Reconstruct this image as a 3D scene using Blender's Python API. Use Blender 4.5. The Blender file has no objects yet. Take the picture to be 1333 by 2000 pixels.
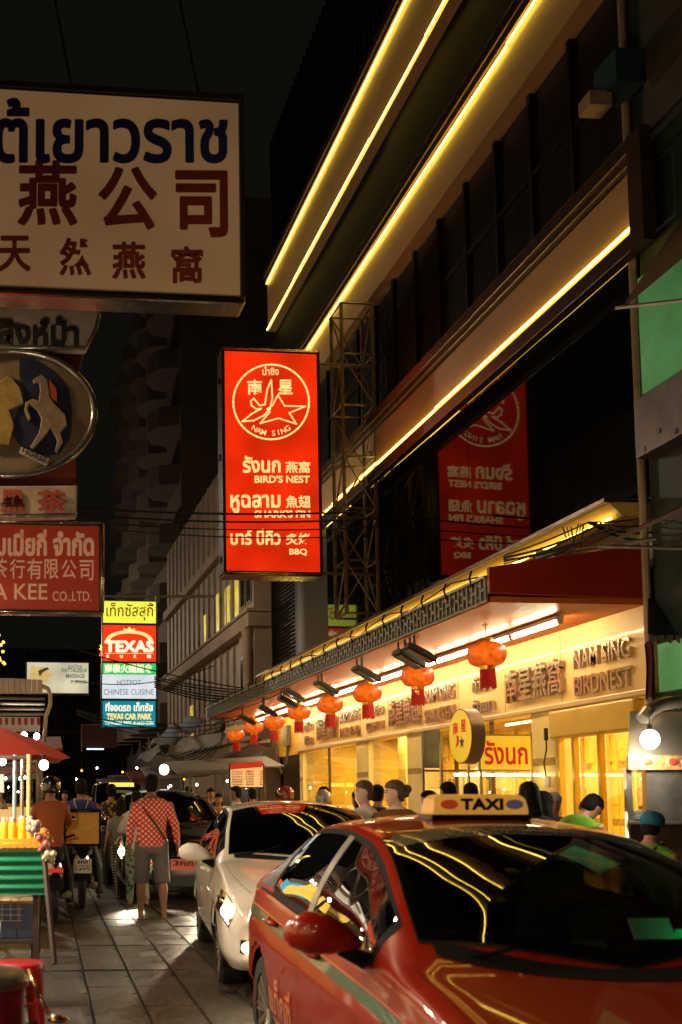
import bpy, bmesh, math, random
from mathutils import Vector, Matrix, Euler
random.seed(7)
sc = bpy.context.scene
col = sc.collection
R = math.radians
PI = math.pi

# ---------------------------------------------------------------- camera
FPX, CX, CY = 2100.0, 220.0, 1380.0          # focal length and optical centre on the 1333 x 2000 frame
PITCH = math.atan(182.0 / FPX)
YAW = math.atan(194.0 / FPX * math.cos(PITCH))
cam = bpy.data.cameras.new('camera')
cam.sensor_fit = 'VERTICAL'
cam.sensor_width = 24; cam.sensor_height = 36
cam.lens = FPX / 2000 * 36
cam.shift_x = (666.5 - CX) / 2000
cam.shift_y = (CY - 1000) / 2000
cam.clip_start = 0.05; cam.clip_end = 600
cam.dof.use_dof = True
cam.dof.focus_distance = 19.0
cam.dof.aperture_fstop = 2.8
camo = bpy.data.objects.new('camera', cam)
camo.location = (0, 0, 1.5)
camo.rotation_euler = (PI / 2 + PITCH, 0, -YAW)
col.objects.link(camo)
sc.camera = camo

# ---------------------------------------------------------------- night sky
world = bpy.data.worlds.new('World'); sc.world = world; world.use_nodes = True
bg = world.node_tree.nodes['Background']
bg.inputs[0].default_value = (1.0, 0.93, 0.74, 1)
bg.inputs[1].default_value = 0.0042
sc.view_settings.view_transform = 'Standard'
sc.view_settings.look = 'None'
sc.view_settings.exposure = 0.0
sc.view_settings.gamma = 1.0
sc.view_settings.use_curve_mapping = False
sc.cycles.max_bounces = 7
sc.cycles.diffuse_bounces = 3
sc.cycles.glossy_bounces = 4
sc.cycles.transparent_max_bounces = 16
sc.cycles.sample_clamp_indirect = 4.0
sc.cycles.caustics_reflective = False
sc.cycles.caustics_refractive = False

_RC = Euler((PI / 2 + PITCH, 0, -YAW)).to_matrix()
def at(px, py, Y=None, X=None, Z=None):
    """the place on the plane Y=.. (or X=.., Z=..) that shows at a pixel of the photograph"""
    d = _RC @ Vector((px - CX, -(py - CY), -FPX))
    o = Vector((0, 0, 1.5))
    if Y is not None: t = Y / d.y
    elif X is not None: t = X / d.x
    else: t = (Z - 1.5) / d.z
    return o + d * t

# ---------------------------------------------------------------- object helpers
def tag(o, label=None, cat=None, group=None, kind=None):
    if label: o['label'] = label
    if cat: o['category'] = cat
    if group: o['group'] = group
    if kind: o['kind'] = kind
    return o
def thing(name, label, cat, loc=(0, 0, 0), rz=0.0, group=None):
    o = bpy.data.objects.new(name, None); col.objects.link(o)
    o.location = loc; o.rotation_euler = (0, 0, rz); o.empty_display_size = 0.2
    return tag(o, label, cat, group)
def copy_tree(o, parent=None):
    c = o.copy(); col.objects.link(c)
    if parent: c.parent = parent
    for ch in list(o.children): copy_tree(ch, c)
    return c
def dup(o, loc, rz=None, label=None, scale=None):
    c = copy_tree(o); c.location = loc
    if rz is not None: c.rotation_euler = (0, 0, rz)
    if scale: c.scale = scale if hasattr(scale, '__len__') else (scale,) * 3
    if label: c['label'] = label
    return c

class G:
    """collects faces; .obj() links them as ONE mesh object"""
    def __init__(s): s.v = []; s.f = []; s.m = []
    def add(s, vs, fs, mi=0):
        b = len(s.v); s.v += [tuple(p) for p in vs]
        s.f += [tuple(b + i for i in q) for q in fs]; s.m += [mi] * len(fs); return s
    def box(s, c, d, rot=None, mi=0):
        M = Euler(rot).to_matrix() if rot else None
        vs = []
        for k in range(8):
            p = Vector(((k & 1) - .5, ((k >> 1) & 1) - .5, ((k >> 2) & 1) - .5))
            p = Vector((p.x * d[0], p.y * d[1], p.z * d[2]))
            if M: p = M @ p
            vs.append(Vector(c) + p)
        return s.add(vs, [(0, 2, 3, 1), (4, 5, 7, 6), (0, 1, 5, 4), (2, 6, 7, 3), (0, 4, 6, 2), (1, 3, 7, 5)], mi)
    def bx(s, x0, x1, y0, y1, z0, z1, mi=0):
        return s.box(((x0 + x1) / 2, (y0 + y1) / 2, (z0 + z1) / 2), (x1 - x0, y1 - y0, z1 - z0), mi=mi)
    def loft(s, rings, caps=True, closed=True, mi=0):
        n = len(rings[0]); vs = [p for r in rings for p in r]; fs = []
        for i in range(len(rings) - 1):
            for j in range(n if closed else n - 1):
                k = (j + 1) % n
                fs.append((i * n + j, i * n + k, (i + 1) * n + k, (i + 1) * n + j))
        if caps and closed:
            fs.append(tuple(range(n - 1, -1, -1))); fs.append(tuple((len(rings) - 1) * n + j for j in range(n)))
        return s.add(vs, fs, mi)
    def tube(s, path, r, n=8, mi=0, caps=True, flat=1.0):
        path = [Vector(p) for p in path]; rs = r if hasattr(r, '__len__') else [r] * len(path)
        rings = []; up = None
        for i, p in enumerate(path):
            d = (path[min(i + 1, len(path) - 1)] - path[max(i - 1, 0)])
            if d.length < 1e-9: d = Vector((0, 0, 1))
            d.normalize()
            if up is None: up = Vector((0, 0, 1)) if abs(d.z) < .9 else Vector((1, 0, 0))
            a = d.cross(up)
            if a.length < 1e-5: a = d.cross(Vector((0, 1, 0)))
            a.normalize(); b = a.cross(d).normalized(); up = b
            rings.append([p + (a * math.cos(2 * PI * k / n) + b * math.sin(2 * PI * k / n) * flat) * rs[i] for k in range(n)])
        return s.loft(rings, caps, True, mi)
    def lathe(s, prof, n=16, c=(0, 0, 0), axis='z', mi=0, sx=1, sy=1, caps=True):
        rings = []
        for (r, h) in prof:
            ring = []
            for k in range(n):
                a = 2 * PI * k / n; x = r * math.cos(a) * sx; y = r * math.sin(a) * sy
                p = (x, y, h) if axis == 'z' else ((h, x, y) if axis == 'x' else (x, h, y))
                ring.append((c[0] + p[0], c[1] + p[1], c[2] + p[2]))
            rings.append(ring)
        return s.loft(rings, caps, True, mi)
    def ell(s, c, r, n=14, m=9, rot=None, mi=0):
        M = Euler(rot).to_matrix() if rot else Matrix.Identity(3); rings = []
        for i in range(m + 1):
            t = PI * i / m; q = max(math.sin(t), .02)
            rings.append([Vector(c) + M @ Vector((r[0] * q * math.cos(2 * PI * k / n), r[1] * q * math.sin(2 * PI * k / n), -r[2] * math.cos(t))) for k in range(n)])
        return s.loft(rings, True, True, mi)
    def prism(s, poly, f0, f1, mi=0):
        """poly 2-D points; f0/f1 map them to the two faces"""
        n = len(poly); vs = [f0(p) for p in poly] + [f1(p) for p in poly]
        fs = [tuple(range(n - 1, -1, -1)), tuple(range(n, 2 * n))] + [(i, (i + 1) % n, n + (i + 1) % n, n + i) for i in range(n)]
        return s.add(vs, fs, mi)
    def grid(s, fn, nu, nv, mi=0):
        vs = [fn(i / nu, j / nv) for i in range(nu + 1) for j in range(nv + 1)]
        fs = [(i * (nv + 1) + j, i * (nv + 1) + j + 1, (i + 1) * (nv + 1) + j + 1, (i + 1) * (nv + 1) + j) for i in range(nu) for j in range(nv)]
        return s.add(vs, fs, mi)
    def mesh(s, name, mats, smooth=False, fix=True):
        me = bpy.data.meshes.new(name); me.from_pydata(s.v, [], s.f)
        for m in (mats if isinstance(mats, (list, tuple)) else [mats]): me.materials.append(m)
        if any(s.m): me.polygons.foreach_set('material_index', s.m)
        me.update()
        if fix:
            b = bmesh.new(); b.from_mesh(me); bmesh.ops.recalc_face_normals(b, faces=b.faces); b.to_mesh(me); b.free()
        if smooth:
            me.polygons.foreach_set('use_smooth', [True] * len(me.polygons))
            if isinstance(smooth, (int, float)) and smooth is not True:
                me.set_sharp_from_angle(angle=R(smooth))
        return me
    def obj(s, name, mats, parent=None, smooth=False, label=None, bevel=0, fix=True):
        o = bpy.data.objects.new(name, s.mesh(name, mats, smooth, fix)); col.objects.link(o)
        if parent is not None: o.parent = parent
        if label: o['label'] = label
        if bevel:
            b = o.modifiers.new('bevel', 'BEVEL'); b.width = bevel; b.segments = 2; b.limit_method = 'ANGLE'
        return o
def link(name, me, parent=None, loc=(0, 0, 0), rot=(0, 0, 0), scale=None):
    o = bpy.data.objects.new(name, me); col.objects.link(o); o.parent = parent; o.location = loc; o.rotation_euler = rot
    if scale: o.scale = scale
    return o

# ---------------------------------------------------------------- materials
_M = {}
def mat(name, c, rough=.6, metal=0.0, emit=None, es=0.0, var=0.0, scale=3.0, bump=0.0, bscale=30.0, coat=0.0, spec=.5, stretch=None, rvar=0.0, dirt=0.0, alpha=1.0):
    if name in _M: return _M[name]
    m = bpy.data.materials.new(name); m.use_nodes = True; nt = m.node_tree; N = nt.nodes; L = nt.links
    b = N['Principled BSDF']
    b.inputs['Base Color'].default_value = (*c, 1); b.inputs['Roughness'].default_value = rough
    b.inputs['Metallic'].default_value = metal; b.inputs['Specular IOR Level'].default_value = spec
    b.inputs['Coat Weight'].default_value = coat; b.inputs['Coat Roughness'].default_value = .04
    b.inputs['Alpha'].default_value = alpha
    tc = N.new('ShaderNodeTexCoord'); mp = N.new('ShaderNodeMapping'); L.new(tc.outputs['Object'], mp.inputs[0])
    if stretch: mp.inputs['Scale'].default_value = stretch
    nz = None
    if var or rvar or dirt:
        nz = N.new('ShaderNodeTexNoise'); nz.inputs['Scale'].default_value = scale; nz.inputs['Detail'].default_value = 6; nz.inputs['Roughness'].default_value = .65
        L.new(mp.outputs[0], nz.inputs['Vector'])
    if var:
        r = N.new('ShaderNodeMapRange'); r.inputs[1].default_value = .3; r.inputs[2].default_value = .7
        r.inputs[3].default_value = 1 - var; r.inputs[4].default_value = 1 + var * .6; L.new(nz.outputs[0], r.inputs[0])
        mx = N.new('ShaderNodeVectorMath'); mx.operation = 'SCALE'; mx.inputs[0].default_value = c; L.new(r.outputs[0], mx.inputs['Scale'])
        L.new(mx.outputs[0], b.inputs['Base Color'])
    if rvar:
        r = N.new('ShaderNodeMapRange'); r.inputs[1].default_value = .3; r.inputs[2].default_value = .7
        r.inputs[3].default_value = max(rough - rvar, .02); r.inputs[4].default_value = min(rough + rvar, 1); L.new(nz.outputs[0], r.inputs[0]); L.new(r.outputs[0], b.inputs['Roughness'])
    if bump:
        n2 = N.new('ShaderNodeTexNoise'); n2.inputs['Scale'].default_value = bscale; n2.inputs['Detail'].default_value = 4
        L.new(mp.outputs[0], n2.inputs['Vector'])
        bp = N.new('ShaderNodeBump'); bp.inputs['Strength'].default_value = bump; bp.inputs['Distance'].default_value = .01
        L.new(n2.outputs[0], bp.inputs['Height']); L.new(bp.outputs[0], b.inputs['Normal'])
    if emit:
        b.inputs['Emission Color'].default_value = (*emit, 1); b.inputs['Emission Strength'].default_value = es
    _M[name] = m
    return m
def glow(name, c, es, base=None, uneven=0.0, scale=2.0):
    """a thing that gives off light"""
    if name in _M: return _M[name]
    m = mat(name, base or tuple(min(.8, x) for x in c), .4, emit=c, es=es)
    if uneven:
        nt = m.node_tree; N = nt.nodes; L = nt.links
        nz = N.new('ShaderNodeTexNoise'); nz.inputs['Scale'].default_value = scale; nz.inputs['Detail'].default_value = 1
        tc = N.new('ShaderNodeTexCoord'); L.new(tc.outputs['Object'], nz.inputs['Vector'])
        r = N.new('ShaderNodeMapRange'); r.inputs[1].default_value = .3; r.inputs[2].default_value = .7
        r.inputs[3].default_value = es * (1 - uneven); r.inputs[4].default_value = es * (1 + uneven * .5)
        L.new(nz.outputs[0], r.inputs[0]); L.new(r.outputs[0], m.node_tree.nodes['Principled BSDF'].inputs['Emission Strength'])
    return m
def glass(name, tint=(.5, .5, .5), refl=1.0, ior=1.5, gl=(1, 1, 1), rough=0.0):
    """thin pane: tinted see-through mixed with a mirror-like reflection"""
    if name in _M: return _M[name]
    m = bpy.data.materials.new(name); m.use_nodes = True; nt = m.node_tree; N = nt.nodes; L = nt.links
    for n in list(N): N.remove(n)
    o = N.new('ShaderNodeOutputMaterial'); mx = N.new('ShaderNodeMixShader'); t = N.new('ShaderNodeBsdfTransparent'); g = N.new('ShaderNodeBsdfGlossy')
    t.inputs[0].default_value = (*tint, 1); g.inputs[0].default_value = (*gl, 1); g.inputs[1].default_value = rough
    fr = N.new('ShaderNodeFresnel'); ge = N.new('ShaderNodeNewGeometry'); mr = N.new('ShaderNodeMapRange')
    mr.inputs[3].default_value = ior; mr.inputs[4].default_value = 1 / ior; L.new(ge.outputs['Backfacing'], mr.inputs[0]); L.new(mr.outputs[0], fr.inputs[0])
    mu = N.new('ShaderNodeMath'); mu.operation = 'MULTIPLY'; mu.use_clamp = True; mu.inputs[1].default_value = refl
    L.new(fr.outputs[0], mu.inputs[0]); L.new(mu.outputs[0], mx.inputs[0]); L.new(t.outputs[0], mx.inputs[1]); L.new(g.outputs[0], mx.inputs[2]); L.new(mx.outputs[0], o.inputs[0])
    _M[name] = m
    return m

# ---------------------------------------------------------------- lettering
_T = {}
def text_geo(s, bold=0.0, ext=0.0):
    k = (s, bold, ext)
    if k in _T: return _T[k]
    c = bpy.data.curves.new('lettering', 'FONT'); c.body = s; c.size = 1; c.offset = min(bold, .012); c.extrude = ext; c.resolution_u = 3
    o = bpy.data.objects.new('lettering', c); col.objects.link(o)
    bpy.context.view_layer.update()
    me = bpy.data.meshes.new_from_object(o)
    vs = [v.co.copy() for v in me.vertices]; fs = [tuple(p.vertices) for p in me.polygons]
    bpy.data.objects.remove(o); bpy.data.meshes.remove(me); bpy.data.curves.remove(c)
    _T[k] = (vs, fs)
    return _T[k]
def letters(s, m, parent, o, xd, zd, w, h, name='lettering', bold=0.0, depth=0.0, lift=.004):
    """text fitted to a rectangle w x h whose lower-left corner is o (parent space)"""
    vs, fs = text_geo(s, bold, .05 if depth else 0.0)
    if not vs: return None
    x0 = min(v.x for v in vs); x1 = max(v.x for v in vs); y0 = min(v.y for v in vs); y1 = max(v.y for v in vs)
    xd = Vector(xd).normalized(); zd = Vector(zd).normalized(); nd = xd.cross(zd)
    pts = [xd * ((v.x - x0) / (x1 - x0) * w) + zd * ((v.y - y0) / (y1 - y0) * h) + nd * (lift + ((v.z + .05) * 10 * depth if depth else 0)) for v in vs]
    g = G(); g.add(pts, fs)
    if bold > .012:          # heavier strokes: the glyph again, shifted by a hair and laid a little higher each time
        r = (bold - .008) * .85 * w / (x1 - x0); rz = (bold - .008) * .85 * h / (y1 - y0)
        for q in range(6):
            an = q * PI / 3 + .3
            g.add([p + xd * r * math.cos(an) + zd * rz * math.sin(an) + nd * (.0004 * (q + 1)) for p in pts], fs)
    ob = g.obj(name, m, parent, fix=False); ob.location = o
    return ob
def px_text(s, m, parent, Y, r, base=(0, 0, 0), **k):
    """text on a face that looks down the street, fitted to a pixel rectangle x0,y0,x1,y1"""
    a = at(r[0], r[3], Y=Y); b = at(r[2], r[1], Y=Y)
    c = at(r[2], r[3], Y=Y)
    return letters(s, m, parent, a - Vector(base), c - a, (0, 0, 1), (c - a).length, b.z - c.z, **k)
def ribbon(g, pts, w, f, closed=False):
    """flat stroke along 2-D points, f maps 2-D to 3-D"""
    P = [Vector(p) for p in pts]; n = len(P)
    for i in range(n if closed else n - 1):
        a, b = P[i], P[(i + 1) % n]; d = (b - a)
        if d.length < 1e-6: continue
        d.normalize(); q = Vector((-d.y, d.x)) * w / 2; e = d * w * .35
        g.add([f(p) for p in (a - e - q, b + e - q, b + e + q, a - e + q)], [(0, 1, 2, 3)])

# ================================================================ GROUND
m_road = mat('asphalt', (.045, .04, .034), .42, var=.5, scale=1.6, bump=.5, bscale=60, rvar=.15)
m_walk = mat('sidewalk_concrete', (.16, .14, .11), .6, var=.4, scale=3, bump=.3)
road = tag(G().add([(-60, -30, 0), (90, -30, 0), (90, 260, 0), (-60, 260, 0)], [(0, 1, 2, 3)]).obj('road', m_road), 'worn dark asphalt road running down the market street', kind='structure')
m_slab = mat('paving_slab', (.046, .034, .020), .36, var=.5, scale=2.2, rvar=.16)
def slab_grooves():
    nt = m_slab.node_tree; N = nt.nodes; L = nt.links; b = N['Principled BSDF']
    tc = N.new('ShaderNodeTexCoord'); sp = N.new('ShaderNodeSeparateXYZ'); L.new(tc.outputs['Object'], sp.inputs[0])
    def mth(op, a, bb=None, c=None):
        n = N.new('ShaderNodeMath'); n.operation = op
        for i, q in enumerate((a, bb, c)):
            if q is None: continue
            if isinstance(q, (int, float)): n.inputs[i].default_value = q
            else: L.new(q, n.inputs[i])
        return n.outputs[0]
    yy = mth('MODULO', mth('ADD', sp.outputs['Y'], 7.9 + .395), .79)
    d = mth('SQRT', mth('ADD', mth('POWER', sp.outputs['X'], 2.0), mth('POWER', mth('MULTIPLY', yy, .25), 2.0)))
    t = mth('FRACT', mth('DIVIDE', d, .066))
    w = mth('ABSOLUTE', mth('SUBTRACT', t, .5))
    h = mth('SMOOTHSTEP', w, 0, 0) if False else mth('GREATER_THAN', w, .22)
    inr = mth('LESS_THAN', d, .30)
    groove = mth('MULTIPLY', mth('SUBTRACT', 1.0, h), inr)
    bp = N.new('ShaderNodeBump'); bp.inputs['Strength'].default_value = 1.0; bp.inputs['Distance'].default_value = .02
    nz = N.new('ShaderNodeTexNoise'); nz.inputs['Scale'].default_value = 45; nz.inputs['Detail'].default_value = 5; L.new(tc.outputs['Object'], nz.inputs['Vector'])
    L.new(mth('ADD', mth('MULTIPLY', nz.outputs[0], .45), mth('MULTIPLY', groove, -1.0)), bp.inputs['Height']); L.new(bp.outputs[0], b.inputs['Normal'])
    # dirt packed in the grooves
    src = b.inputs['Base Color'].links[0].from_socket
    mx = N.new('ShaderNodeMix'); mx.data_type = 'RGBA'; L.new(mth('MULTIPLY', groove, .9), mx.inputs[0]); L.new(src, mx.inputs[6]); mx.inputs[7].default_value = (.015, .013, .01, 1); L.new(mx.outputs[2], b.inputs['Base Color'])
slab_grooves()
pav = tag(G().bx(-.8, 2.6, 5.2, 24.5, .0042, .012).obj('pavement', m_road), 'patterned slab strip laid beside the traffic lane', kind='structure')
pav.rotation_euler = (0, 0, -R(1.7))
sg = G(); hw, hl = .186, .391
sg.add([(-hw, -hl, 0), (hw, -hl, 0), (hw, hl, 0), (-hw, hl, 0), (-hw + .008, -hl + .008, .03), (hw - .008, -hl + .008, .03), (hw - .008, hl - .008, .03), (-hw + .008, hl - .008, .03)],
       [(4, 5, 6, 7), (0, 1, 5, 4), (1, 2, 6, 5), (2, 3, 7, 6), (3, 0, 4, 7)])
slab_me = sg.mesh('slab', m_slab)
for i in range(8):
    for j in range(20):
        link('slab', slab_me, pav, (-.24 + i * .38 + random.uniform(-.002, .002), 6.6 + j * .79 + random.uniform(-.003, .003), .012 + random.uniform(-.004, .004)),
             (R(random.uniform(-.5, .5)), R(random.uniform(-.5, .5)), R(random.uniform(-.3, .3)) + PI * random.randint(0, 0)))
side = tag(G().bx(5.0, 7.0, 3, 30, .004, .13).obj('sidewalk', m_walk, bevel=.02), 'raised concrete sidewalk in front of the restaurant', kind='structure')
tag(G().bx(-9, -2.2, -8, 60, .004, .13).obj('left_sidewalk', m_walk), 'raised concrete sidewalk on the left side of the street', kind='structure')

# ================================================================ RESTAURANT BUILDING (right)
W = 7.0; Y0 = 11.2; Y1 = 28.6; YS = 25.9
m_dark = mat('dark_cladding', (.028, .024, .02), .5, var=.3, scale=1.5, bump=.15, bscale=8)
m_bronze = mat('bronze_frame', (.10, .055, .025), .35, metal=.6, var=.3, scale=4)
m_beige = mat('beige_panel', (.42, .25, .11), .5, var=.14, scale=.8, stretch=(1, .5, 2.5))
m_led = glow('led_tube', (1.0, .68, .09), 12.5)
m_ledy = glow('led_tube_gold', (1.0, .70, .12), 9.0)
m_cream = mat('cream_fascia', (.88, .60, .22), .45, var=.05, scale=2, coat=.15)
m_pane = mat('black_glass_pane', (.004, .004, .004), .03, spec=.17)
m_pane2 = mat('upper_window_glass', (.012, .011, .008), .35, spec=.25, var=.5, scale=.7)
m_mull = mat('dark_mullion', (.010, .008, .006), .5, spec=.2)
bld = thing('restaurant_building', 'dark glass-fronted restaurant building with glowing yellow edge-lit bands above its lantern-hung canopy', 'building', (W, Y0, 0))
def P(g, n, m, parent=bld, base=(W, Y0, 0), **k):
    g.v = [(v[0] - base[0], v[1] - base[1], v[2] - base[2]) for v in g.v]
    return g.obj(n, m, parent, **k)
P(G().bx(W + .12, W + 9, Y0, Y1, 3.8, 20), 'wall', m_dark)
P(G().bx(W + 3.6, W + 9, Y0, Y1, 0, 3.8), 'rear_wall', m_dark)
# big reflecting panes z 5.2 - 7.65
def pane_mesh(w, h, m, nm='pane'):
    return G().add([(0, 0, 0), (0, w, 0), (0, w, h), (0, 0, h), (.02, 0, 0), (.02, w, 0), (.02, w, h), (.02, 0, h)], [(0, 3, 2, 1), (4, 5, 6, 7), (0, 1, 5, 4), (1, 2, 6, 5), (2, 3, 7, 6), (3, 0, 4, 7)]).mesh(nm, m)
pm = pane_mesh(1.505, 2.74, m_pane)
rnd = random.Random(3)
for i in range(8):
    y = 23.3 - (i + 1) * 1.512
    link('pane', pm, bld, (0.0, y - Y0, 4.95), (0, R(rnd.uniform(-.06, .06)), R(rnd.uniform(-.16, .16))))
for i in range(9): P(G().bx(W + .022, W + .10, 23.3 - i * 1.512 - .012, 23.3 - i * 1.512 + .012, 4.9, 7.72), 'mullion', m_mull)
P(G().bx(W, W + .1, 23.32, YS, 4.9, 7.72), 'dark_panel', m_dark)
# louvres at the far end
lg = G()
for i in range(34): lg.box((W + .05, (YS + Y1) / 2 + .1, 4.2 + i * .105), (.05, Y1 - YS - .25, .035), (0, R(25), 0))
P(lg, 'louvre', m_mull)['kind'] = 'stuff'
P(G().bx(W, W + .1, YS + .02, YS + .2, 4.0, 7.8), 'louvre_frame', m_mull); P(G().bx(W, W + .1, Y1 - .1, Y1, 4.0, 7.8), 'louvre_frame', m_mull)
# upper window grids
P(G().bx(W + .06, W + .1, Y0, Y1, 12.3, 14.6), 'dark_cladding', mat('black_cladding', (.008, .007, .006), .7, spec=.1, var=.4))
for (za, zb, rows) in ((8.85, 11.2, 2),):
    hh = (zb - za) / rows - .07
    pmw = pane_mesh(.98, hh, m_pane2, 'window_pane')
    for r_ in range(rows):
        for i in range(16):
            link('window_pane', pmw, bld, (.06, Y1 - .12 - (i + 1) * 1.07 + .05 - Y0, za + r_ * (zb - za) / rows + .03), (0, R(rnd.uniform(-.8, .8)), R(rnd.uniform(-.8, .8))))
    for i in range(17): P(G().bx(W, W + .09, Y1 - .12 - i * 1.07 - .05, Y1 - .12 - i * 1.07 + .03, za, zb), 'window_mullion', m_mull)
    P(G().bx(W + .01, W + .08, Y0, Y1, za + (zb - za) / 2 - .04, za + (zb - za) / 2 + .04), 'transom', m_mull)
g = G()
for i in range(60): g.bx(W + .06, W + .12, Y0 + .2 + i * .285, Y0 + .24 + i * .285, 16.0, 20)
P(g, 'cladding_rib', m_mull)['kind'] = 'stuff'
# the edge-lit bands
def band(z0, z1, led_low, led_high, y0=10.76, y1=27.9, m=m_led):
    P(G().bx(W - .16, W + .1, y0, y1, z0, z1), 'band_panel', m_beige)
    P(G().bx(W - .30, W - .17, y0, y1, z1 + .10, z1 + .28).bx(W - .24, W - .165, y0, y1, z1 + .02, z1 + .1), 'band_top_rail', m_bronze, bevel=.01)
    if z0 < 10: P(G().bx(W - .30, W - .17, y0, y1, z0 - .30, z0 - .12).bx(W - .24, W - .165, y0, y1, z0 - .12, z0 - .04), 'band_bottom_rail', m_bronze, bevel=.01)
    P(G().bx(W - .30, W - .17, y0 - .26, y0 - .004, z0 - .30, z1 + .28), 'band_end_frame', m_bronze)
    n = 6
    for zl, on in ((z0 + .03, led_low), (z1 - .03, led_high)):
        if not on: continue
        for k in range(n):
            a = y0 + .05 + k * (y1 - y0 - .1) / n; b = y0 + .05 + (k + 1) * (y1 - y0 - .1) / n - .02
            dz = rnd.uniform(-.022, .022)
            P(G().tube([(W - .20, a, zl + dz), (W - .20, b, zl + dz)], .017, 6), 'led_strip', m)
band(7.80, 8.52, True, False)
band(11.22, 12.07, False, True)
band(14.25, 15.60, True, True)

# ---- canopy with cove light above it
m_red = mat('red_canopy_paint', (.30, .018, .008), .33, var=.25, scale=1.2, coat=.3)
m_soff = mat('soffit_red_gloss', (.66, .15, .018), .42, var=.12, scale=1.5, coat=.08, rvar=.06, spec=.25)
XC = 5.17
cg = G()
cg.add([(XC, Y0, 3.75), (W, Y0, 3.75), (W, Y0, 4.25), (XC, Y0, 3.92), (XC, Y1, 3.70), (W, Y1, 3.70), (W, Y1, 4.25), (XC, Y1, 3.92)],
       [(0, 1, 2, 3), (4, 7, 6, 5), (3, 2, 6, 7), (0, 3, 7, 4), (1, 5, 6, 2), (0, 4, 5, 1)])
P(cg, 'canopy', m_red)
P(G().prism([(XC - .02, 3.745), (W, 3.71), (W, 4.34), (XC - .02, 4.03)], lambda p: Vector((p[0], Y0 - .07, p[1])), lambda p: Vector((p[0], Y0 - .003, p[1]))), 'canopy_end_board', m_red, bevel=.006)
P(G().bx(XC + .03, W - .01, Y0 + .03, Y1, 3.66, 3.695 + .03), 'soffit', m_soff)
m_cove = mat('cove_yellow', (.55, .36, .08), .4, var=.2, scale=3)
P(G().add([(W - .25, Y0, 4.66), (W + .1, Y0, 4.66), (W + .1, Y0, 4.86), (W - .40, Y0, 4.80), (W - .25, Y1, 4.66), (W + .1, Y1, 4.66), (W + .1, Y1, 4.86), (W - .40, Y1, 4.80)],
          [(0, 1, 2, 3), (4, 7, 6, 5), (3, 2, 6, 7), (0, 3, 7, 4), (1, 5, 6, 2), (0, 4, 5, 1)]), 'cove_board', m_cove)
P(G().bx(W - .46, W + .1, Y0, Y1, 4.805, 4.865), 'cove_top_rail', m_bronze, bevel=.008)
for k in range(7):
    a = Y0 + .1 + k * 2.43
    P(G().tube([(W - .33, a, 4.655), (W - .33, a + 2.38, 4.655)], .015, 6), 'cove_tube', m_ledy)
m_lip = mat('canopy_lip_metal', (.30, .28, .2), .35, metal=.7, var=.4, scale=6)
P(G().bx(XC - .045, XC + .02, Y0 + .01, Y1, 3.925, 3.955), 'canopy_lip', m_lip)
# valance plates with a square fret
vg = G(); w_ = .232
vg.bx(-.012, .0, -w_ / 2, w_ / 2, -.03, .0).bx(-.012, .0, -w_ / 2, w_ / 2, .235, .25)
for yy in (-.085, .03): vg.bx(-.02, .0, yy - .018, yy + .018, 0, .235)
vg.bx(-.02, .0, -.085, .03, .10, .135).bx(-.02, 0, .05, .10, .03, .06).bx(-.02, 0, .05, .10, .17, .2)
vg.add([(0, -w_ / 2, 0), (0, w_ / 2, 0), (0, w_ / 2, .235), (0, -w_ / 2, .235)], [(0, 1, 2, 3)])
m_val = mat('fretted_valance', (.17, .155, .09), .45, metal=.3, var=.3, scale=5)
val_me = vg.mesh('valance_plate', m_val)
for i in range(73): link('valance_plate', val_me, bld, (XC - .008 - W, i * .235 + .12, 3.69 + rnd.uniform(-.004, .004)), (0, R(rnd.uniform(-2, 2)), 0))
for i in range(23):
    y = Y0 + .35 + i * .72
    P(G().tube([(XC - .03, y, 3.88), (XC - .06, y, 3.99), (XC - .02, y + .03, 4.08)], .012, 4), 'canopy_hook', m_mull)
g = G(); pts = [(XC - .03, Y0 + .2 + k * .7, 4.0 + .03 * math.sin(k * 1.9) + (.02 if k % 3 else -.03)) for k in range(25)]
P(g.tube(pts, .009, 4), 'canopy_wire', m_mull)

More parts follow.
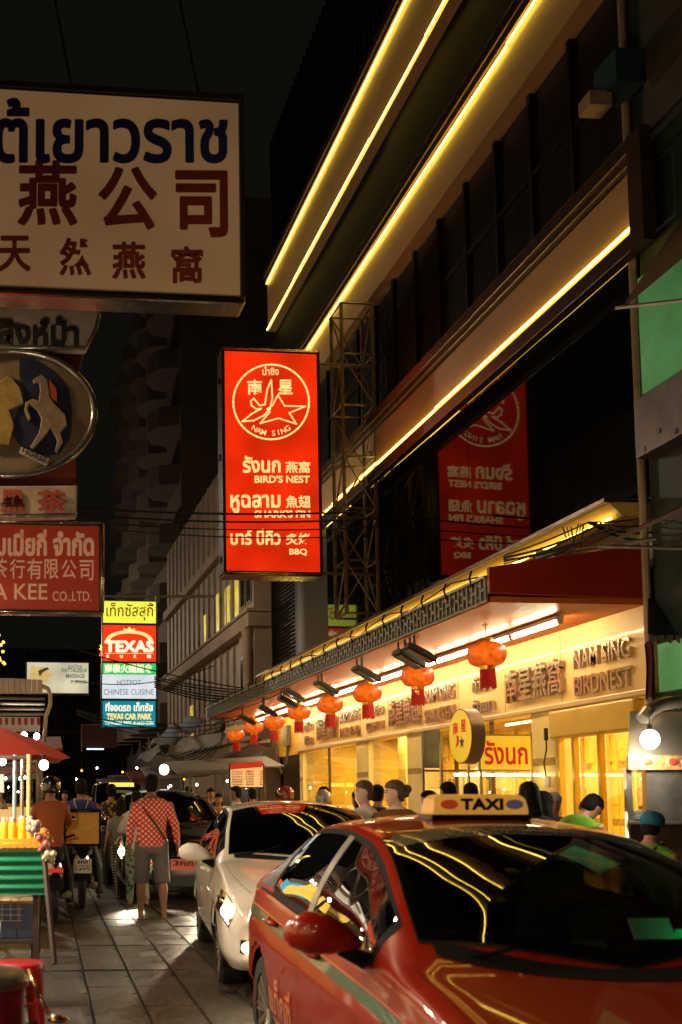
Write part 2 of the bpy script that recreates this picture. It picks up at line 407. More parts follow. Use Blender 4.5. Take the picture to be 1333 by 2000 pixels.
# ---- fascia and chrome letters
P(G().bx(W - .02, W + .2, Y0 - .1, YS, 2.73, 3.66), 'fascia', m_cream)
P(G().bx(W - .05, W + .2, Y0 - .1, YS, 2.66, 2.728), 'fascia_sill', mat('sill_metal', (.7, .5, .25), .3, metal=.3), bevel=.01)
g = G()
for k in range(1, 9): g.bx(W - .023, W - .018, YS - k * 1.6 - .004, YS - k * 1.6 + .004, 2.74, 3.65)
P(g, 'fascia_joint', mat('joint_brown', (.3, .19, .08), .6))  # thin darker brown strips at the panel joints
P(G().bx(W - .02, W + .25, YS + .02, Y1 - .05, 2.62, 3.62), 'side_fascia', mat('side_fascia_yellow', (.75, .42, .04), .5, var=.1))
m_chr = mat('chrome_letter', (.66, .50, .38), .22, metal=.8)
m_chd = mat('letter_face', (.72, .58, .42), .22, metal=.85)
def fascia_text(s, xl, xr, zc, h, depth=.045):
    """raised letters between two pixel columns on the fascia; each character its own piece"""
    ya = at(xl, 1500, X=W).y; yb = at(xr, 1500, X=W).y        # ya > yb ; text reads towards -Y
    full, _ = text_geo(s, .01, .05)
    fx0 = min(v.x for v in full); fx1 = max(v.x for v in full); sc_ = (ya - yb) / (fx1 - fx0)
    lo = min(v.y for v in full); hi = max(v.y for v in full); sz = h / (hi - lo)
    marks = 'ิีึืั็่้์ุูำ'
    parts = []
    for i, ch in enumerate(s):
        if ch == ' ' : continue
        if ch in marks and parts: parts[-1][1] += ch; continue
        parts.append([i, ch])
    for i, ch in parts:
        pre, _ = text_geo(s[:i] + ch, .01, .05)
        x1 = max(v.x for v in pre)
        own, fs = text_geo(ch, .01, .05)
        ox1 = max(v.x for v in own); sh = x1 - ox1
        g = G(); g.add([(W - .022 - (v.z + .05) * 10 * depth, ya - (v.x + sh - fx0) * sc_, zc - h / 2 + (v.y - lo) * sz) for v in own], fs)
        P(g, 'raised_letter', m_chr, fix=False)
rows = [('c', '南星燕窩', 1003, 1116), ('e', ('NAM SING', 'BIRDNEST'), 1137, 1250), ('t', ('น้ำซิง', 'รังนก'), 935, 976),
        ('c', '南星魚翅', 770, 831), ('e', ('NAM SING', "SHARK'S FIN"), 839, 898), ('t', ('น้ำซิง', 'หูฉลาม'), 724, 757),
        ('c', '南星燒烤', 627, 666), ('e', ('NAM SING', 'BAR-B-Q'), 671, 709), ('t', ('น้ำ', 'ซิง'), 601, 617)]
for k, s, a, b in rows:
    if k == 'c': fascia_text(s, a, b, 3.08, .46, .07)
    elif k == 'e': fascia_text(s[0], a, b, 3.23, .235); fascia_text(s[1], a, b, 2.90, .235)
    else: fascia_text(s[0], a, b, 3.23, .23, .05); fascia_text(s[1], a, b, 2.90, .2, .05)

# ---- shopfront and the lit room behind it
m_ytile = mat('yellow_wall_tile', (.85, .55, .05), .35, var=.1, scale=2)
m_ypil = mat('pale_pillar_tile', (.88, .66, .22), .35, var=.1, scale=2)
m_yfl = mat('shop_floor_tile', (.35, .25, .12), .3, var=.2, scale=2)
m_yceil = mat('shop_ceiling', (.75, .6, .3), .6)
m_wood_ = mat('picture_frame', (.12, .06, .02), .4)
m_yframe = mat('yellow_door_frame', (.72, .42, .03), .3, metal=.2, var=.1)
m_tube = glow('fluorescent_tube', (1.0, .80, .44), 82.0)
m_tubew = glow('room_tube', (1.0, .80, .34), 14.0)
P(G().bx(W + .02, W + 3.6, Y0, YS, .0, .14), 'shop_floor', m_yfl)
P(G().bx(W + .02, W + 3.6, Y0, YS, 3.0, 3.1), 'shop_ceiling', m_yceil)
P(G().bx(W + 3.48, W + 3.6, Y0, YS, .14, 3.0), 'back_wall', m_ytile)
P(G().bx(W + .25, W + 3.48, YS - .12, YS, .14, 3.0).bx(W + .25, W + 3.48, Y0, Y0 + .12, .14, 3.0), 'end_wall', m_ytile)
# tile bands and joints seen through the glass
g = G()
for z in (1.05, 2.05): g.bx(W + 3.465, W + 3.478, Y0 + .2, YS - .2, z, z + .12)
P(g, 'patterned_tile_band', mat('tile_border', (.42, .25, .03), .4, var=.6, scale=14))
tile_me = G().bx(-.012, 0, -.27, .27, -.27, .27).mesh('wall_tile', m_ytile)
for k in range(24):
    for r_ in range(4): link('wall_tile', tile_me, bld, (3.478, .65 + k * .57, .42 + r_ * .57 + (.13 if r_ > 0 else 0)), (0, R(rnd.uniform(-.4, .4)), R(rnd.uniform(-.4, .4))))
m_pic = [mat('wall_picture_%d' % k, c, .3, var=.6, scale=5) for k, c in enumerate(((.45, .12, .05), (.12, .2, .1), (.5, .4, .3)))]
for k, y in enumerate((12.4, 14.9, 16.6, 19.0, 20.2, 22.8, 24.2, 25.0)):
    P(G().bx(W + 3.42, W + 3.46, y, y + .62, 1.35, 2.0), 'framed_picture', m_wood_)
for k, y in enumerate((12.4, 14.9, 16.6, 19.0, 20.2, 22.8, 24.2, 25.0)):
    P(G().bx(W + 3.41, W + 3.419, y + .05, y + .57, 1.4, 1.95), 'picture_print', m_pic[k % 3])
for k in range(16):
    y = 11.9 + k * .88; P(G().bx(W + 3.40, W + 3.464, y, y + .05, .2, 2.95), 'wall_batten', m_ypil)
# stub columns inside between the tables
for yy in (22.2, 19.2): P(G().bx(W + 1.3, W + 1.7, yy, yy + .45, .14, 3.0), 'interior_column', m_ypil)
# pillars of the front
for (ya, yb, nm) in ((YS - .28, YS, 'pillar'), (20.75, 21.5, 'pillar'), (17.95, 18.65, 'pillar'), (13.35, 14.0, 'pillar'), (Y0, Y0 + .16, 'pillar')):
    P(G().bx(W + .0, W + .3, ya, yb, .13, 2.66), nm, m_ypil, bevel=.01)
    g = G()
    for z in (1.05, 1.95): g.bx(W - .006, W - .001, ya + .02, yb - .02, z, z + .1)
    P(g, 'pillar_band', _M['tile_border'])
m_sglass = glass('shop_window_glass', (.97, .93, .80), 1.3)
def window(ya, yb, n):
    P(G().bx(W + .02, W + .10, ya, yb, .13, .55), 'window_plinth', m_ytile)
    w = (yb - ya) / n
    for k in range(n):
        P(G().bx(W + .05, W + .06, ya + k * w + .03, ya + (k + 1) * w - .03, .57, 2.63), 'glass_pane', m_sglass)
        P(G().bx(W + .03, W + .08, ya + k * w - .022, ya + k * w + .022, .55, 2.655), 'window_bar', m_bronze)
window(21.5, YS - .28, 2); window(18.65, 20.75, 1); window(14.0, 17.95, 3)
# door opening near the camera with a roller box over it
P(G().bx(W - .10, W + .12, 11.40, 13.33, 2.28, 2.64), 'roller_box', mat('roller_yellow', (.78, .5, .06), .3, var=.1), bevel=.03)
g = G()
for y in (11.40, 12.3, 12.9, 13.26): g.bx(W + .0, W + .07, y, y + .06, .13, 2.28)
P(g, 'door_frame', m_yframe)
for (a, b) in ((11.47, 12.29), (12.37, 12.89)): P(G().bx(W + .03, W + .04, a, b, .2, 2.26), 'door_glass', m_sglass)
for i, y in enumerate((12.2, 14.6, 17.0, 19.4, 21.8, 24.4)):
    for xx in (1.1, 2.5):
        t = thing('ceiling_light', ('front' if xx < 2 else 'rear') + ' row tube light on the ceiling inside the restaurant', 'ceiling light', (W + xx, y, 2.96), 0, 'tube lights inside the restaurant')
        G().bx(-.06, .06, -.62, .62, 0, .04).obj('fixture', m_yceil, t)
        G().tube([(0, -.6, -.02), (0, .6, -.02)], .02, 6).obj('tube', m_tubew, t)
        l = bpy.data.lights.new('tube_light', 'AREA'); l.shape = 'RECTANGLE'; l.size = .08; l.size_y = 1.2; l.energy = 58; l.color = (1, .78, .36)
        o = bpy.data.objects.new('tube_light', l); col.objects.link(o); o.parent = t; o.location = (0, 0, -.05)
# tables inside
m_wood = mat('brown_wood', (.16, .07, .03), .4, var=.3, scale=5)
tb = thing('dining_table', 'round', 'dining table', (W + 1.6, 24.3, .14), 0, 'tables inside the restaurant')
G().lathe([(.5, .72), (.52, .735), (.5, .75)], 20).obj('table_top', m_wood, tb, smooth=30); G().lathe([(.25, 0), (.04, .05), (.04, .72)], 10).obj('pedestal', m_mull, tb)
tb['label'] = 'round wooden table behind the far end window of the restaurant'
for y, l in ((20.9, 'round wooden table behind the second window of the restaurant'), (16.6, 'round wooden table behind the glass counter of the restaurant')): dup(tb, (W + 1.6, y, .14), 0, l)

# ---- batten lights under the soffit
m_fix = mat('white_fixture', (.7, .68, .6), .4)
bt = thing('batten_light', 'x', 'tube light', (6.35, 11.9, 3.60), 0, 'bare tube lights under the red canopy')
G().bx(-.05, .05, 0, 1.2, 0, .04).bx(-.03, .03, -.02, .03, -.055, 0).bx(-.03, .03, 1.17, 1.22, -.055, 0).obj('fixture', m_fix, bt, bevel=.004)
G().tube([(0, .03, -.035), (0, 1.17, -.035)], .016, 8).obj('tube', m_tube, bt)
names = ['nearest', 'second', 'third', 'fourth', 'fifth', 'sixth', 'seventh', 'eighth', 'ninth', 'tenth', 'eleventh', 'twelfth', 'farthest']
for k in range(13):
    o = bt if k == 0 else dup(bt, (6.35 + rnd.uniform(-.01, .01), 11.9 + k * 1.225, 3.60), R(rnd.uniform(-.3, .3)))
    o['label'] = names[k] + ' bare white tube light in the line under the red canopy'
# ---- flood lights hung from the canopy edge
m_blk = mat('black_metal', (.02, .018, .016), .45, metal=.4, var=.2)
fl = thing('flood_light', 'x', 'flood light', (0, 0, 0), 0, 'dark flood lights hanging from the canopy edge')
G().tube([(0, -.1, .34), (0, -.1, .0)], .018, 6).tube([(0, .1, .34), (0, .1, 0)], .018, 6).tube([(0, -.12, .02), (0, .12, .02)], .014, 6).obj('bracket', m_blk, fl)
g = G().box((.1, 0, -.07), (.42, .26, .07), (0, R(28), 0)).box((.1, 0, -.035), (.30, .2, .05), (0, R(28), 0)); g.obj('housing', m_blk, fl, bevel=.01)
G().box((.083, 0, -.112), (.36, .21, .008), (0, R(28), 0)).obj('lens', mat('dark_lens', (.12, .10, .09), .15, coat=.6), fl)
fpx = [(806, 1268), (786, 1280), (703, 1310), (626, 1338), (563, 1352), (552, 1366), (515, 1384), (475, 1402)]
fn = ['nearest', 'second nearest', 'third from the near end', 'fourth from the near end', 'fifth from the near end', 'sixth from the near end', 'second farthest', 'farthest']
for k, (px, py) in enumerate(fpx):
    X = XC + .1; p = at(px, py, X=X)
    o = fl if k == 0 else copy_tree(fl)
    o.location = (X, p.y, p.z + .02); o.rotation_euler = (0, 0, R(rnd.uniform(-14, 14))); o['label'] = fn[k] + ' black flood light hanging under the fretted canopy edge'

# ================================================================ LANTERNS
m_silk = glow('lantern_silk', (1.0, .18, .015), .85, base=(.20, .010, .001))
_n = m_silk.node_tree
def silk():
    N = _n.nodes; L = _n.links; b = N['Principled BSDF']
    tc = N.new('ShaderNodeTexCoord'); sp = N.new('ShaderNodeSeparateXYZ'); L.new(tc.outputs['Object'], sp.inputs[0])
    nz = N.new('ShaderNodeTexNoise'); nz.inputs['Scale'].default_value = 9; L.new(tc.outputs['Object'], nz.inputs['Vector'])
    # the bulb inside shows as a brighter zone at the lower middle of the silk
    g = N.new('ShaderNodeLayerWeight'); g.inputs[0].default_value = .35
    cr = N.new('ShaderNodeValToRGB'); cr.color_ramp.elements[0].color = (1.0, .17, .006, 1); cr.color_ramp.elements[1].color = (.45, .02, .002, 1); cr.color_ramp.elements[1].position = .75
    L.new(g.outputs['Facing'], cr.inputs[0]); L.new(cr.outputs[0], b.inputs['Emission Color'])
    mr = N.new('ShaderNodeMapRange'); mr.inputs[1].default_value = .3; mr.inputs[2].default_value = .7; mr.inputs[3].default_value = .5; mr.inputs[4].default_value = 1.25
    L.new(nz.outputs[0], mr.inputs[0]); L.new(mr.outputs[0], b.inputs['Emission Strength'])
silk()
m_gold = mat('gold_trim', (.7, .38, .06), .3, metal=.7)
m_tassel = mat('red_tassel', (.5, .02, .01), .7, emit=(1, .03, .01), es=.10)
lan = thing('paper_lantern', 'x', 'lantern', (0, 0, 0), 0, 'red lanterns hanging in a row under the canopy')
g = G(); prof = []
n = 32; rings = []
for i in range(11):
    t = PI * (.09 + .82 * i / 10); z = -.145 * math.cos(t); r = .225 * math.sin(t) ** .62
    rings.append([((r * (1.0 if k % 2 else .955)) * math.cos(2 * PI * k / n), (r * (1.0 if k % 2 else .955)) * math.sin(2 * PI * k / n), z) for k in range(n)])
g.loft(rings, True).obj('shade', m_silk, lan, smooth=60)
G().lathe([(.085, .13), (.09, .145), (.075, .19), (.06, .19)], 16).obj('top_cap', m_gold, lan, smooth=40)
G().lathe([(.06, -.19), (.085, -.18), (.09, -.14), (.08, -.13)], 16).obj('bottom_cap', m_gold, lan, smooth=40)
g = G()
for k in range(22):
    a = 2 * PI * k / 22; rr = .078
    g.tube([(rr * math.cos(a), rr * math.sin(a), -.18), (rr * 1.04 * math.cos(a + .05), rr * 1.04 * math.sin(a + .05), -.37 - .015 * (k % 3))], .011, 4)
g.obj('tassel', m_tassel, lan)
G().tube([(0, 0, .19), (0, 0, .42)], .007, 5).lathe([(.03, .33), (.045, .34), (.03, .35)], 8).obj('cord', m_gold, lan)
lx = [951, 816, 718, 645, 584, 535, 496, 461]; ly = [1278, 1321, 1354, 1376, 1391, 1410, 1420, 1435]
ln = ['largest and nearest', 'second nearest', 'third nearest', 'fourth', 'fifth', 'sixth', 'seventh, second smallest', 'smallest and farthest']
for k in range(8):
    o = lan if k == 0 else copy_tree(lan)
    p = at(lx[k], ly[k], X=5.75); o.location = p; o.rotation_euler = (R(rnd.uniform(-2, 2)), R(rnd.uniform(-2, 2)), rnd.uniform(0, 1))
    o.scale = (1.06,) * 3; o['label'] = ln[k] + ' glowing red lantern with tassel under the canopy'

# ================================================================ NAM SING LIGHT BOX AND ITS LATTICE MAST
SY = 19.8
m_signred = glow('red_sign_face', (.88, .024, .002), .95, base=(.5, .02, .005), uneven=.42, scale=1.0)
m_signtxt = glow('cream_sign_print', (1.0, .70, .26), 1.0, base=(.6, .45, .2))
m_chrome = mat('chrome_frame', (.5, .45, .38), .16, metal=1.0, bump=.35, bscale=7)
m_steel = mat('painted_truss_steel', (.24, .17, .08), .45, metal=.3, var=.4, scale=8)
a = at(440, 1117, Y=SY); b = at(621, 690, Y=SY)
base = Vector((b.x, SY, a.z))
ns = thing('restaurant_sign', 'tall red lit sign with circled star and bird emblem, held out by a lattice mast', 'sign', base)
x0 = a.x - base.x; zt = b.z - a.z
G().bx(x0, 0, .003, .40, 0, zt).obj('box', m_blk, ns)
G().bx(x0 + .03, -.03, -.012, .0, .03, zt - .03).obj('face', m_signred, ns)
G().bx(x0 - .03, .03, -.03, .42, -.07, -.002).obj('frame_rail', m_chrome, ns, bevel=.01); G().bx(x0 - .03, .03, -.03, .42, zt + .002, zt + .05).obj('frame_rail', m_chrome, ns, bevel=.01)
G().bx(x0 - .035, x0 + .02, -.03, .42, 0, zt).obj('side_rail', m_blk, ns, bevel=.01); G().bx(-.02, .03, -.03, .42, 0, zt).obj('side_rail', m_blk, ns, bevel=.01)
g = G()
for z in (.2, 2.2, 3.7): g.bx(x0 - .065, x0 - .036, .1, .2, z, z + .12)
g.obj('hinge', m_chrome, ns)
T = lambda s, r, **k: px_text(s, m_signtxt, ns, SY - .014, r, base, **k)
T('น่ำซิง', (513, 716, 545, 733), bold=.015)
T('南', (484, 742, 512, 771), bold=.025); T('星', (544, 742, 572, 770), bold=.025)
T('รังนก', (475, 891, 548, 923), bold=.03); T('燕窩', (558, 901, 606, 924), bold=.02); T("BIRD'S NEST", (498, 929, 605, 943), bold=.035)
T('หูฉลาม', (451, 967, 548, 1002), bold=.03); T('魚翅', (559, 968, 607, 992), bold=.02); T("SHARK'S FIN", (498, 997, 606, 1011), bold=.035)
T('บาร์ บีคิว', (451, 1034, 548, 1064), bold=.03); T('炙烤', (559, 1042, 606, 1064), bold=.02); T('BBQ', (566, 1072, 600, 1085), bold=.035)
def sp(q, dy=-.016): v = at(q[0], q[1], Y=SY + dy) - base; return v
g = G(); ribbon(g, [(530 + 74 * math.cos(2 * PI * k / 48), 785 + 73 * math.sin(2 * PI * k / 48)) for k in range(48)], 3.6, sp, True)
g.obj('emblem_ring', m_signtxt, ns)
cr3 = lambda L: [(420 + x / 3.447, 660 + y / 3.447) for x, y in L]
g = G(); ribbon(g, cr3([(425, 385), (470, 458), (610, 460), (502, 505), (550, 580), (430, 540), (306, 575), (372, 497), (352, 480), (388, 455)]), 3.0, lambda q: sp(q, -.018), True)
g.obj('star_emblem', m_signtxt, ns)
g = G(); ribbon(g, cr3([(380, 283), (352, 350), (338, 448), (302, 455), (262, 408), (242, 425), (248, 455), (280, 480), (312, 476), (250, 510), (185, 562), (262, 556), (330, 522), (372, 478), (388, 400), (380, 283)]), 3.2, lambda q: sp(q, -.020))
g.obj('bird_emblem', m_signtxt, ns)
for k, ch in enumerate('NAM SING'):
    if ch == ' ': continue
    an = R(90 + 32 - k * 64 / 7.0); cx = 530 + 61 * math.cos(an); cy = 785 + 61 * math.sin(an)
    vs, fs = text_geo(ch, .03); mx = (min(v.x for v in vs) + max(v.x for v in vs)) / 2
    q = [(cx + 15 * ((v.x - mx) * math.sin(an) - (v.y - .35) * math.cos(an)), cy + 15 * (-(v.x - mx) * math.cos(an) - (v.y - .35) * math.sin(an))) for v in vs]
    G().add([sp(p) for p in q], fs).obj('lettering', m_signtxt, ns, fix=False)
# mast
ms = thing('lattice_mast', 'rusty square lattice mast of angle iron carrying the red restaurant sign', 'mast', (6.3, SY, 4.95))
g = G(); mx0, mx1, my0, my1, mz0, mz1 = 6.22, 6.84, 19.5, 20.15, 5.0, 11.05
cor = [(mx0, my0), (mx1, my0), (mx1, my1), (mx0, my1)]
for (x, y) in cor:
    G().bx(x - .035 - 6.3, x + .035 - 6.3, y - .01 - SY, y + .01 - SY, mz0 - 4.95, mz1 - 4.95).bx(x - .01 - 6.3, x + .01 - 6.3, y - .035 - SY, y + .035 - SY, mz0 - 4.95, mz1 - 4.95).obj('leg', m_steel, ms)
nb = 6; dz = (mz1 - mz0) / nb
for k in range(nb + 1):
    for i in range(4):
        (xa, ya), (xb, yb) = cor[i], cor[(i + 1) % 4]; z = mz0 + k * dz
        G().tube([(xa - 6.3, ya - SY, z - 4.95), (xb - 6.3, yb - SY, z - 4.95)], .022, 4).obj('strut', m_steel, ms)
        if k < nb:
            z2 = z + dz if (k + i) % 2 else z; z1_ = z if (k + i) % 2 else z + dz
            G().tube([(xa - 6.3, ya - SY, z1_ - 4.95), (xb - 6.3, yb - SY, z2 - 4.95)], .018, 4).obj('brace', m_steel, ms)
for z in (5.83, 9.98):
    G().tube([(5.8 - 6.3, SY + .1 - SY, z - 4.95), (6.9 - 6.3, .1, z - 4.95)], .03, 6).obj('sign_arm', m_steel, ms)
for z in (5.6, 8.2, 10.9): G().tube([(6.8 - 6.3, .0, z - 4.95), (7.02 - 6.3, 0, z - 4.95)], .03, 6).obj('wall_bracket', m_steel, ms)

# ================================================================ BIG PALE SIGN, TOP LEFT
BY = 8.5
m_pale = glow('pale_sign_face', (.62, .34, .14), .20, base=(.28, .16, .075), uneven=.22, scale=.9)
m_blue = mat('dark_blue_print', (.015, .02, .12), .6)
m_brick = mat('brick_red_print', (.24, .03, .009), .6, var=.2)
a = at(-160, 592, Y=BY); b = at(473, 200, Y=BY); base = Vector((b.x, BY, at(463, 582, Y=BY).z)); H_ = b.z - base.z
bs = thing('hanging_shop_sign', 'large cream light box with blue Thai and brick-red Chinese writing, hanging top left', 'sign', base)
wx = a.x - base.x
G().bx(wx, 0, .01, .24, 0, H_).obj('box', m_chrome, bs, bevel=.02)
G().bx(wx + .02, -.035, -.012, .008, .03, H_ - .02).obj('face', m_pale, bs)
G().bx(wx, .012, -.03, .25, -.06, -.003).obj('bottom_trim', m_chrome, bs, bevel=.03)
G().bx(wx, .012, -.03, .02, H_ + .002, H_ + .05).obj('frame_rail', mat('dull_frame', (.06, .05, .045), .4, metal=.6), bs); G().bx(-.03, .012, -.03, -.0, 0, H_).obj('frame_rail', _M['dull_frame'], bs)
G().add([(.014, .04, .02), (.014, .2, .02), (.014, .2, .52), (.014, .04, .52)], [(0, 1, 2, 3)]).obj('side_panel', glow('magenta_side', (.75, .04, .09), .5, base=(.5, .05, .08)), bs)
for k in range(3): G().tube([(-.3 - k * 1.1, .2, H_), (-.6 - k * 1.1, .2, H_ + 1.6)], .012, 6).obj('stay_rod', m_blk, bs)
B = lambda s, r, m, bo: px_text(s, m, bs, BY - .014, r, base, bold=bo)
B('ใต้เยาวราช', (-52, 196, 444, 318), m_blue, .028)
for ch, r in (('燕', (36, 316, 150, 440)), ('公', (194, 328, 306, 448)), ('司', (345, 336, 444, 462))): B(ch, r, m_brick, .030)
for ch, r in (('天', (-2, 462, 60, 530)), ('然', (117, 466, 178, 538)), ('燕', (220, 474, 284, 545)), ('窩', (336, 482, 396, 553))): B(ch, r, m_brick, .03)

# ================================================================ HORSE BRAND OVAL SIGN
OY = 11.0
base = at(0, 1010, Y=OY)
os_ = thing('oval_shop_sign', 'old oval emblem sign with a rearing horse, below the big cream sign', 'sign', base)
q3 = lambda x, y, dy=0.0: at(x, y, Y=OY + dy) - base
m_oldred = mat('old_red_board', (.16, .02, .008), .45, var=.3)
m_grey = mat('weathered_plaque', (.46, .38, .31), .35, metal=.1, var=.3, scale=5)
m_tin = mat('dented_tin_rim', (.26, .25, .22), .2, metal=.9, bump=.6, bscale=9)
def pxprism(poly, y0, y1, name, m, par=os_, bevel=0, smooth=False):
    return G().prism(poly, lambda p: q3(p[0], p[1], y0), lambda p: q3(p[0], p[1], y0) + Vector((0, y1 - y0, 0)), ).obj(name, m, par, bevel=bevel, smooth=smooth)
pxprism([(-120, 655), (172, 655), (152, 735), (148, 958), (-120, 958)], .22, .34, 'backing_board', m_oldred)
pxprism([(-110, 597), (180, 603), (194, 612), (190, 636), (168, 681), (-110, 676)], .0, .16, 'plaque', m_grey, bevel=.015)
g = G(); g.tube([q3(*p) for p in ((-110, 598), (181, 604), (194, 615), (188, 640), (168, 681), (-110, 677))], .022, 8).obj('plaque_rim', m_tin, os_, smooth=True)
letters('ตราสิงห์ม้า', m_blk, os_, q3(-95, 668, -.003), (1, 0, 0), (0, 0, 1), (q3(152, 668) - q3(-95, 668)).length, q3(0, 613).z - q3(0, 668).z, bold=.03, depth=.02)
ex, ey, ea, eb = 22, 807, 166, 124
def el(t, k=1.0, dy=0.0): return q3(ex + ea * k * math.cos(t), ey + eb * k * math.sin(t), dy)
G().tube([el(2 * PI * k / 56, .98, .02) for k in range(57)], .040, 10, caps=False).obj('oval_rim', m_tin, os_, smooth=True)
m_oval = mat('painted_oval', (.05, .045, .05), .25, var=.5, scale=3, coat=.5)
g = G(); ring = [el(2 * PI * k / 48, .93, .05) for k in range(48)]; g.add(ring + [r + Vector((0, .16, 0)) for r in ring], [tuple(range(48))] + [(i, (i + 1) % 48, 48 + (i + 1) % 48, 48 + i) for i in range(48)])
g.obj('oval_field', mat('oval_gold', (.12, .085, .045), .3, var=.3, scale=4, coat=.4), os_)
c2 = lambda L: [(x / 3.123, 580 + y / 3.123) for x, y in L]
pxprism(c2([(120, 380), (200, 370), (330, 460), (420, 560), (440, 700), (430, 860), (360, 960), (240, 960), (120, 900), (60, 800), (150, 600), (120, 480)]), .035, .048, 'blue_field', mat('emblem_blue', (.012, .016, .035), .3, var=.4, scale=6))
m_horse = mat('cream_horse', (.17, .12, .075), .35, var=.45, scale=8)
pxprism(c2([(200, 505), (255, 470), (292, 500), (300, 560), (305, 610), (340, 655), (400, 715), (412, 780), (372, 825), (388, 885), (350, 950), (336, 938), (352, 872), (312, 800), (270, 855), (205, 928), (184, 915), (240, 825), (255, 742), (232, 692), (182, 652), (170, 682), (194, 740), (176, 752), (150, 692), (156, 642), (200, 620), (238, 632), (246, 565), (240, 522), (210, 527)]), -.01, .03, 'horse_relief', m_horse, bevel=.008)
pxprism(c2([(300, 500), (345, 560), (350, 640), (310, 612), (296, 560)]), -.004, .03, 'horse_mane', m_brick)
pxprism(c2([(-60, 560), (60, 470), (130, 560), (150, 650), (60, 690), (90, 780), (60, 900), (-60, 900)]), .0, .034, 'lion_relief', mat('gold_lion', (.24, .16, .05), .3, var=.4, scale=9, metal=.3), bevel=.01)
tg = pxprism(c2([(130, 915), (300, 985), (285, 1030), (118, 950)]), -.02, .0, 'name_ribbon', mat('ribbon_cream', (.3, .26, .2), .4))
letters('HORSE', m_blk, tg, q3(42.5, 884, -.024), Vector((1, 0, -.42)), Vector((.42, 0, 1)), q3(93, 0).x - q3(44, 0).x, .055, bold=.03)
pxprism([(-110, 950), (150, 948), (150, 1006), (-110, 1012)], .0, .2, 'lower_strip', mat('lower_strip_cream', (.30, .22, .14), .3, var=.3, scale=5, coat=.3), bevel=.012)
for ch, x0_, x1_ in (('黑', 2, 46), ('茶', 74, 126)): letters(ch, m_brick, os_, q3(x0_, 1000, -.004), (1, 0, 0), (0, 0, 1), q3(x1_, 0).x - q3(x0_, 0).x, q3(0, 958).z - q3(0, 1000).z, bold=.04, depth=.012)
G().tube([q3(-110, 1010), q3(150, 1006), q3(151, 948)], .02, 6).obj('strip_rim', m_tin, os_)
for xx in (-30, 60): G().tube([q3(xx, 600, .1), q3(xx, 470, .1)], .025, 6).obj('hanger', m_steel, os_)

# ================================================================ RED TEA COMPANY SIGN
KY = 11.6
a = at(-160, 1192, Y=KY); b = at(200, 1024, Y=KY); base = Vector((b.x, KY, a.z))
ks = thing('tea_company_sign', 'dark red board with cream writing in three scripts, lowest hanging sign at left', 'sign', base)
wx = a.x - base.x; H_ = b.z - a.z
G().bx(wx, 0, .01, .26, 0, H_).obj('box', m_chrome, ks, bevel=.01)
G().bx(wx + .02, -.035, -.012, .008, .03, H_ - .03).obj('face', glow('tea_sign_red', (.30, .022, .006), .18, base=(.30, .03, .01), uneven=.1), ks)
G().tube([(0, -.02, 0), (0, -.02, H_)], .022, 8).tube([(wx, -.02, 0), (0, -.02, 0)], .026, 8).tube([(wx, -.02, H_), (0, -.02, H_)], .018, 8).obj('frame_tube', m_tin, ks, smooth=True)
m_pink = mat('faded_cream_print', (.55, .32, .2), .5, emit=(.7, .32, .18), es=.16)
K = lambda s, r, bo: px_text(s, m_pink, ks, KY - .014, r, base, bold=bo)
K('ร้มเมี่ยกี่ จำกัด', (-28, 1036, 183, 1085), .045)
for ch, r in (('茶', (-18, 1091, 15, 1130)), ('行', (20, 1092, 49, 1130)), ('有', (53, 1091, 83, 1131)), ('限', (87, 1092, 115, 1131)), ('公', (120, 1093, 150, 1130)), ('司', (156, 1094, 183, 1134))): K(ch, r, .012)
K('A KEE', (-14, 1140, 93, 1171), .01); K('CO.,LTD.', (103, 1155, 179, 1177), .006)
for xx in (-.4, -1.2): G().tube([(xx, .1, H_), (xx, .1, H_ + .5)], .02, 6).obj('hanger', m_steel, ks)

# ================================================================ TEXAS SIGN STACK (down the street)
TY = 34.0
def stack(name, label, r, face, Y=TY, depth=.35, frame=True):
    a = at(r[0], r[3], Y=Y); b = at(r[2], r[1], Y=Y); c = at(r[2], r[3], Y=Y)
    t = thing(name, label, 'sign', (a.x, Y, a.z)); w = c.x - a.x; h = b.z - c.z
    G().bx(-.03, w + .03, .02, depth, -.03, h + .03).obj('box', m_blk, t)
    G().bx(0, w, -.01, .015, 0, h).obj('face', face, t)
    return t, Vector((a.x, Y, a.z))
def L_(t, s, r, m, bo=.02): return px_text(s, m, t[0], t[1].y - .014, r, t[1], bold=bo)
t = stack('suki_sign', 'lit lime-yellow panel with brown Thai writing, top of the stacked signs down the street', (202, 1174, 305, 1216), glow('lime_face', (.70, .80, .06), 1.05, uneven=.1))
L_(t, 'เท็กซัสสุกี้', (208, 1177, 300, 1212), mat('sign_brown', (.22, .05, .01), .5, emit=(.35, .08, .01), es=.4), .01)
t = stack('suki_sign', 'lit red panel reading TEXAS under a cream arch in the stack of signs', (202, 1221, 305, 1291), glow('texas_red', (.95, .035, .004), 1.0, uneven=.08))
m_wh = glow('white_print', (1.0, .88, .62), 1.0); m_whd = glow('white_print_dim', (.9, .75, .45), .8)
L_(t, 'TEXAS', (206, 1252, 300, 1273), m_wh, .06)
m_arch = glow('cream_print', (1.0, .72, .30), .95)
def stk(t, pts, w, m, nm, closed=False):
    g = G(); ribbon(g, pts, w, lambda q: at(q[0], q[1], Y=t[1].y - .016) - t[1], closed); g.obj(nm, m, t[0])
g = G()
arc = [(253 + 46 * math.cos(R(180 - k * 10)), 1251 - 20 * math.sin(R(180 - k * 10))) for k in range(19)]
g_in = [(253 + 37 * math.cos(R(180 - k * 10)), 1251 - 14 * math.sin(R(180 - k * 10))) for k in range(19)]
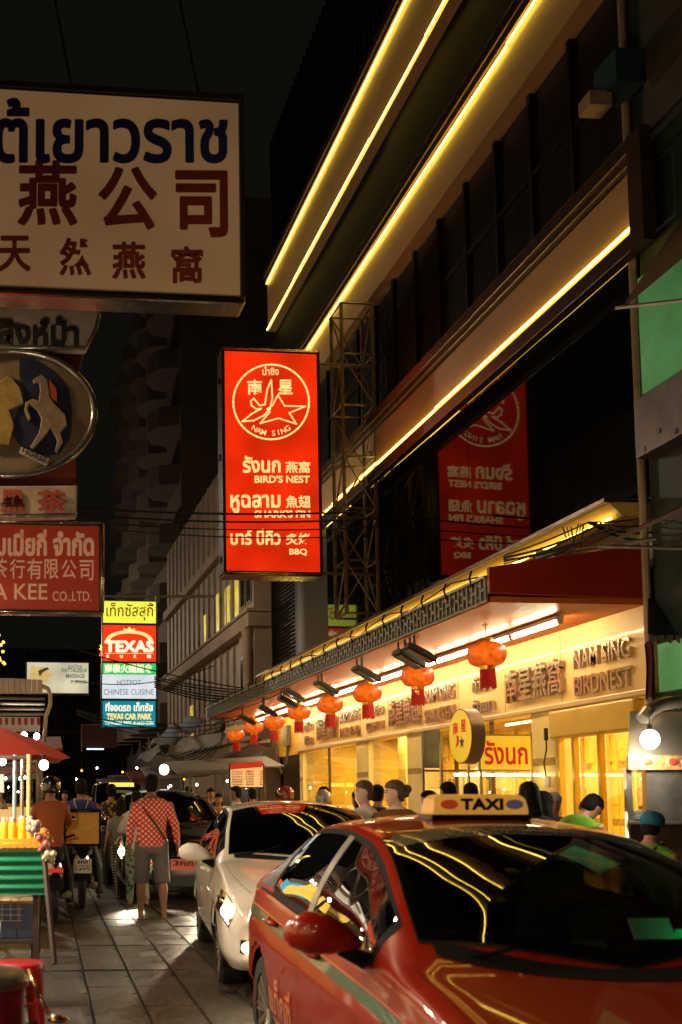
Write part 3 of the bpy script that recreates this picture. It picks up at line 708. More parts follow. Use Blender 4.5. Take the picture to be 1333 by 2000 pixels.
f = lambda q: at(q[0], q[1], Y=TY - .016) - t[1]
g.add([f(p) for p in arc + g_in], [(i, i + 1, 19 + i + 1, 19 + i) for i in range(18)]).obj('arch_emblem', m_arch, t[0])
crown = [(244, 1233), (241, 1227), (248, 1229), (253, 1224), (258, 1229), (265, 1227), (262, 1233)]
G().add([f(p) for p in crown], [tuple(range(7))]).obj('crown_emblem', m_arch, t[0])
stk(t, [(206, 1276), (300, 1276)], 1.2, m_arch, 'rule_line')
for k, ch in enumerate('SUKI'): L_(t, ch, (208 + k * 27, 1279, 213 + k * 27, 1285), m_wh, .05)
t = stack('restaurant_strip_sign', 'green strip with white Chinese characters in the stack of signs', (201, 1295, 305, 1316), glow('green_face', (.02, .50, .12), 1.0))
L_(t, '南泰火鍋飯食', (205, 1297, 298, 1314), m_wh, .03)
t = stack('cuisine_sign', 'bright white panel with thin grey words HOTPOT and CHINESE CUISINE in the stack of signs', (200, 1317, 305, 1364), glow('white_face', (.80, .88, .92), .85, base=(.2, .2, .2), uneven=.1))
m_gy = mat('grey_print', (.12, .15, .16), .5, emit=(.3, .4, .42), es=.22)
L_(t, 'HOTPOT', (229, 1328, 276, 1338), m_gy, 0); L_(t, 'CHINESE CUISINE', (203, 1346, 301, 1357), m_gy, 0)
t = stack('car_park_sign', 'teal panel with cream car park lettering, bottom of the stacked signs', (201, 1369, 304, 1419), glow('teal_face', (.0, .24, .36), .85, uneven=.1))
L_(t, 'ที่จอดรถ เท็กซัส', (207, 1372, 299, 1389), m_wh, .03); L_(t, 'TEXAS CAR PARK', (209, 1394, 296, 1405), glow('yellow_print', (1, .75, .2), .95), .05); L_(t, 'Tel.0-2223-9807, 0-2623-3286', (205, 1409, 301, 1416), m_wh, .03)
m_dim = mat('dim_grey_metal', (.2, .17, .13), .5, metal=.4, var=.4)
pole = tag(G().tube([at(305, 1420, Y=TY + .25), at(305, 1165, Y=TY + .25)], .06, 8).tube([at(205, 1165, Y=TY + .25), at(420, 1165, Y=TY + .25)], .05, 6).obj('sign_pole', m_dim), 'grey gallows pole carrying the stacked signs', 'pole')
sg2 = thing('small_neon_sign', 'little neon figure in yellow and red glowing left of the red TEXAS panel', 'neon sign', at(197, 1280, Y=TY))
f2 = lambda x, y: at(x, y, Y=TY) - at(197, 1280, Y=TY)
G().tube([f2(196, 1260), f2(199, 1264), f2(195, 1268), f2(199, 1270)], .02, 5).obj('upper_tube', glow('neon_yellow', (1, .6, .05), 3), sg2)
G().tube([f2(199, 1272), f2(195, 1280), f2(199, 1282)], .02, 5).obj('lower_tube', glow('neon_red', (1, .08, .02), 2), sg2)
t = stack('massage_sign', 'white lit billboard of a massage parlour, left of the stacked signs', (53, 1294, 173, 1353), glow('massage_face', (.85, .80, .55), .62, base=(.2, .2, .16), uneven=.35, scale=1.3), Y=30.0)
L_(t, 'นวดไทย', (133, 1297, 160, 1304), m_gy, .02); L_(t, 'RATTALEELA', (121, 1305, 170, 1313), m_gy, .03); L_(t, 'MASSAGE', (129, 1316, 166, 1324), m_gy, .03); L_(t, '按摩足浴', (138, 1328, 170, 1335), m_gy, .02)
g = G(); g.add([at(*q, Y=29.98) - t[1] for q in ((62, 1300), (88, 1304), (103, 1316), (95, 1330), (72, 1340), (58, 1326))], [(0, 1, 2, 3, 4, 5)]).obj('picture', mat('leaf_picture', (.45, .33, .12), .5, emit=(.6, .5, .2), es=.6, var=.4, scale=9), t[0])
g = G(); g.add([at(*q, Y=29.97) - t[1] for q in ((75, 1310), (92, 1303), (97, 1306), (84, 1313), (78, 1322))], [(0, 1, 2, 3, 4)]).obj('dark_leaf', mat('dark_leaf_print', (.08, .08, .05), .5), t[0])

# ================================================================ CARS
def pch(pts):
    xs = [p[0] for p in pts]; ys = [p[1] for p in pts]; n = len(pts)
    d = [(ys[i + 1] - ys[i]) / (xs[i + 1] - xs[i]) for i in range(n - 1)]
    m = [d[0]] + [0 if d[i - 1] * d[i] <= 0 else 2 * d[i - 1] * d[i] / (d[i - 1] + d[i]) for i in range(1, n - 1)] + [d[-1]]
    def f(x):
        if x <= xs[0]: return ys[0]
        if x >= xs[-1]: return ys[-1]
        for i in range(n - 1):
            if x <= xs[i + 1]: break
        h = xs[i + 1] - xs[i]; t = (x - xs[i]) / h
        return (2 * t**3 - 3 * t * t + 1) * ys[i] + (t**3 - 2 * t * t + t) * h * m[i] + (-2 * t**3 + 3 * t * t) * ys[i + 1] + (t**3 - t * t) * h * m[i + 1]
    return f
class Body:
    """car body surface: u runs from the front bumper (0) to the tail (L), v from sill (0) over belt (3) and roof rail (4) to the centre line (6)"""
    def __init__(s, L, zt, zr, zb, wm, wr, wheels, rw=.31, bow=.16, sill=.22, tum=.045):
        s.L = L; s.zt = pch(zt); s.zr = pch(zr); s.zb = pch(zb); s.wm = pch(wm); s.wr = pch(wr); s.wheels = wheels; s.rw = rw; s.bow = bow; s.sill = sill; s.tum = tum
    def S(s, u, v, side=1):
        w = s.wm(u); zb = s.zb(u); zr = s.zr(u); zt = s.zt(u); zs = s.sill
        P = [(w - .07, zs), (w - .005, zs + .22 * (zb - zs)), (w + .004, zs + .62 * (zb - zs)), (w - .05, zb), (min(s.wr(u), w - .06), max(zr, zb + .004))]
        if v <= 3:
            i = min(int(v), 2); t = v - i
            p0 = P[max(i - 1, 0)]; p1 = P[i]; p2 = P[i + 1]; p3 = P[min(i + 2, 3)]
            c = lambda k: .5 * (2 * p1[k] + (p2[k] - p0[k]) * t + (2 * p0[k] - 5 * p1[k] + 4 * p2[k] - p3[k]) * t * t + (3 * p1[k] - p0[k] - 3 * p2[k] + p3[k]) * t**3)
            x, z = c(0), c(1)
            x += .012 * math.exp(-((v - 2.25) / .16) ** 2)          # crease along the doors
        elif v <= 4:
            t = v - 3; x = P[3][0] + (P[4][0] - P[3][0]) * t + .03 * math.sin(PI * t); z = P[3][1] + (P[4][1] - P[3][1]) * t
        else:
            q = (v - 4) / 2; x = P[4][0] * (1 - q); z = P[4][1] + (zt - P[4][1]) * (1 - (1 - q) ** 2.4)
        y = u
        y += s.bow * (x / .85) ** 2 * max(0, 1 - u / .9) ** 2
        y -= s.bow * (x / .85) ** 2 * max(0, 1 - (s.L - u) / .9) ** 2
        if v < 1: y += (.07 * (1 - v) * max(0, 1 - u / .4) - .07 * (1 - v) * max(0, 1 - (s.L - u) / .4))
        return Vector((x * side, y, z))
    def body(s, name, m, par, holes=()):
        g = G()
        us = []; u = 0
        for k in range(10): us.append(.18 * (k / 10) ** 1.4)
        n = int((s.L - .36) / .035)
        us += [.18 + (s.L - .36) * k / n for k in range(n + 1)] + [s.L - .18 * ((9 - k) / 10) ** 1.4 for k in range(10)]
        vs = [k / 7 for k in range(21)] + [3 + k / 6 for k in range(6)] + [4 + k / 6 for k in range(13)]
        arch = [(uc, s.rw + .055) for uc in s.wheels]
        for side in (1, -1):
            vv = {}; fs = []; pts = []
            for i, u in enumerate(us):
                for j, v in enumerate(vs):
                    p = s.S(u, v, side)
                    for uc, ra in arch:
                        dy = p.y - uc; dz = p.z - .315; r_ = math.hypot(dy, dz)
                        if v <= 3 and .6 * ra < r_ < ra and abs(p.x) > .5 : pass
                    vv[i, j] = len(pts); pts.append(p)
            inside = lambda p: any(math.hypot(p.y - uc, p.z - .315) < ra for uc, ra in arch)
            keep = []
            for i in range(len(us) - 1):
                for j in range(len(vs) - 1):
                    q = [vv[i, j], vv[i + 1, j], vv[i + 1, j + 1], vv[i, j + 1]]
                    uc_, vc_ = (us[i] + us[i + 1]) / 2, (vs[j] + vs[j + 1]) / 2
                    if vc_ < 3:
                        c = sum((pts[k] for k in q), Vector()) / 4
                        if inside(c): continue
                    if any(h(uc_, vc_, side) for h in holes): continue
                    keep.append(q)
            used = {k for q in keep for k in q}
            for k in used:
                p = pts[k]
                if p.z > 1.0: continue
                for uc, ra in arch:
                    d = Vector((p.y - uc, p.z - .315))
                    if .1 < d.length < ra: d = d.normalized() * ra; p.y = uc + d.x; p.z = max(.315 + d.y, s.sill - .0)
            g.add(pts, keep)
        # end caps
        for (u, sg_) in ((0, 1), (s.L, -1)):
            rows = [s.S(u, k / 7) for k in range(22)] + [s.S(u, 3.5), s.S(u, 4)]
            pts = []; fs = []
            for p in rows:
                for t in range(13):
                    x = p.x * (1 - t / 6); b_ = s.bow * (x * x - p.x * p.x) / .85**2
                    pts.append((x, p.y + b_ * sg_, p.z))
            for i in range(len(rows) - 1):
                for t in range(12): fs.append((i * 13 + t, i * 13 + t + 1, (i + 1) * 13 + t + 1, (i + 1) * 13 + t))
            g.add(pts, fs)
        me = g.mesh(name, m, smooth=50, fix=False)
        b = bmesh.new(); b.from_mesh(me); bmesh.ops.remove_doubles(b, verts=b.verts, dist=.0006); bmesh.ops.dissolve_degenerate(b, dist=.0004, edges=b.edges); bmesh.ops.recalc_face_normals(b, faces=b.faces); b.to_mesh(me); b.free()
        me.polygons.foreach_set('use_smooth', [True] * len(me.polygons)); me.set_sharp_from_angle(angle=R(50))
        return link(name, me, par)
    def patch(s, name, m, par, fn, nu=20, nv=8, off=.004, side=1, **k):
        """a piece lying on the surface; fn(a,b) -> (u,v)"""
        def P(a, b):
            u, v = fn(a, b); e = .01
            p = s.S(u, v, side); du = s.S(u + e, v, side) - s.S(u - e, v, side); dv = s.S(u, min(v + e, 6), side) - s.S(u, v - e, side)
            nrm = du.cross(dv); nrm.normalize()
            c = Vector((0, s.L * .5, .6))
            if nrm.dot(p - c) < 0: nrm = -nrm
            return p + nrm * off
        return G().grid(P, nu, nv).obj(name, m, par, smooth=True, **k)
    def patch2(s, name, m, par, fn, nu=24, nv=12, off=.004):
        """a piece across the centre line: fn(a,b) with b in -1..1 -> (u, v, side)"""
        def P(a, b):
            b = b * 2 - 1; u, v = fn(a, abs(b)); side = 1 if b >= 0 else -1; e = .01
            p = s.S(u, v, side); du = s.S(u + e, v, side) - s.S(u - e, v, side); dv = s.S(u, min(v + e, 6), side) - s.S(u, v - e, side)
            if v > 5.95: dv = s.S(u, v - e, side) - s.S(u, v - 2 * e, side)
            nrm = du.cross(dv).normalized()
            if nrm.dot(p - Vector((0, s.L * .5, .6))) < 0: nrm = -nrm
            return p + nrm * off
        return G().grid(P, nu, nv * 2).obj(name, m, par, smooth=True)
m_tyre = mat('tyre_rubber', (.018, .017, .016), .75, bump=.3, bscale=50)
m_rim = mat('alloy_rim', (.55, .5, .42), .25, metal=.9)
m_black = mat('black_trim', (.008, .008, .008), .35)
m_matt = mat('matt_black_plastic', (.010, .010, .009), .7, spec=.15)
m_rub = mat('window_rubber', (.006, .006, .006), .7, spec=.12)
m_inner = mat('car_interior', (.03, .027, .024), .8)
m_wsglass = glass('windscreen_glass', (.34, .34, .33), 2.0, 1.45)
m_sdglass = glass('side_glass', (.16, .16, .155), 2.3, 1.5)
m_chromec = mat('car_chrome', (.7, .65, .55), .1, metal=1.0)
def wheel_mesh(r, w=.2, spokes=10):
    g = G()
    prof = [(r * .66, -w / 2), (r * .92, -w / 2), (r, -w * .36), (r, w * .36), (r * .92, w / 2), (r * .66, w / 2)]
    tyre = G().lathe(prof, 36, axis='x', caps=False).mesh('tyre', m_tyre, smooth=40)
    rg = G().lathe([(r * .67, -w * .46), (r * .60, -w * .44), (r * .58, w * .2), (r * .2, w * .2)], 30, axis='x', caps=False)
    for k in range(spokes):
        a = 2 * PI * k / spokes
        for da in (-.09, .09):
            rg.tube([(-w * .36, math.cos(a + da * .4) * r * .12, math.sin(a + da * .4) * r * .12), (-w * .43, math.cos(a + da) * r * .62, math.sin(a + da) * r * .62)], .013, 5)
    rg.lathe([(r * .17, -w * .34), (r * .15, -w * .42), (.01, -w * .44)], 16, axis='x')
    return tyre, rg.mesh('rim', m_rim, smooth=40), G().lathe([(r * .57, w * .1), (r * .57, w * .12), (.02, w * .12)], 20, axis='x').mesh('brake_disc', mat('brake_disc', (.08, .07, .06), .4, metal=.7))
def make_car(name, label, cat, B, paint, loc, rz, roofu=(2.3, 3.3), cowl=1.2, a_top=2.25, doors=(1.5, 2.62, 2.72, 3.5), quarter=(3.56, 3.85), rear=(3.5, 4.2), glass_ws=None, headlight=True, hl=(.05, .52, 2.05, 2.92), group=None, seats=True, mirror_m=None):
    t = thing(name, label, cat, loc, rz, group)
    gw = glass_ws or m_wsglass
    vlo, vhi = 3.10, 3.90
    d0, d1, d2, d3 = doors
    def hole_side(u, v, sd): return vlo + .04 < v < vhi - .04 and (d0 + .14 < u < d1 - .03 or d2 + .03 < u < d3 - .03)
    def hole_ws(u, v, sd):
        if v < 4.2: return False
        q = (v - 4) / 2; lo = cowl + .22 - .20 * q; hi = a_top + .06 * q
        return lo + .05 < u < hi - .05
    B.body('body', paint, t, (hole_side, hole_ws))
    for sd in (1, -1):
        # rubber surround then the panes
        sur = B.patch('window_surround', m_rub, t, lambda a, b: (d0 + (d3 + .03 - d0) * a, vlo - .06 + (vhi - vlo + .12) * b), 40, 5, .0025, sd)
        b = bmesh.new(); b.from_mesh(sur.data)
        kill = []
        for f in b.faces:
            c = f.calc_center_median(); 
            if (d0 + .16 < c.y < d1 - .02 or d2 + .02 < c.y < d3 - .02):
                idx = f.index % 5
                if 1 <= idx <= 3: kill.append(f)
        bmesh.ops.delete(b, geom=kill, context='FACES'); b.to_mesh(sur.data); b.free()
        B.patch('front_side_window', m_sdglass, t, lambda a, b: (d0 + .05 + (d1 - d0 - .05) * a, vlo + (vhi - vlo) * b), 24, 5, .005, sd)
        B.patch('rear_side_window', m_sdglass, t, lambda a, b: (d2 + (d3 - d2 - .10 * (b ** 2)) * a, vlo + (vhi - vlo) * b), 20, 5, .005, sd)
        if quarter:
            B.patch('quarter_window', m_black, t, lambda a, b: (quarter[0] - .06 * b * b + (quarter[1] - quarter[0]) * a * (1 - .75 * b), vlo + (vhi - vlo) * b), 10, 5, .006, sd)
        B.patch('window_trim', m_rub, t, lambda a, b: (d0 - .02 + (d3 + .36 - d0) * a, vlo - .10 + .035 * b), 40, 1, .009, sd)
        for k, ud in enumerate((d0 - .25, (d1 + d2) / 2, d3 + .02)):
            B.patch('door_seam', m_black, t, lambda a, b: (ud + .006 * b - (.0 if k < 2 else .12 * (1 - a)), .35 + 2.75 * a), 16, 1, .0022, sd)
        for ud in (d1 - .28, d3 - .26):
            p = B.S(ud, 2.55, sd); G().tube([(p.x + .012 * sd, p.y, p.z), (p.x + .035 * sd, p.y + .05, p.z + .004), (p.x + .035 * sd, p.y + .17, p.z + .006), (p.x + .012 * sd, p.y + .21, p.z + .004)], .016, 8).obj('door_handle', paint, t, smooth=True)
        # mirror
        um = d0 + .10; p = B.S(um, 3.05, sd)
        g = G(); M = [(.0, .0, 0, .02, .02), (.06, -.015, .025, .045, .05), (.13, -.02, .04, .062, .078), (.21, -.01, .045, .06, .082), (.27, .015, .04, .04, .055), (.29, .03, .035, .012, .02)]
        rings = []
        for (dx, dy, dz, ry, rz_) in M:
            rings.append([(p.x + sd * (.02 + dx), p.y + dy + ry * math.cos(2 * PI * k / 14), p.z + .06 + dz + rz_ * math.sin(2 * PI * k / 14)) for k in range(14)])
        mo = g.loft(rings).obj('side_mirror', mirror_m or paint, t, smooth=60)
        G().tube([(p.x - .01 * sd, p.y + .02, p.z - .01), (p.x + .10 * sd, p.y + .01, p.z + .04)], [.035, .025], 8).obj('mirror_stalk', m_matt, mo, smooth=True)
        G().lathe([(.065, 0), (.06, .006)], 16, (p.x + sd * .185, p.y + .048, p.z + .105), 'y', sx=1.25).obj('mirror_glass', m_chromec, mo)
        # wheels
    tm, rm, bm_ = wheel_mesh(B.rw)
    for uc in B.wheels:
        for sd in (1, -1):
            x = (B.wm(uc) - .12) * sd
            o = link('wheel', tm, t, (x, uc, B.rw), (0, 0, 0 if sd < 0 else PI))
            link('rim', rm, o); link('brake_disc', bm_, o)
            g = G(); ra = B.rw + .055
            g.grid(lambda a, b: ((B.wm(uc) - .03 - .42 * b) * sd, uc - math.cos(-.35 + (PI + .7) * a) * ra, .315 + math.sin(-.35 + (PI + .7) * a) * ra), 24, 1).add([((B.wm(uc) - .44) * sd, uc + ra * q, z) for q, z in ((-1, .1), (1, .1), (1, .72), (-1, .72))], [(0, 1, 2, 3)])
            g.obj('wheel_well', m_matt, t)
            B_ = B
            G().grid(lambda a, b: (lambda an: ((B_.wm(uc) - .012 + .012 * b - (.0 if .315 + math.sin(an) * ra > .45 else .03)) * sd, uc - math.cos(an) * (ra - .018 + .02 * b), .315 + math.sin(an) * (ra - .018 + .02 * b)))(-.1 + (PI + .2) * a), 24, 1).obj('arch_lip', paint, t, smooth=True)
    G().bx(-B.wm(2) + .12, B.wm(2) - .12, .45, B.L - .45, B.sill - .02, B.sill + .06).obj('floor_pan', m_matt, t)
    # windscreen: black border then glass
    def ws(k0, k1):
        def fn(a, b):
            v = 6 - (2 - k1) * b; q = (v - 4) / 2; lo = cowl + .22 - .20 * q; hi = a_top + .06 * q
            return (lo + k0 + (hi - lo - 2 * k0) * a, v)
        return fn
    sur = B.patch2('windscreen_border', m_black, t, ws(-.02, .07), 26, 16, .003)
    b = bmesh.new(); b.from_mesh(sur.data); nv = 32
    kill = [f for f in b.faces if 2 <= f.index // nv <= 23 and 1 <= f.index % nv <= nv - 2]
    bmesh.ops.delete(b, geom=kill, context='FACES'); b.to_mesh(sur.data); b.free()
    wsg = B.patch2('windscreen', gw, t, ws(.0, .09), 26, 14, .006)
    r0, r1 = rear
    B.patch2('rear_window', m_black, t, lambda a, b: (r0 + (r1 - r0) * a, 6 - 1.85 * b), 16, 12, .005)
    for sd in (1, -1):
        x1 = B.S(cowl + .1, 4.6, sd)
        G().tube([(sd * .42 - .22, cowl + .10, B.zt(cowl) + .012), (sd * .42 - .0, cowl + .06, B.zt(cowl + .06) + .03), (sd * .42 + .18, cowl + .16, B.S(cowl + .16, 5.2).z + .03)], .008, 5).obj('wiper', m_matt, t)
    B.patch2('cowl_panel', m_matt, t, lambda a, b: (cowl - .10 + .10 * a + .2 * b * b * 1, 6 - 1.8 * b), 3, 12, .004)
    B.patch2('bonnet_seam', m_black, t, lambda a, b: (.16 + .006 * a + .02 * b, 6 - 1.9 * b), 1, 12, .002)
    for sd in (1, -1): B.patch('bonnet_seam', m_black, t, lambda a, b: (.16 + (cowl - .1) * a, 3.86 + .02 * b), 20, 1, .002, sd)
    if seats:
        dz = B.zb(cowl + .3)
        g = G(); g.loft([[(x, cowl + .15, dz - .25), (x, cowl + .12, dz + .0), (x, cowl + .35, dz + .035), (x, cowl + .62, dz - .02), (x, cowl + .62, dz - .3)] for x in (-.66, -.3, 0, .3, .66)]); g.obj('dashboard', m_inner, t)
        sw = G(); cc = Vector((.36, cowl + .78, dz - .02)); sw.tube([cc + Vector((.19 * math.cos(2 * PI * k / 24), .19 * math.sin(2 * PI * k / 24) * .35, .19 * math.sin(2 * PI * k / 24) * .94)) for k in range(25)], .014, 6, caps=False)
        sw.tube([cc + Vector((-.18, 0, 0)), cc + Vector((.18, 0, 0))], .02, 5).tube([cc, cc + Vector((0, -.2, -.05))], .025, 6).obj('steering_wheel', m_inner, t, smooth=True)
        for (x, yy) in ((-.38, cowl + 1.3), (.38, cowl + 1.3)):
            so = G().loft([[(x + px * .25 * k, yy + dy, z) for px, dy in ((-1, 0), (-.9, .1), (.9, .1), (1, 0), (.8, -.05), (-.8, -.05))] for k, dy_, z in ((.9, 0, .45), (1, .02, .75), (.85, .08, 1.02))]).obj('seat', m_inner, t, bevel=.02)
            G().box((x, yy + .1, 1.12), (.26, .09, .17), (R(-8), 0, 0)).obj('headrest', m_inner, so, bevel=.03)
        G().box((0, cowl + 2.3, .78), (1.25, .2, .6), (R(-10), 0, 0)).obj('rear_seat', m_inner, t, bevel=.05)
        G().box((0, a_top - .12, B.zt(a_top) - .10), (.24, .02, .07)).obj('cabin_mirror', m_black, t, bevel=.01)
    return t

# ---- red taxi
ZT = [(0, .50), (.05, .60), (.2, .69), (.6, .79), (1.0, .87), (1.18, .905), (1.35, 1.0), (1.7, 1.18), (2.05, 1.31), (2.35, 1.385), (2.8, 1.425), (3.2, 1.42), (3.6, 1.36), (4.0, 1.21), (4.25, 1.10), (4.5, 1.06), (4.6, .96)]
ZR = [(0, .50), (.05, .59), (.2, .68), (.6, .785), (1.0, .875), (1.25, .92), (1.45, 1.0), (1.75, 1.15), (2.05, 1.26), (2.35, 1.335), (2.8, 1.37), (3.2, 1.36), (3.6, 1.28), (3.95, 1.15), (4.2, 1.06), (4.5, 1.02), (4.6, .93)]
ZB = [(0, .49), (.05, .57), (.2, .65), (.6, .74), (1.2, .85), (2.0, .90), (3.0, .945), (3.8, .985), (4.3, .99), (4.6, .9)]
WM = [(0, .66), (.08, .74), (.3, .82), (.8, .865), (1.4, .875), (3.2, .88), (3.9, .87), (4.3, .81), (4.6, .68)]
WR = [(0, .5), (.3, .66), (.8, .72), (1.25, .73), (1.6, .69), (2.3, .585), (3.2, .565), (3.7, .58), (4.2, .64), (4.6, .55)]
m_taxi = mat('taxi_red_paint', (.34, .014, .0018), .34, var=.06, scale=2, coat=1.0, spec=.2)
m_orange = mat('taxi_number_print', (.62, .20, .09), .4)
m_green = mat('taxi_green_stripe', (.006, .055, .008), .35, coat=.6)
TB = Body(4.6, ZT, ZR, ZB, WM, WR, (.93, 3.62), .315)
TX, TYf, TRZ = 2.10, 2.42, R(-2.6)
taxi = make_car('taxi', 'glossy red taxi with a lit yellow roof sign, nearest car at the lower right', 'taxi', TB, m_taxi, (TX, TYf, 0), TRZ, doors=(1.52, 2.52, 2.62, 3.42), quarter=(3.47, 3.82))
TB.patch('b_pillar_trim', mat('grey_pillar_film', (.28, .26, .22), .3, coat=.5), taxi, lambda a, b: (2.525 + .09 * a, 3.08 + .84 * b), 2, 6, .008, -1)
for sd in (1, -1):
    TB.patch('green_stripe', m_green, taxi, lambda a, b: (.55 + 3.75 * a, 2.40 + .16 * b), 50, 1, .003, sd)
    TB.patch('stripe_edge', m_orange, taxi, lambda a, b: (.55 + 3.75 * a, 2.58 + .02 * b), 50, 1, .003, sd)
# side lettering: painted bars of Thai text and the number, on the left-hand side of the picture
def side_text(s, u0, u1, v0, v1, m, bold=.03):
    vs, fs = text_geo(s, bold); x0 = min(v.x for v in vs); x1 = max(v.x for v in vs); y0 = min(v.y for v in vs); y1 = max(v.y for v in vs)
    pts = []
    for v in vs:
        p = TB.S(u1 + (u0 - u1) * (v.x - x0) / (x1 - x0), v0 + (v1 - v0) * (v.y - y0) / (y1 - y0), -1); pts.append(p + Vector((-.006, 0, 0)))
    G().add(pts, fs).obj('side_lettering', m, taxi, fix=False)
side_text('แท็กซี่', 2.72, 3.25, 1.05, 1.7, m_orange); side_text('บุคคล', 2.78, 3.2, .5, .95, m_orange); side_text('1ท-4821'[0:2], 1.7, 1.95, 1.2, 1.75, m_orange); side_text('สหกรณ์', 1.7, 2.4, .5, 1.0, m_orange)
# light signature of the front
for sd in (1, -1):
    TB.patch('headlight', mat('headlamp_lens', (.25, .22, .18), .08, metal=.5, coat=1), taxi, lambda a, b: (.06 + .48 * a, 2.05 + .85 * b * (1 - .35 * a)), 12, 6, .005, sd)
rs = thing('roof_sign_tmp', '', '', (0, 0, 0))
bpy.data.objects.remove(rs)
m_roofs = glow('roof_sign_yellow', (1.0, .46, .07), .42, base=(.36, .16, .025), uneven=.15)
g = G(); cz = 1.418
def rsec(k, z, d=0): return [(sx * (.235 - k), 2.62 + sy * (.075 - k * .6) + d, z) for sx, sy in ((-1, -1), (-.97, -1.15), (0, -1.25), (.97, -1.15), (1, -1), (1, 1), (-1, 1))]
sgn = G().loft([rsec(0, cz + .012), rsec(.0, cz + .035), rsec(.010, cz + .085), rsec(.03, cz + .103), rsec(.06, cz + .108)]).obj('roof_sign', m_roofs, taxi, smooth=35, bevel=.006)
G().loft([rsec(-.012, cz - .012), rsec(-.012, cz + .012)]).obj('sign_base', m_black, sgn)
letters('TAXI', m_black, sgn, (-.10, 2.62 - .092, cz + .036), (1, 0, 0), (0, -.0, 1), .20, .050, bold=.06, lift=.008)
for sx, m in ((-.155, mat('badge_red', (.35, .04, .015), .4, emit=(.8, .10, .03), es=.25, var=.5, scale=60)), (.16, mat('badge_blue', (.08, .08, .14), .4, emit=(.25, .2, .28), es=.18, var=.5, scale=60))):
    G().lathe([(.042, 0), (.042, .006)], 22, (sx, 2.62 - .098, cz + .060), 'y', sy=.55).obj('sign_badge', m, sgn)
# visor strip lettering on top of the windscreen and papers behind the glass
m_strip = mat('visor_strip_blue', (.02, .025, .07), .25, coat=.5)
TB.patch2('visor_strip', m_strip, taxi, lambda a, b: (2.10 + .14 * a + .05 * (1 - b * b), 6 - 1.8 * b), 3, 14, .0085)
def ws_text(s, b0, b1, a0, a1, m):
    vs, fs = text_geo(s, .02); x0 = min(v.x for v in vs); x1 = max(v.x for v in vs); y0 = min(v.y for v in vs); y1 = max(v.y for v in vs); pts = []
    for v in vs:
        b = b0 + (b1 - b0) * (v.x - x0) / (x1 - x0); a = a0 + (a1 - a0) * (v.y - y0) / (y1 - y0)
        p = TB.S(2.10 + .14 * a + .05 * (1 - b * b), 6 - 1.8 * abs(b), 1 if b >= 0 else -1); pts.append(p + Vector((0, -.006, .012)))
    G().add(pts, fs).obj('strip_lettering', m, taxi, fix=False)
ws_text('บริษัท สหกรณ์แท็กซี่', -.55, .6, .25, .75, mat('strip_print', (.2, .18, .15), .5))
G().box((.30, 1.62, 1.0), (.16, .01, .09), (R(-35), 0, 0)).obj('permit_card', mat('white_card', (.75, .72, .65), .6), taxi)
G().box((.44, 1.60, .96), (.10, .05, .08)).obj('meter_display', glow('green_meter', (.0, .7, .10), .55), taxi, bevel=.01)
l = bpy.data.lights.new('meter_light', 'POINT'); l.energy = .3; l.color = (0, 1, .25); l.shadow_soft_size = .05
o = bpy.data.objects.new('meter_light', l); col.objects.link(o); o.parent = taxi; o.location = (.42, 1.50, 1.03)
G().box((.02, 1.55, .95), (.12, .01, .03), (R(-30), 0, 0)).obj('dash_card', mat('dull_card', (.3, .25, .2), .6), taxi)

# ---- white hatchback-like sedan
ZT2 = [(0, .58), (.05, .72), (.2, .83), (.6, .92), (.95, .98), (1.12, 1.02), (1.3, 1.11), (1.65, 1.28), (2.0, 1.41), (2.3, 1.47), (2.8, 1.495), (3.2, 1.48), (3.6, 1.42), (3.95, 1.28), (4.15, 1.13), (4.3, 1.0)]
ZR2 = [(0, .58), (.05, .71), (.2, .81), (.6, .90), (.95, .96), (1.2, .99), (1.45, 1.10), (1.7, 1.22), (2.0, 1.34), (2.3, 1.405), (2.8, 1.43), (3.2, 1.41), (3.6, 1.33), (3.95, 1.18), (4.15, 1.06), (4.3, .97)]
ZB2 = [(0, .57), (.05, .69), (.2, .78), (.6, .86), (1.2, .91), (2.0, .95), (3.0, .99), (3.8, 1.03), (4.1, 1.02), (4.3, .94)]
WM2 = [(0, .74), (.06, .79), (.25, .83), (.7, .85), (1.3, .85), (3.2, .85), (3.8, .83), (4.1, .78), (4.3, .68)]
WR2 = [(0, .5), (.3, .64), (.8, .71), (1.2, .72), (1.6, .68), (2.25, .59), (3.2, .57), (3.7, .58), (4.1, .62), (4.3, .55)]
m_white = mat('white_car_paint', (.82, .77, .68), .3, var=.04, coat=1.0)
m_tint = glass('dark_tinted_glass', (.02, .02, .02), 1.8, 1.45)
WB = Body(4.3, ZT2, ZR2, ZB2, WM2, WR2, (.84, 3.38), .30, bow=.16)
white = make_car('white_car', 'white compact car facing the camera with headlight and fog light on, behind the red taxi', 'car', WB, m_white, (2.40, 7.85, 0), R(-6.2), cowl=1.1, a_top=2.15, doors=(1.42, 2.45, 2.53, 3.3), quarter=(3.34, 3.62), rear=(3.45, 4.05), glass_ws=m_tint)
m_hl = mat('headlamp_dark_bowl', (.10, .085, .06), .12, metal=.6, coat=1)
m_beam = glow('headlamp_beam', (1.0, .86, .58), 28.0)
m_fog = glow('fog_lamp_glow', (1.0, .74, .36), 12.0)
m_refl = glow('headlamp_reflector', (1.0, .72, .36), .9)
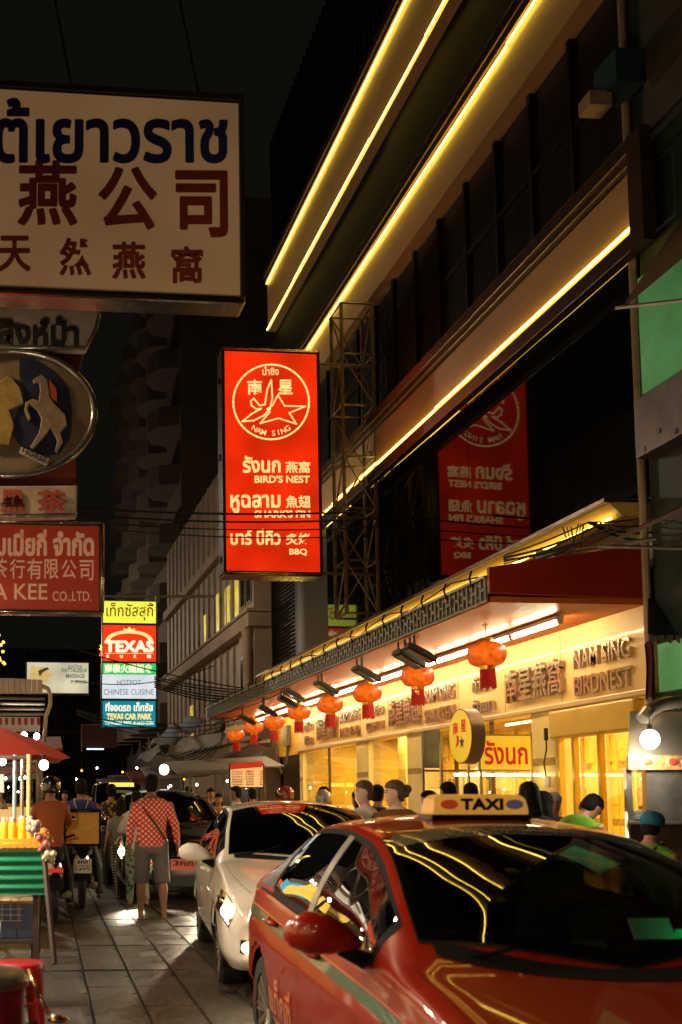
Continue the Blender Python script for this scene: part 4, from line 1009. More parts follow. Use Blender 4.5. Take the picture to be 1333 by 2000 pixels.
def front_lights(t, B, on=True, spots=True):
    for sd in (1, -1):
        h = B.patch('headlight', m_hl, t, lambda a, b: (.05 + .52 * a, 2.12 + (.80 - .25 * a) * b), 14, 6, .006, sd)
        p = B.S(.13, 2.48, sd); q = B.S(.36, 2.5, sd)
        if on: B.patch('headlamp_reflector', m_refl, h, lambda a, b: (.07 + .20 * a, 2.22 + .58 * b), 8, 5, .009, sd)
        G().ell(p + Vector((.0, -.02, 0)), (.062, .05, .06), 14, 9).obj('headlamp_bulb', m_beam if on else m_chromec, h, smooth=True)
        G().tube([B.S(.07, 2.22, sd) + Vector((0, -.02, 0)), B.S(.3, 2.25, sd) + Vector((sd * .012, -.02, 0)), B.S(.52, 2.5, sd) + Vector((sd * .02, 0, 0))], .008, 5).obj('headlamp_trim', m_chromec, h)
        G().ell(q + Vector((sd * -.0, -.012, 0)), (.03, .03, .03), 12, 8).obj('indicator_bulb', m_chromec, h, smooth=True)
    rg = B.bow
    def cap(x, z, off=0): return (x, B.bow * (x / .85) ** 2 - off, z)
    G().grid(lambda a, b: cap(-.52 + 1.04 * a, .56 - .06 * b * 1, .006 - b * .0), 12, 1).obj('upper_grille', m_black, t)
    G().grid(lambda a, b: cap((-.42 + .84 * a) * (1 - .12 * b), .42 - .15 * b, .008), 12, 1).obj('lower_grille', m_black, t)
    for sd in (1, -1):
        f_ = G().add([cap(sd * .58, .44, .012), cap(sd * .715, .46, .012), cap(sd * .72, .36, .012), cap(sd * .58, .34, .012)], [(0, 1, 2, 3)]).obj('fog_lamp_recess', m_black, t)
        G().ell(cap(sd * .655, .40, .018), (.058, .02, .046), 14, 8).obj('fog_lamp', m_fog if on else m_chromec, f_, smooth=True)
        G().add([cap(sd * .46, .29, .012), cap(sd * .66, .31, .012), cap(sd * .66, .275, .012), cap(sd * .46, .26, .012)], [(0, 1, 2, 3)]).obj('bumper_slot', m_hl, t)
    if spots:
        for sd in (1, -1):
            l = bpy.data.lights.new('headlight_beam', 'SPOT'); l.energy = 60 if t is white else 900; l.spot_size = R(70); l.spot_blend = .6; l.color = (1, .82, .55); l.shadow_soft_size = .05
            o = bpy.data.objects.new('headlight_beam', l); col.objects.link(o); o.parent = t; o.location = (sd * .62, -.03, .66); o.rotation_euler = (R(-87), 0, 0)
front_lights(white, WB)
G().box((0, -.012, .49), (.34, .01, .12)).obj('number_plate', mat('plate_white', (.6, .55, .45), .5), white)
for sd in (1, -1):
    WB.patch('body_crease', mat('red_pinstripe', (.35, .06, .03), .4), white, lambda a, b: (.62 + .55 * a, 1.9 + .62 * a + .06 * b), 10, 1, .003, sd)
# ---- black SUV
up = lambda L, k, z0: [(u * k, z0 + (z - z0) * 1.16) for u, z in L]
m_blackp = mat('black_car_paint', (.006, .006, .006), .2, coat=1.0)
sc2 = lambda L, kz: [(u * 1.05, z * kz) for u, z in L]
SB = Body(4.5, sc2(ZT2, 1.12), sc2(ZR2, 1.12), sc2(ZB2, 1.14), [(u * 1.05, w * 1.08) for u, w in WM2], [(u * 1.05, w * 1.12) for u, w in WR2], (.88, 3.55), .35, bow=.14, sill=.28)
suv = make_car('black_car', 'black car with dark windows and a red number plate, stopped behind the white car', 'car', SB, m_blackp, (2.42, 15.3, 0), R(-1.5), cowl=1.16, a_top=2.26, doors=(1.5, 2.6, 2.68, 3.45), quarter=(3.5, 3.8), rear=(3.62, 4.25), glass_ws=m_tint)
front_lights(suv, SB, on=True, spots=True)
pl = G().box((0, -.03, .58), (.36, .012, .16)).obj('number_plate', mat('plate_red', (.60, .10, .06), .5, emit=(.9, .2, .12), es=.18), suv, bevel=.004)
letters('3กค', mat('plate_print', (.12, .01, .01), .5), pl, (-.14, -.038, .565), (1, 0, 0), (0, 0, 1), .28, .075, bold=.03)
for z in (.70, .76): G().tube([(-.5, .02, z), (-.3, -.045, z), (.3, -.045, z), (.5, .02, z)], .012, 6).obj('grille_bar', m_chromec, suv)
G().box((-.42, -.02, .60), (.10, .02, .03)).obj('reflector', mat('red_reflector', (.4, .02, .01), .3, emit=(1, .05, .03), es=.5), suv)
# ---- pale van further back
m_vanp = mat('van_paint', (.42, .38, .30), .3, coat=.8)
VB = Body(4.9, [(0, .6), (.1, .9), (.4, 1.1), (.8, 1.28), (1.0, 1.4), (1.3, 1.75), (1.6, 2.0), (2.0, 2.12), (3.5, 2.15), (4.7, 2.1), (4.9, 1.9)], [(0, .6), (.1, .88), (.4, 1.05), (.8, 1.2), (1.05, 1.3), (1.35, 1.65), (1.65, 1.9), (2.0, 2.02), (3.5, 2.05), (4.7, 2.0), (4.9, 1.85)],
          [(0, .58), (.1, .8), (.4, .95), (1.0, 1.12), (2, 1.2), (4.6, 1.22), (4.9, 1.1)], [(0, .7), (.1, .78), (.5, .86), (1, .88), (4.5, .88), (4.9, .8)], [(0, .6), (.5, .75), (1.1, .8), (2.0, .72), (4.6, .72), (4.9, .7)], (.9, 3.9), .33, bow=.12)
van = make_car('van', 'pale van with a lit yellow strip behind its windscreen, beyond the black car', 'van', VB, m_vanp, (3.35, 33.0, 0), R(-2), cowl=.85, a_top=1.75, doors=(1.2, 2.2, 2.3, 3.4), quarter=None, rear=(4.2, 4.6), seats=False, glass_ws=m_tint)
front_lights(van, VB, on=False, spots=False)
G().box((.05, 1.30, 1.98), (.8, .05, .13), (R(-40), 0, 0)).obj('destination_strip', glow('van_strip', (1, .7, .1), 1.3), van)

# ================================================================ PEOPLE
m_skin = mat('skin', (.42, .21, .12), .55, var=.08, scale=6)
m_skin2 = mat('tan_skin', (.28, .13, .07), .55, var=.08, scale=6)
m_hair = mat('black_hair', (.009, .007, .006), .75, spec=.15, bump=.6, bscale=90, var=.3)
m_hairb = mat('brown_hair', (.09, .045, .02), .5, bump=.7, bscale=70, var=.4, scale=20)
m_skinp = mat('pale_skin', (.66, .40, .28), .5, var=.06, scale=6)
m_eye = mat('dark_eye', (.01, .008, .006), .2)
m_lip = mat('lips', (.30, .09, .07), .5)
m_shoe = mat('dark_shoe', (.03, .025, .02), .6)
def remesh(o, vox, sm=4):
    r = o.modifiers.new('remesh', 'REMESH'); r.mode = 'VOXEL'; r.voxel_size = vox; r.use_smooth_shade = True
    s = o.modifiers.new('smooth', 'SMOOTH'); s.iterations = sm; s.factor = .6
def cloth(name, base, kind=None, c2=None, scale=20):
    m = mat(name, base, .85, var=.15, scale=5, bump=.35, bscale=14)
    if kind and 'pat' not in m:
        m['pat'] = 1; N = m.node_tree.nodes; L = m.node_tree.links; b = N['Principled BSDF']; tc = N.new('ShaderNodeTexCoord')
        if kind == 'check':
            t = N.new('ShaderNodeTexChecker'); t.inputs['Scale'].default_value = scale; f = t.outputs['Fac']
            mp = N.new('ShaderNodeMapping'); mp.inputs['Rotation'].default_value = (0, 0.785, 0); L.new(tc.outputs['Object'], mp.inputs[0])
            sx = N.new('ShaderNodeSeparateXYZ'); L.new(mp.outputs[0], sx.inputs[0]); cb = N.new('ShaderNodeCombineXYZ'); L.new(sx.outputs[0], cb.inputs[0]); L.new(sx.outputs[2], cb.inputs[2]); cb.inputs[1].default_value = .01
            L.new(cb.outputs[0], t.inputs['Vector'])
        elif kind == 'dots':
            sx = N.new('ShaderNodeSeparateXYZ'); L.new(tc.outputs['Object'], sx.inputs[0])
            def mt(op, a, b_=None):
                n_ = N.new('ShaderNodeMath'); n_.operation = op
                for i_, q_ in enumerate((a, b_)):
                    if q_ is None: continue
                    if isinstance(q_, (int, float)): n_.inputs[i_].default_value = q_
                    else: L.new(q_, n_.inputs[i_])
                return n_.outputs[0]
            ax = mt('MULTIPLY', mt('ADD', sx.outputs[0], mt('MULTIPLY', sx.outputs[1], .3)), float(scale)); az = mt('MULTIPLY', sx.outputs[2], float(scale))
            f = mt('GREATER_THAN', mt('MULTIPLY', mt('SINE', ax), mt('SINE', az)), .22)
        else:
            t = N.new('ShaderNodeTexVoronoi'); t.inputs['Scale'].default_value = scale; L.new(tc.outputs['Object'], t.inputs['Vector'])
            g_ = N.new('ShaderNodeMath'); g_.operation = 'GREATER_THAN'; g_.inputs[1].default_value = .42; L.new(t.outputs['Distance'], g_.inputs[0]); f = g_.outputs[0]
        mx = N.new('ShaderNodeMix'); mx.data_type = 'RGBA'; mx.inputs[6].default_value = (*base, 1); mx.inputs[7].default_value = (*c2, 1)
        L.new(f, mx.inputs[0]); L.new(mx.outputs[2], b.inputs['Base Color'])
    return m
def person(label, x, y, rot, H=1.7, z=0.0, build=1.0, lean=0.0, turn=0.0, nod=0.0, legs=((0, 0), (0, 0)), arms=((0, .12, .15), (0, .12, .15)), spread=.0,
           shirt=None, sleeve=.3, trousers=None, tleg=1.0, hair='short', hairm=None, skin=None, vox=.016, shoes=True, group=None, headgear=None, face=False, waist=True, cat='person', apron=None):
    """stands at (x, y), faces +Y when rot is 0. legs: (thigh swing, knee bend); arms: (forward swing, outward, elbow bend)"""
    k = H / 1.75; bw = build
    t = thing('person', label, cat, (x, y, z), rot, group)
    skin = skin or m_skin; hairm = hairm or m_hair
    hipz = .92 * k
    M = Matrix.Rotation(-lean, 3, 'X')
    def up(p): p = Vector(p); q = M @ Vector((p.x, p.y, p.z - hipz)); return Vector((q.x, q.y, q.z + hipz))
    def torso(g, infl, z0, z1):
        secs = [(.80, .155, .11, 0), (.88, .168, .118, 0), (.96, .160, .108, 0), (1.06, .145, .098, .0), (1.18, .155, .108, .004), (1.30, .170, .115, .004), (1.38, .178, .105, 0), (1.435, .165, .082, -.01), (1.475, .10, .065, -.01), (1.50, .06, .058, -.008)]
        rings = []
        for zz, rx, ry, dy in secs:
            if not (z0 <= zz <= z1): continue
            rings.append([up(((rx * bw + infl) * math.cos(2 * PI * a / 20) * k, (ry * (.4 + .6 * bw) * bw ** .5 + infl) * math.sin(2 * PI * a / 20) * k + dy * k, zz * k)) for a in range(20)])
        g.loft(rings)
    # joints
    legp = []
    for sd, (th, kn) in zip((-1, 1), legs):
        h = Vector((sd * .092 * k * bw ** .5, 0, .90 * k)); d = Vector((sd * spread, math.sin(th), -math.cos(th))).normalized()
        kne = h + d * .45 * k; d2 = Vector((sd * spread * .3, math.sin(th - kn), -math.cos(th - kn))).normalized(); ank = kne + d2 * .41 * k
        legp.append((h, kne, ank, th - kn))
    low = min(a[2].z for a in legp) - .05 * k
    dzv = Vector((0, 0, -low if z == 0 else 0))
    armp = []
    for sd, (sw, out, el) in zip((-1, 1), arms):
        s_ = Vector((sd * (.178 * bw + .012) * k, -.005, 1.405 * k)); d = Vector((sd * math.sin(out), math.sin(sw) * math.cos(out), -math.cos(sw) * math.cos(out)))
        e = s_ + d * .285 * k; d2 = Vector((sd * math.sin(out) * .4 - sd * .08 * (el > .5), math.sin(sw + el), -math.cos(sw + el))).normalized(); w = e + d2 * .255 * k
        armp.append((s_, e, w, d2, sd))
    hc = Vector((0, .012 * k, 1.635 * k)); HR = Euler((-nod, 0, turn)).to_matrix(); np_ = Vector((0, 0, 1.52 * k))
    def hd(p): return up(np_ + HR @ (Vector(p) * k + hc - np_))
    # body, one mesh
    g = G(); torso(g, 0, 0, 2)
    g.tube([up((0, -.008, 1.44 * k)), up((0, 0, 1.51 * k)), hd((0, -.01, -.07))], [.062 * k, .054 * k, .056 * k], 14)
    hs = [(-.125, .018, .02, .045), (-.112, .040, .042, .030), (-.085, .058, .068, .014), (-.05, .068, .082, .004), (-.01, .074, .090, 0), (.03, .078, .095, -.002), (.07, .074, .09, -.006), (.10, .056, .068, -.01), (.122, .02, .03, -.012)]
    g.loft([[hd((rx * math.cos(2 * PI * a / 18), ry * math.sin(2 * PI * a / 18) + dy, zz)) for a in range(18)] for zz, rx, ry, dy in hs])
    g.loft([[hd((sx * w_, .082 + dy, zz)) for sx, dy in ((-1, -.01), (0, out_), (1, -.01))] for zz, w_, out_ in ((.02, .006, .006), (-.015, .012, .026), (-.03, .017, .03), (-.04, .013, .004))])
    for sd in (-1, 1): g.ell(hd((sd * .078, -.005, -.005)), (.012 * k, .02 * k, .032 * k), 8, 6)
    for (h, kn, an, fa) in legp:
        g.tube([h + dzv, h.lerp(kn, .45) + dzv, kn + dzv, kn.lerp(an, .3) + dzv, kn.lerp(an, .65) + dzv, an + dzv], [.088 * k * bw, .074 * k * bw, .053 * k * bw ** .5, .057 * k * bw ** .5, .043 * k, .034 * k], 14)
        g.tube([an + dzv + Vector((0, -.045, -.02)) * k, an + dzv + Vector((0, .03, -.018)) * k, an + dzv + Vector((0, .12, -.032)) * k, an + dzv + Vector((0, .17, -.037)) * k], [.03 * k, .036 * k, .030 * k, .015 * k], 10)
    for (s_, e, w, d2, sd) in armp:
        g.tube([up(s_) + dzv, up(s_.lerp(e, .5)) + dzv, up(e) + dzv, up(e.lerp(w, .35)) + dzv, up(w) + dzv], [.052 * k * bw ** .5, .045 * k * bw ** .5, .037 * k, .036 * k, .025 * k], 12)
        d2u = (up(w + d2) - up(w)).normalized(); sdv = Vector((0, 1, 0)) if abs(d2u.y) < .8 else Vector((0, 0, 1)); ww = up(w) + dzv
        g.tube([ww, ww + d2u * .045 * k, ww + d2u * .09 * k], [.024 * k, .034 * k, .030 * k], 10, flat=.62)
        for fi, (o_, ln_) in enumerate(((-.024, .070), (-.008, .082), (.008, .076), (.023, .060))):
            b0 = ww + d2u * .085 * k + sdv * o_ * k; cur = Vector((-sd * .3, 0, 0))
            g.tube([b0, b0 + (d2u + cur * .3).normalized() * ln_ * .55 * k, b0 + (d2u + cur * .9).normalized() * ln_ * k], [.0105 * k, .0095 * k, .007 * k], 6)
        b0 = ww + d2u * .03 * k + sdv * .022 * k
        g.tube([b0, b0 + (d2u * .6 + sdv * .5) * .05 * k, b0 + (d2u * 1.0 + sdv * .45) * .08 * k], [.012 * k, .011 * k, .008 * k], 6)
    g.v = [tuple(Vector(v) + (dzv if i < 0 else Vector((0, 0, 0)))) for i, v in enumerate(g.v)]
    # torso / head parts were built without the ground shift
    nleg = 0
    body = g
    o = body.obj('body', skin, t, smooth=True)
    if dzv.length > 1e-6:
        # shift torso, neck, head (everything built before the legs)
        cnt = 10 * 20 + 3 * 14 + len(hs) * 18 + 4 * 3 + 2 * 7 * 8
        for i in range(cnt): o.data.vertices[i].co.z += dzv.z
    remesh(o, vox, 3)
    Z = dzv
    HD = lambda p: hd(p) + Z
    # shirt
    if shirt:
        g = G(); torso(g, .016, .84 if waist else .95, 1.48)
        for v in range(len(g.v)): g.v[v] = tuple(Vector(g.v[v]) + Z)
        for (s_, e, w, d2, sd) in armp:
            L1 = min(sleeve, 1.0)
            pts = [up(s_ + Vector((-sd * .03, 0, .0))) + Z, up(s_.lerp(e, min(L1 * 2, 1))) + Z]; rr = [.066 * k * bw ** .5, (.060 if L1 < .6 else .05) * k * bw ** .5]
            if L1 > .5: pts += [up(e.lerp(w, min((L1 - .5) * 2, 1) * .5)) + Z, up(e.lerp(w, min((L1 - .5) * 2, 1))) + Z]; rr += [.047 * k, .036 * k]
            g.tube(pts, rr, 14)
        sh = g.obj('shirt', shirt, t, smooth=True); remesh(sh, vox, 3)
    if apron:
        g = G()
        for sd in (-1, 1): g.tube([up((sd * .05, .10, 1.40 * k)) + Z, up((sd * .07, .03, 1.50 * k)) + Z, up((sd * .075, -.075, 1.44 * k)) + Z, up((-sd * .02, -.145, 1.25 * k)) + Z, up((-sd * .12, -.11, 1.08 * k)) + Z], .016 * k, 6)
        g.obj('apron_strap', apron, t, smooth=True)
    if trousers:
        g = G(); torso(g, .012, .78, .97)
        for v in range(len(g.v)): g.v[v] = tuple(Vector(g.v[v]) + Z)
        for (h, kn, an, fa) in legp:
            pts = [h + Z + Vector((0, 0, .03)), h.lerp(kn, .5) + Z]; rr = [.100 * k * bw, .090 * k * bw]
            if tleg <= .55: pts.append(h.lerp(kn, tleg * 2) + Z); rr.append(.086 * k * bw)
            else:
                pts += [kn + Z, kn.lerp(an, (tleg - .5) * 2 * .96) + Z]; rr += [.07 * k * bw, .058 * k]
            g.tube(pts, rr, 14)
        tr = g.obj('trousers', trousers, t, smooth=True); remesh(tr, vox, 2)
    if shoes:
        for (h, kn, an, fa) in legp:
            a_ = an + Z
            G().loft([[a_ + Vector((math.cos(2 * PI * q / 12) * rx, yy + math.sin(2 * PI * q / 12) * 0, -.05 + (.5 + .5 * math.sin(2 * PI * q / 12)) * hz)) * 1.0 if False else a_ + Vector((math.cos(2 * PI * q / 12) * rx * k, yy * k, (-.052 + (.5 + .5 * math.sin(2 * PI * q / 12)) * hz) * k)) for q in range(12)] for yy, rx, hz in ((-.085, .03, .05), (-.05, .042, .065), (.03, .046, .06), (.12, .050, .05), (.175, .04, .035), (.20, .015, .02))]).obj('shoe', m_shoe, t, smooth=True)
    # hair
    if hair and headgear != 'helmet':
        g = G(); n = 18
        rings = []
        for i in range(9):
            ph = PI * (.5 - .98 * i / 8 * .5 - .0) if False else None
        for zz, rx, ry, dy in ((-.085, .050, .042, -.052), (-.05, .074, .062, -.040), (-.01, .084, .072, -.036), (.03, .087, .084, -.028), (.055, .086, .100, -.012), (.085, .080, .098, -.010), (.115, .062, .076, -.012), (.138, .024, .03, -.014)):
            rings.append([HD((rx * math.cos(2 * PI * a / n) * (1 + .03 * math.sin(a * 5 + zz * 60)), ry * math.sin(2 * PI * a / n) + dy, zz)) for a in range(n)])
        g.loft(rings)
        if hair == 'long': g.loft([[HD((rx * math.cos(2 * PI * a / 12), ry * math.sin(2 * PI * a / 12) + dy, zz)) for a in range(12)] for zz, rx, ry, dy in ((.04, .085, .07, -.035), (-.06, .095, .06, -.045), (-.15, .10, .045, -.065), (-.23, .07, .03, -.08))])
        if hair == 'bun': g.ell(HD((0, -.13, .035)), (.048, .045, .045), 12, 8); g.ell(HD((.0, -.115, -.01)), (.035, .04, .04), 10, 7)
        if hair == 'ponytail': g.tube([HD((0, -.09, .06)), HD((0, -.15, .03)), HD((0, -.17, -.06)), HD((0, -.15, -.16))], [.03, .038, .034, .01], 10)
        hm = g.obj('hair', hairm, t, smooth=True)
    if face:
        for sd in (-1, 1):
            G().ell(HD((sd * .030, .083, .012)), (.011, .006, .006), 10, 6).obj('eye', m_eye, t, smooth=True)
            G().tube([HD((sd * .015, .090, .032)), HD((sd * .032, .090, .037)), HD((sd * .050, .076, .031))], .0045, 5).obj('eyebrow', hairm, t)
        G().ell(HD((0, .083, -.062)), (.020, .008, .006), 10, 6).obj('mouth', m_lip, t, smooth=True)
    if headgear == 'helmet':
        g = G(); g.loft([[HD((rx * math.cos(2 * PI * a / 20), ry * math.sin(2 * PI * a / 20) + dy, zz)) for a in range(20)] for zz, rx, ry, dy in ((-.06, .105, .10, -.045), (-.03, .12, .12, -.03), (.03, .13, .145, -.01), (.08, .125, .145, -.008), (.12, .10, .12, -.01), (.15, .06, .075, -.01), (.16, .01, .01, -.01))])
        t['_hd'] = 1; t['_p'] = HD((0, 0, .05)); del t['_hd']; del t['_p']
        hel = g.obj('helmet', _M['helmet_paint'] if 'helmet_paint' in _M else mat('helmet_paint', (.25, .03, .02), .15, coat=1, var=.5, scale=9), t, smooth=True)
        G().loft([[HD((.122 * math.cos(a), .10 + .045 * math.sin(a) * 0 + .03 * math.sin(a), zz)) for a in [PI * q / 10 for q in range(11)]] for zz in (.045, -.045)], closed=False).obj('visor', glass('visor_glass', (.3, .28, .25), 2), hel, smooth=True)
    if headgear in ('cap', 'net'):
        mm = mat('head_cap_blue', (.02, .16, .26), .8, bump=.5, bscale=40) if headgear == 'cap' else mat('hair_net', (.35, .38, .4), .8)
        G().loft([[HD((rx * math.cos(2 * PI * a / 18) * (1 + .03 * math.sin(a * 3)), ry * math.sin(2 * PI * a / 18) + dy, zz)) for a in range(18)] for zz, rx, ry, dy in ((.0, .088, .095, -.024), (.04, .096, .112, -.012), (.08, .094, .112, -.010), (.12, .074, .09, -.012), (.148, .03, .03, -.014))]).obj('head_cap', mm, t, smooth=True)
    return t, HD, armp, Z, up

# --- man in the red patterned jumper, walking away
mr, HD, ap, Z, up = person('man in red and white patterned jumper and grey shorts walking away', 1.75, 13.6, R(-4), 1.80, build=1.12, lean=-.02, turn=R(-12), legs=((.10, .05), (-.10, .10)), arms=((-.05, .16, .25), (.12, .30, .15)), spread=.07,
    shirt=cloth('red_white_jumper', (.72, .035, .018), 'dots', (.85, .62, .48), 95), sleeve=.95, trousers=cloth('grey_shorts', (.14, .12, .115)), tleg=.52, skin=m_skin2, vox=.012, shoes=False, face=False)
G().tube([up((-.15, .02, 1.43)) + Z, up((-.11, -.115, 1.40)) + Z, up((.02, -.155, 1.22)) + Z, up((.16, -.12, 1.02)) + Z, up((.20, -.02, .98)) + Z], .022, 8, flat=.5).obj('bag_strap', mat('brown_strap', (.05, .02, .012), .6), mr, smooth=True)
for (sx, yy) in ((-.13, .085), (.13, -.085)): G().box((sx, yy + .03, .02), (.10, .27, .035)).obj('slipper', m_shoe, mr, bevel=.012)
# --- others on the roadway
person('child-sized woman in grey top and black checked trousers walking beside the scooter', 1.62, 16.2, R(6), 1.50, legs=((-.12, .3), (.18, .05)), arms=((.1, .15, .5), (-.1, .15, .3)), shirt=cloth('grey_top', (.17, .16, .15)), sleeve=.35, trousers=cloth('checked_trousers', (.02, .02, .02), 'check', (.42, .36, .28), 34), tleg=1.0, hair='long', vox=.016)
pw, HD, ap, Z, up = person('woman in pale top and patterned green trousers walking in front of the black car', 1.72, 15.0, R(10), 1.60, legs=((.1, .05), (-.15, .2)), arms=((.2, .2, .9), (.1, .12, .3)), shirt=cloth('pale_top', (.55, .52, .45)), sleeve=.5, trousers=cloth('leafy_green_trousers', (.05, .10, .05), 'vor', (.30, .34, .24), 16), tleg=.95, hair='ponytail')
person('person in yellow and black flowered shirt standing beyond the delivery scooter', 1.66, 18.2, R(-10), 1.74, shirt=cloth('flowered_shirt', (.42, .28, .05), 'vor', (.03, .02, .02), 18), sleeve=.4, trousers=cloth('dark_trousers', (.02, .02, .022)), hair='short')
person('stout man in dark shirt at the roadside seen between the parasol and the delivery rider', .62, 19.0, R(15), 1.74, build=1.15, shirt=cloth('dark_shirt', (.03, .028, .03)), sleeve=.4, trousers=_M['dark_trousers'], hair='short')
# --- far crowd on the roadway, seen small
crowd = [(.35, 24, 1.70, (.20, .06, .03), 'short', 'man in a rust shirt in the distant crowd behind the drinks cart', 20), (.75, 26, 1.62, (.5, .46, .4), 'long', 'long-haired woman in a white top in the distant crowd', -30), (1.3, 27, 1.7, (.03, .05, .12), 'short', 'man in a navy shirt among the distant crowd left of the van', 160),
         (1.9, 28, 1.66, (.25, .2, .15), 'short', 'man in a beige shirt walking towards the camera left of the van', 190), (2.3, 38, 1.7, (.4, .3, .08), 'long', 'woman in a mustard top far down the road beside the van', 0), (.1, 29, 1.66, (.3, .03, .03), 'long', 'woman in a red top at the far left of the distant crowd', 40),
         (-.2, 21, 1.68, (.5, .48, .42), 'short', 'man in a white shirt at the left picture edge behind the cart', 90), (.9, 33, 1.68, (.12, .1, .1), 'short', 'man in charcoal shirt deep in the crowd', 10), (4.6, 20.5, 1.70, (.03, .03, .03), 'short', 'man in black standing by the white round lamp of the far stalls', 10), (5.05, 22.5, 1.62, (.1, .09, .1), 'long', 'woman in grey beside the far stall with the round lamp', -40)]
for (x, y, h, c, hr, lb, r_) in crowd:
    person(lb, x, y, R(r_), h, shirt=cloth('crowd_shirt_%d' % int(c[0] * 100 + c[1] * 1000), c), sleeve=.4, trousers=_M['dark_trousers'], hair=hr, vox=.025, group='pedestrians far down the street')
# --- people along the right-hand side
cp1, *_ = person('woman in rust-brown top with hair in a bun, face turned left, behind the white car', 3.60, 9.9, R(128), 1.64, z=.03, skin=m_skinp, build=1.22, turn=R(-42), nod=.05, arms=((.5, .2, 1.3), (.5, .2, 1.3)), shirt=cloth('rust_top', (.14, .045, .012)), sleeve=.5, trousers=_M['dark_trousers'], hair='bun', hairm=m_hairb, face=True, vox=.012)
person('man in pale grey shirt half hidden behind the woman in rust-brown', 3.56, 10.7, R(105), 1.65, z=.03, skin=m_skinp, turn=R(-10), shirt=cloth('pale_grey_shirt', (.50, .47, .46)), sleeve=.4, trousers=_M['dark_trousers'], hair='short', hairm=m_hairb, face=True)
for (px, py, X, l, hgt, c, hr, rot) in ((876, 1538, 4.95, 'dark-haired person in black seen over the taxi, left of the pair by the yellow sign', 1.62, (.02, .02, .025), 'long', 20), (920, 1540, 5.2, 'dark-haired person in black seen over the taxi, right of the pair by the yellow sign', 1.60, (.025, .02, .02), 'long', -15)):
    p = at(px, py + 14, X=X); person(l, p.x, p.y, R(rot), p.z + .12, shirt=cloth('black_tee', c), sleeve=.4, trousers=_M['dark_trousers'], hair=hr)
p = at(1034, 1560, X=4.15); person('person with big black hair in a navy top right behind the taxi roof', p.x, p.y, R(-20), 1.62, build=1.1, shirt=cloth('navy_top', (.015, .02, .05)), sleeve=.5, trousers=_M['dark_trousers'], hair='long')
p = at(1060, 1575, X=4.6); person('shorter dark-haired person just right of the navy top person', p.x, p.y, R(60), 1.55, shirt=cloth('dark_shirt', (.03, .028, .03)), trousers=_M['dark_trousers'], hair='long')
p = at(1082, 1560, X=5.9); person('cook in hair net, face mask and purple apron facing the street before the shopfront', p.x, p.y, R(165), 1.55, shirt=cloth('purple_top', (.14, .09, .3)), trousers=_M['dark_trousers'], headgear='net', face=True, skin=m_skin)
p = at(1107, 1600, X=5.0); person('child with dark hair low behind the taxi roof', p.x, p.y, R(200), 1.28, shirt=cloth('child_tee', (.35, .3, .2)), trousers=_M['dark_trousers'], face=True)
gm = person('cook in lime green shirt bending over the cart, black hair, grey apron strap', 4.72, 9.0, R(-72), 1.66, build=1.12, lean=.55, nod=.35, arms=((.9, .2, .7), (.9, .2, .7)), shirt=cloth('lime_green_shirt', (.14, .36, .015)), sleeve=.35, trousers=_M['dark_trousers'], apron=cloth('grey_strap', (.05, .06, .05)), hair='short', vox=.012, face=True)[0]
person('cook with turquoise cloth cap and green shirt at the right picture edge', 4.38, 7.15, R(-60), 1.40, build=1.05, lean=.12, nod=.2, shirt=_M['lime_green_shirt'], sleeve=.35, trousers=_M['dark_trousers'], headgear='cap', hair='short', vox=.012, apron=_M['grey_strap'])
for (px, py, X, l_, h_, c_, hr_, rot_) in ((700, 1556, 4.6, 'dark-haired woman in black left of the couple behind the white car', 1.6, (.02, .02, .025), 'long', 30), (738, 1552, 4.5, 'man in black tee just left of the couple behind the white car', 1.66, (.02, .02, .025), 'short', -40), (838, 1556, 4.7, 'dark-haired woman in black just right of the couple', 1.58, (.02, .02, .025), 'long', 60)):
    p = at(px, py, X=X); person(l_, p.x, p.y, R(rot_), h_, shirt=cloth('black_tee', c_), sleeve=.4, trousers=_M['dark_trousers'], hair=hr_)
# helmets and heads beyond the white car
mat('helmet_paint', (.25, .03, .02), .12, coat=1, var=.6, scale=9)
p = at(558, 1552, X=4.15); person('motorcyclist in a glossy red helmet standing beyond the white car roof', p.x, p.y, R(30), 1.66, build=1.1, shirt=cloth('black_tee', (.02, .02, .025)), trousers=_M['dark_trousers'], headgear='helmet', vox=.016)
p = at(632, 1563, X=4.5)
_M['helmet_paint2'] = mat('helmet_paint_grey', (.35, .33, .3), .12, coat=1, var=.6, scale=9); _keep = _M['helmet_paint']; _M['helmet_paint'] = _M['helmet_paint_grey']
person('motorcyclist in a silver-grey helmet in front of the yellow shop window', p.x, p.y, R(-20), 1.60, shirt=cloth('dark_shirt', (.03, .028, .03)), trousers=_M['dark_trousers'], headgear='helmet')
_M['helmet_paint'] = _keep
p = at(633, 1545, X=4.9); person('woman with black hair behind the silver-grey helmet', p.x, p.y, R(40), 1.68, shirt=cloth('pale_grey_shirt', (.5, .47, .46)), trousers=_M['dark_trousers'], hair='long')
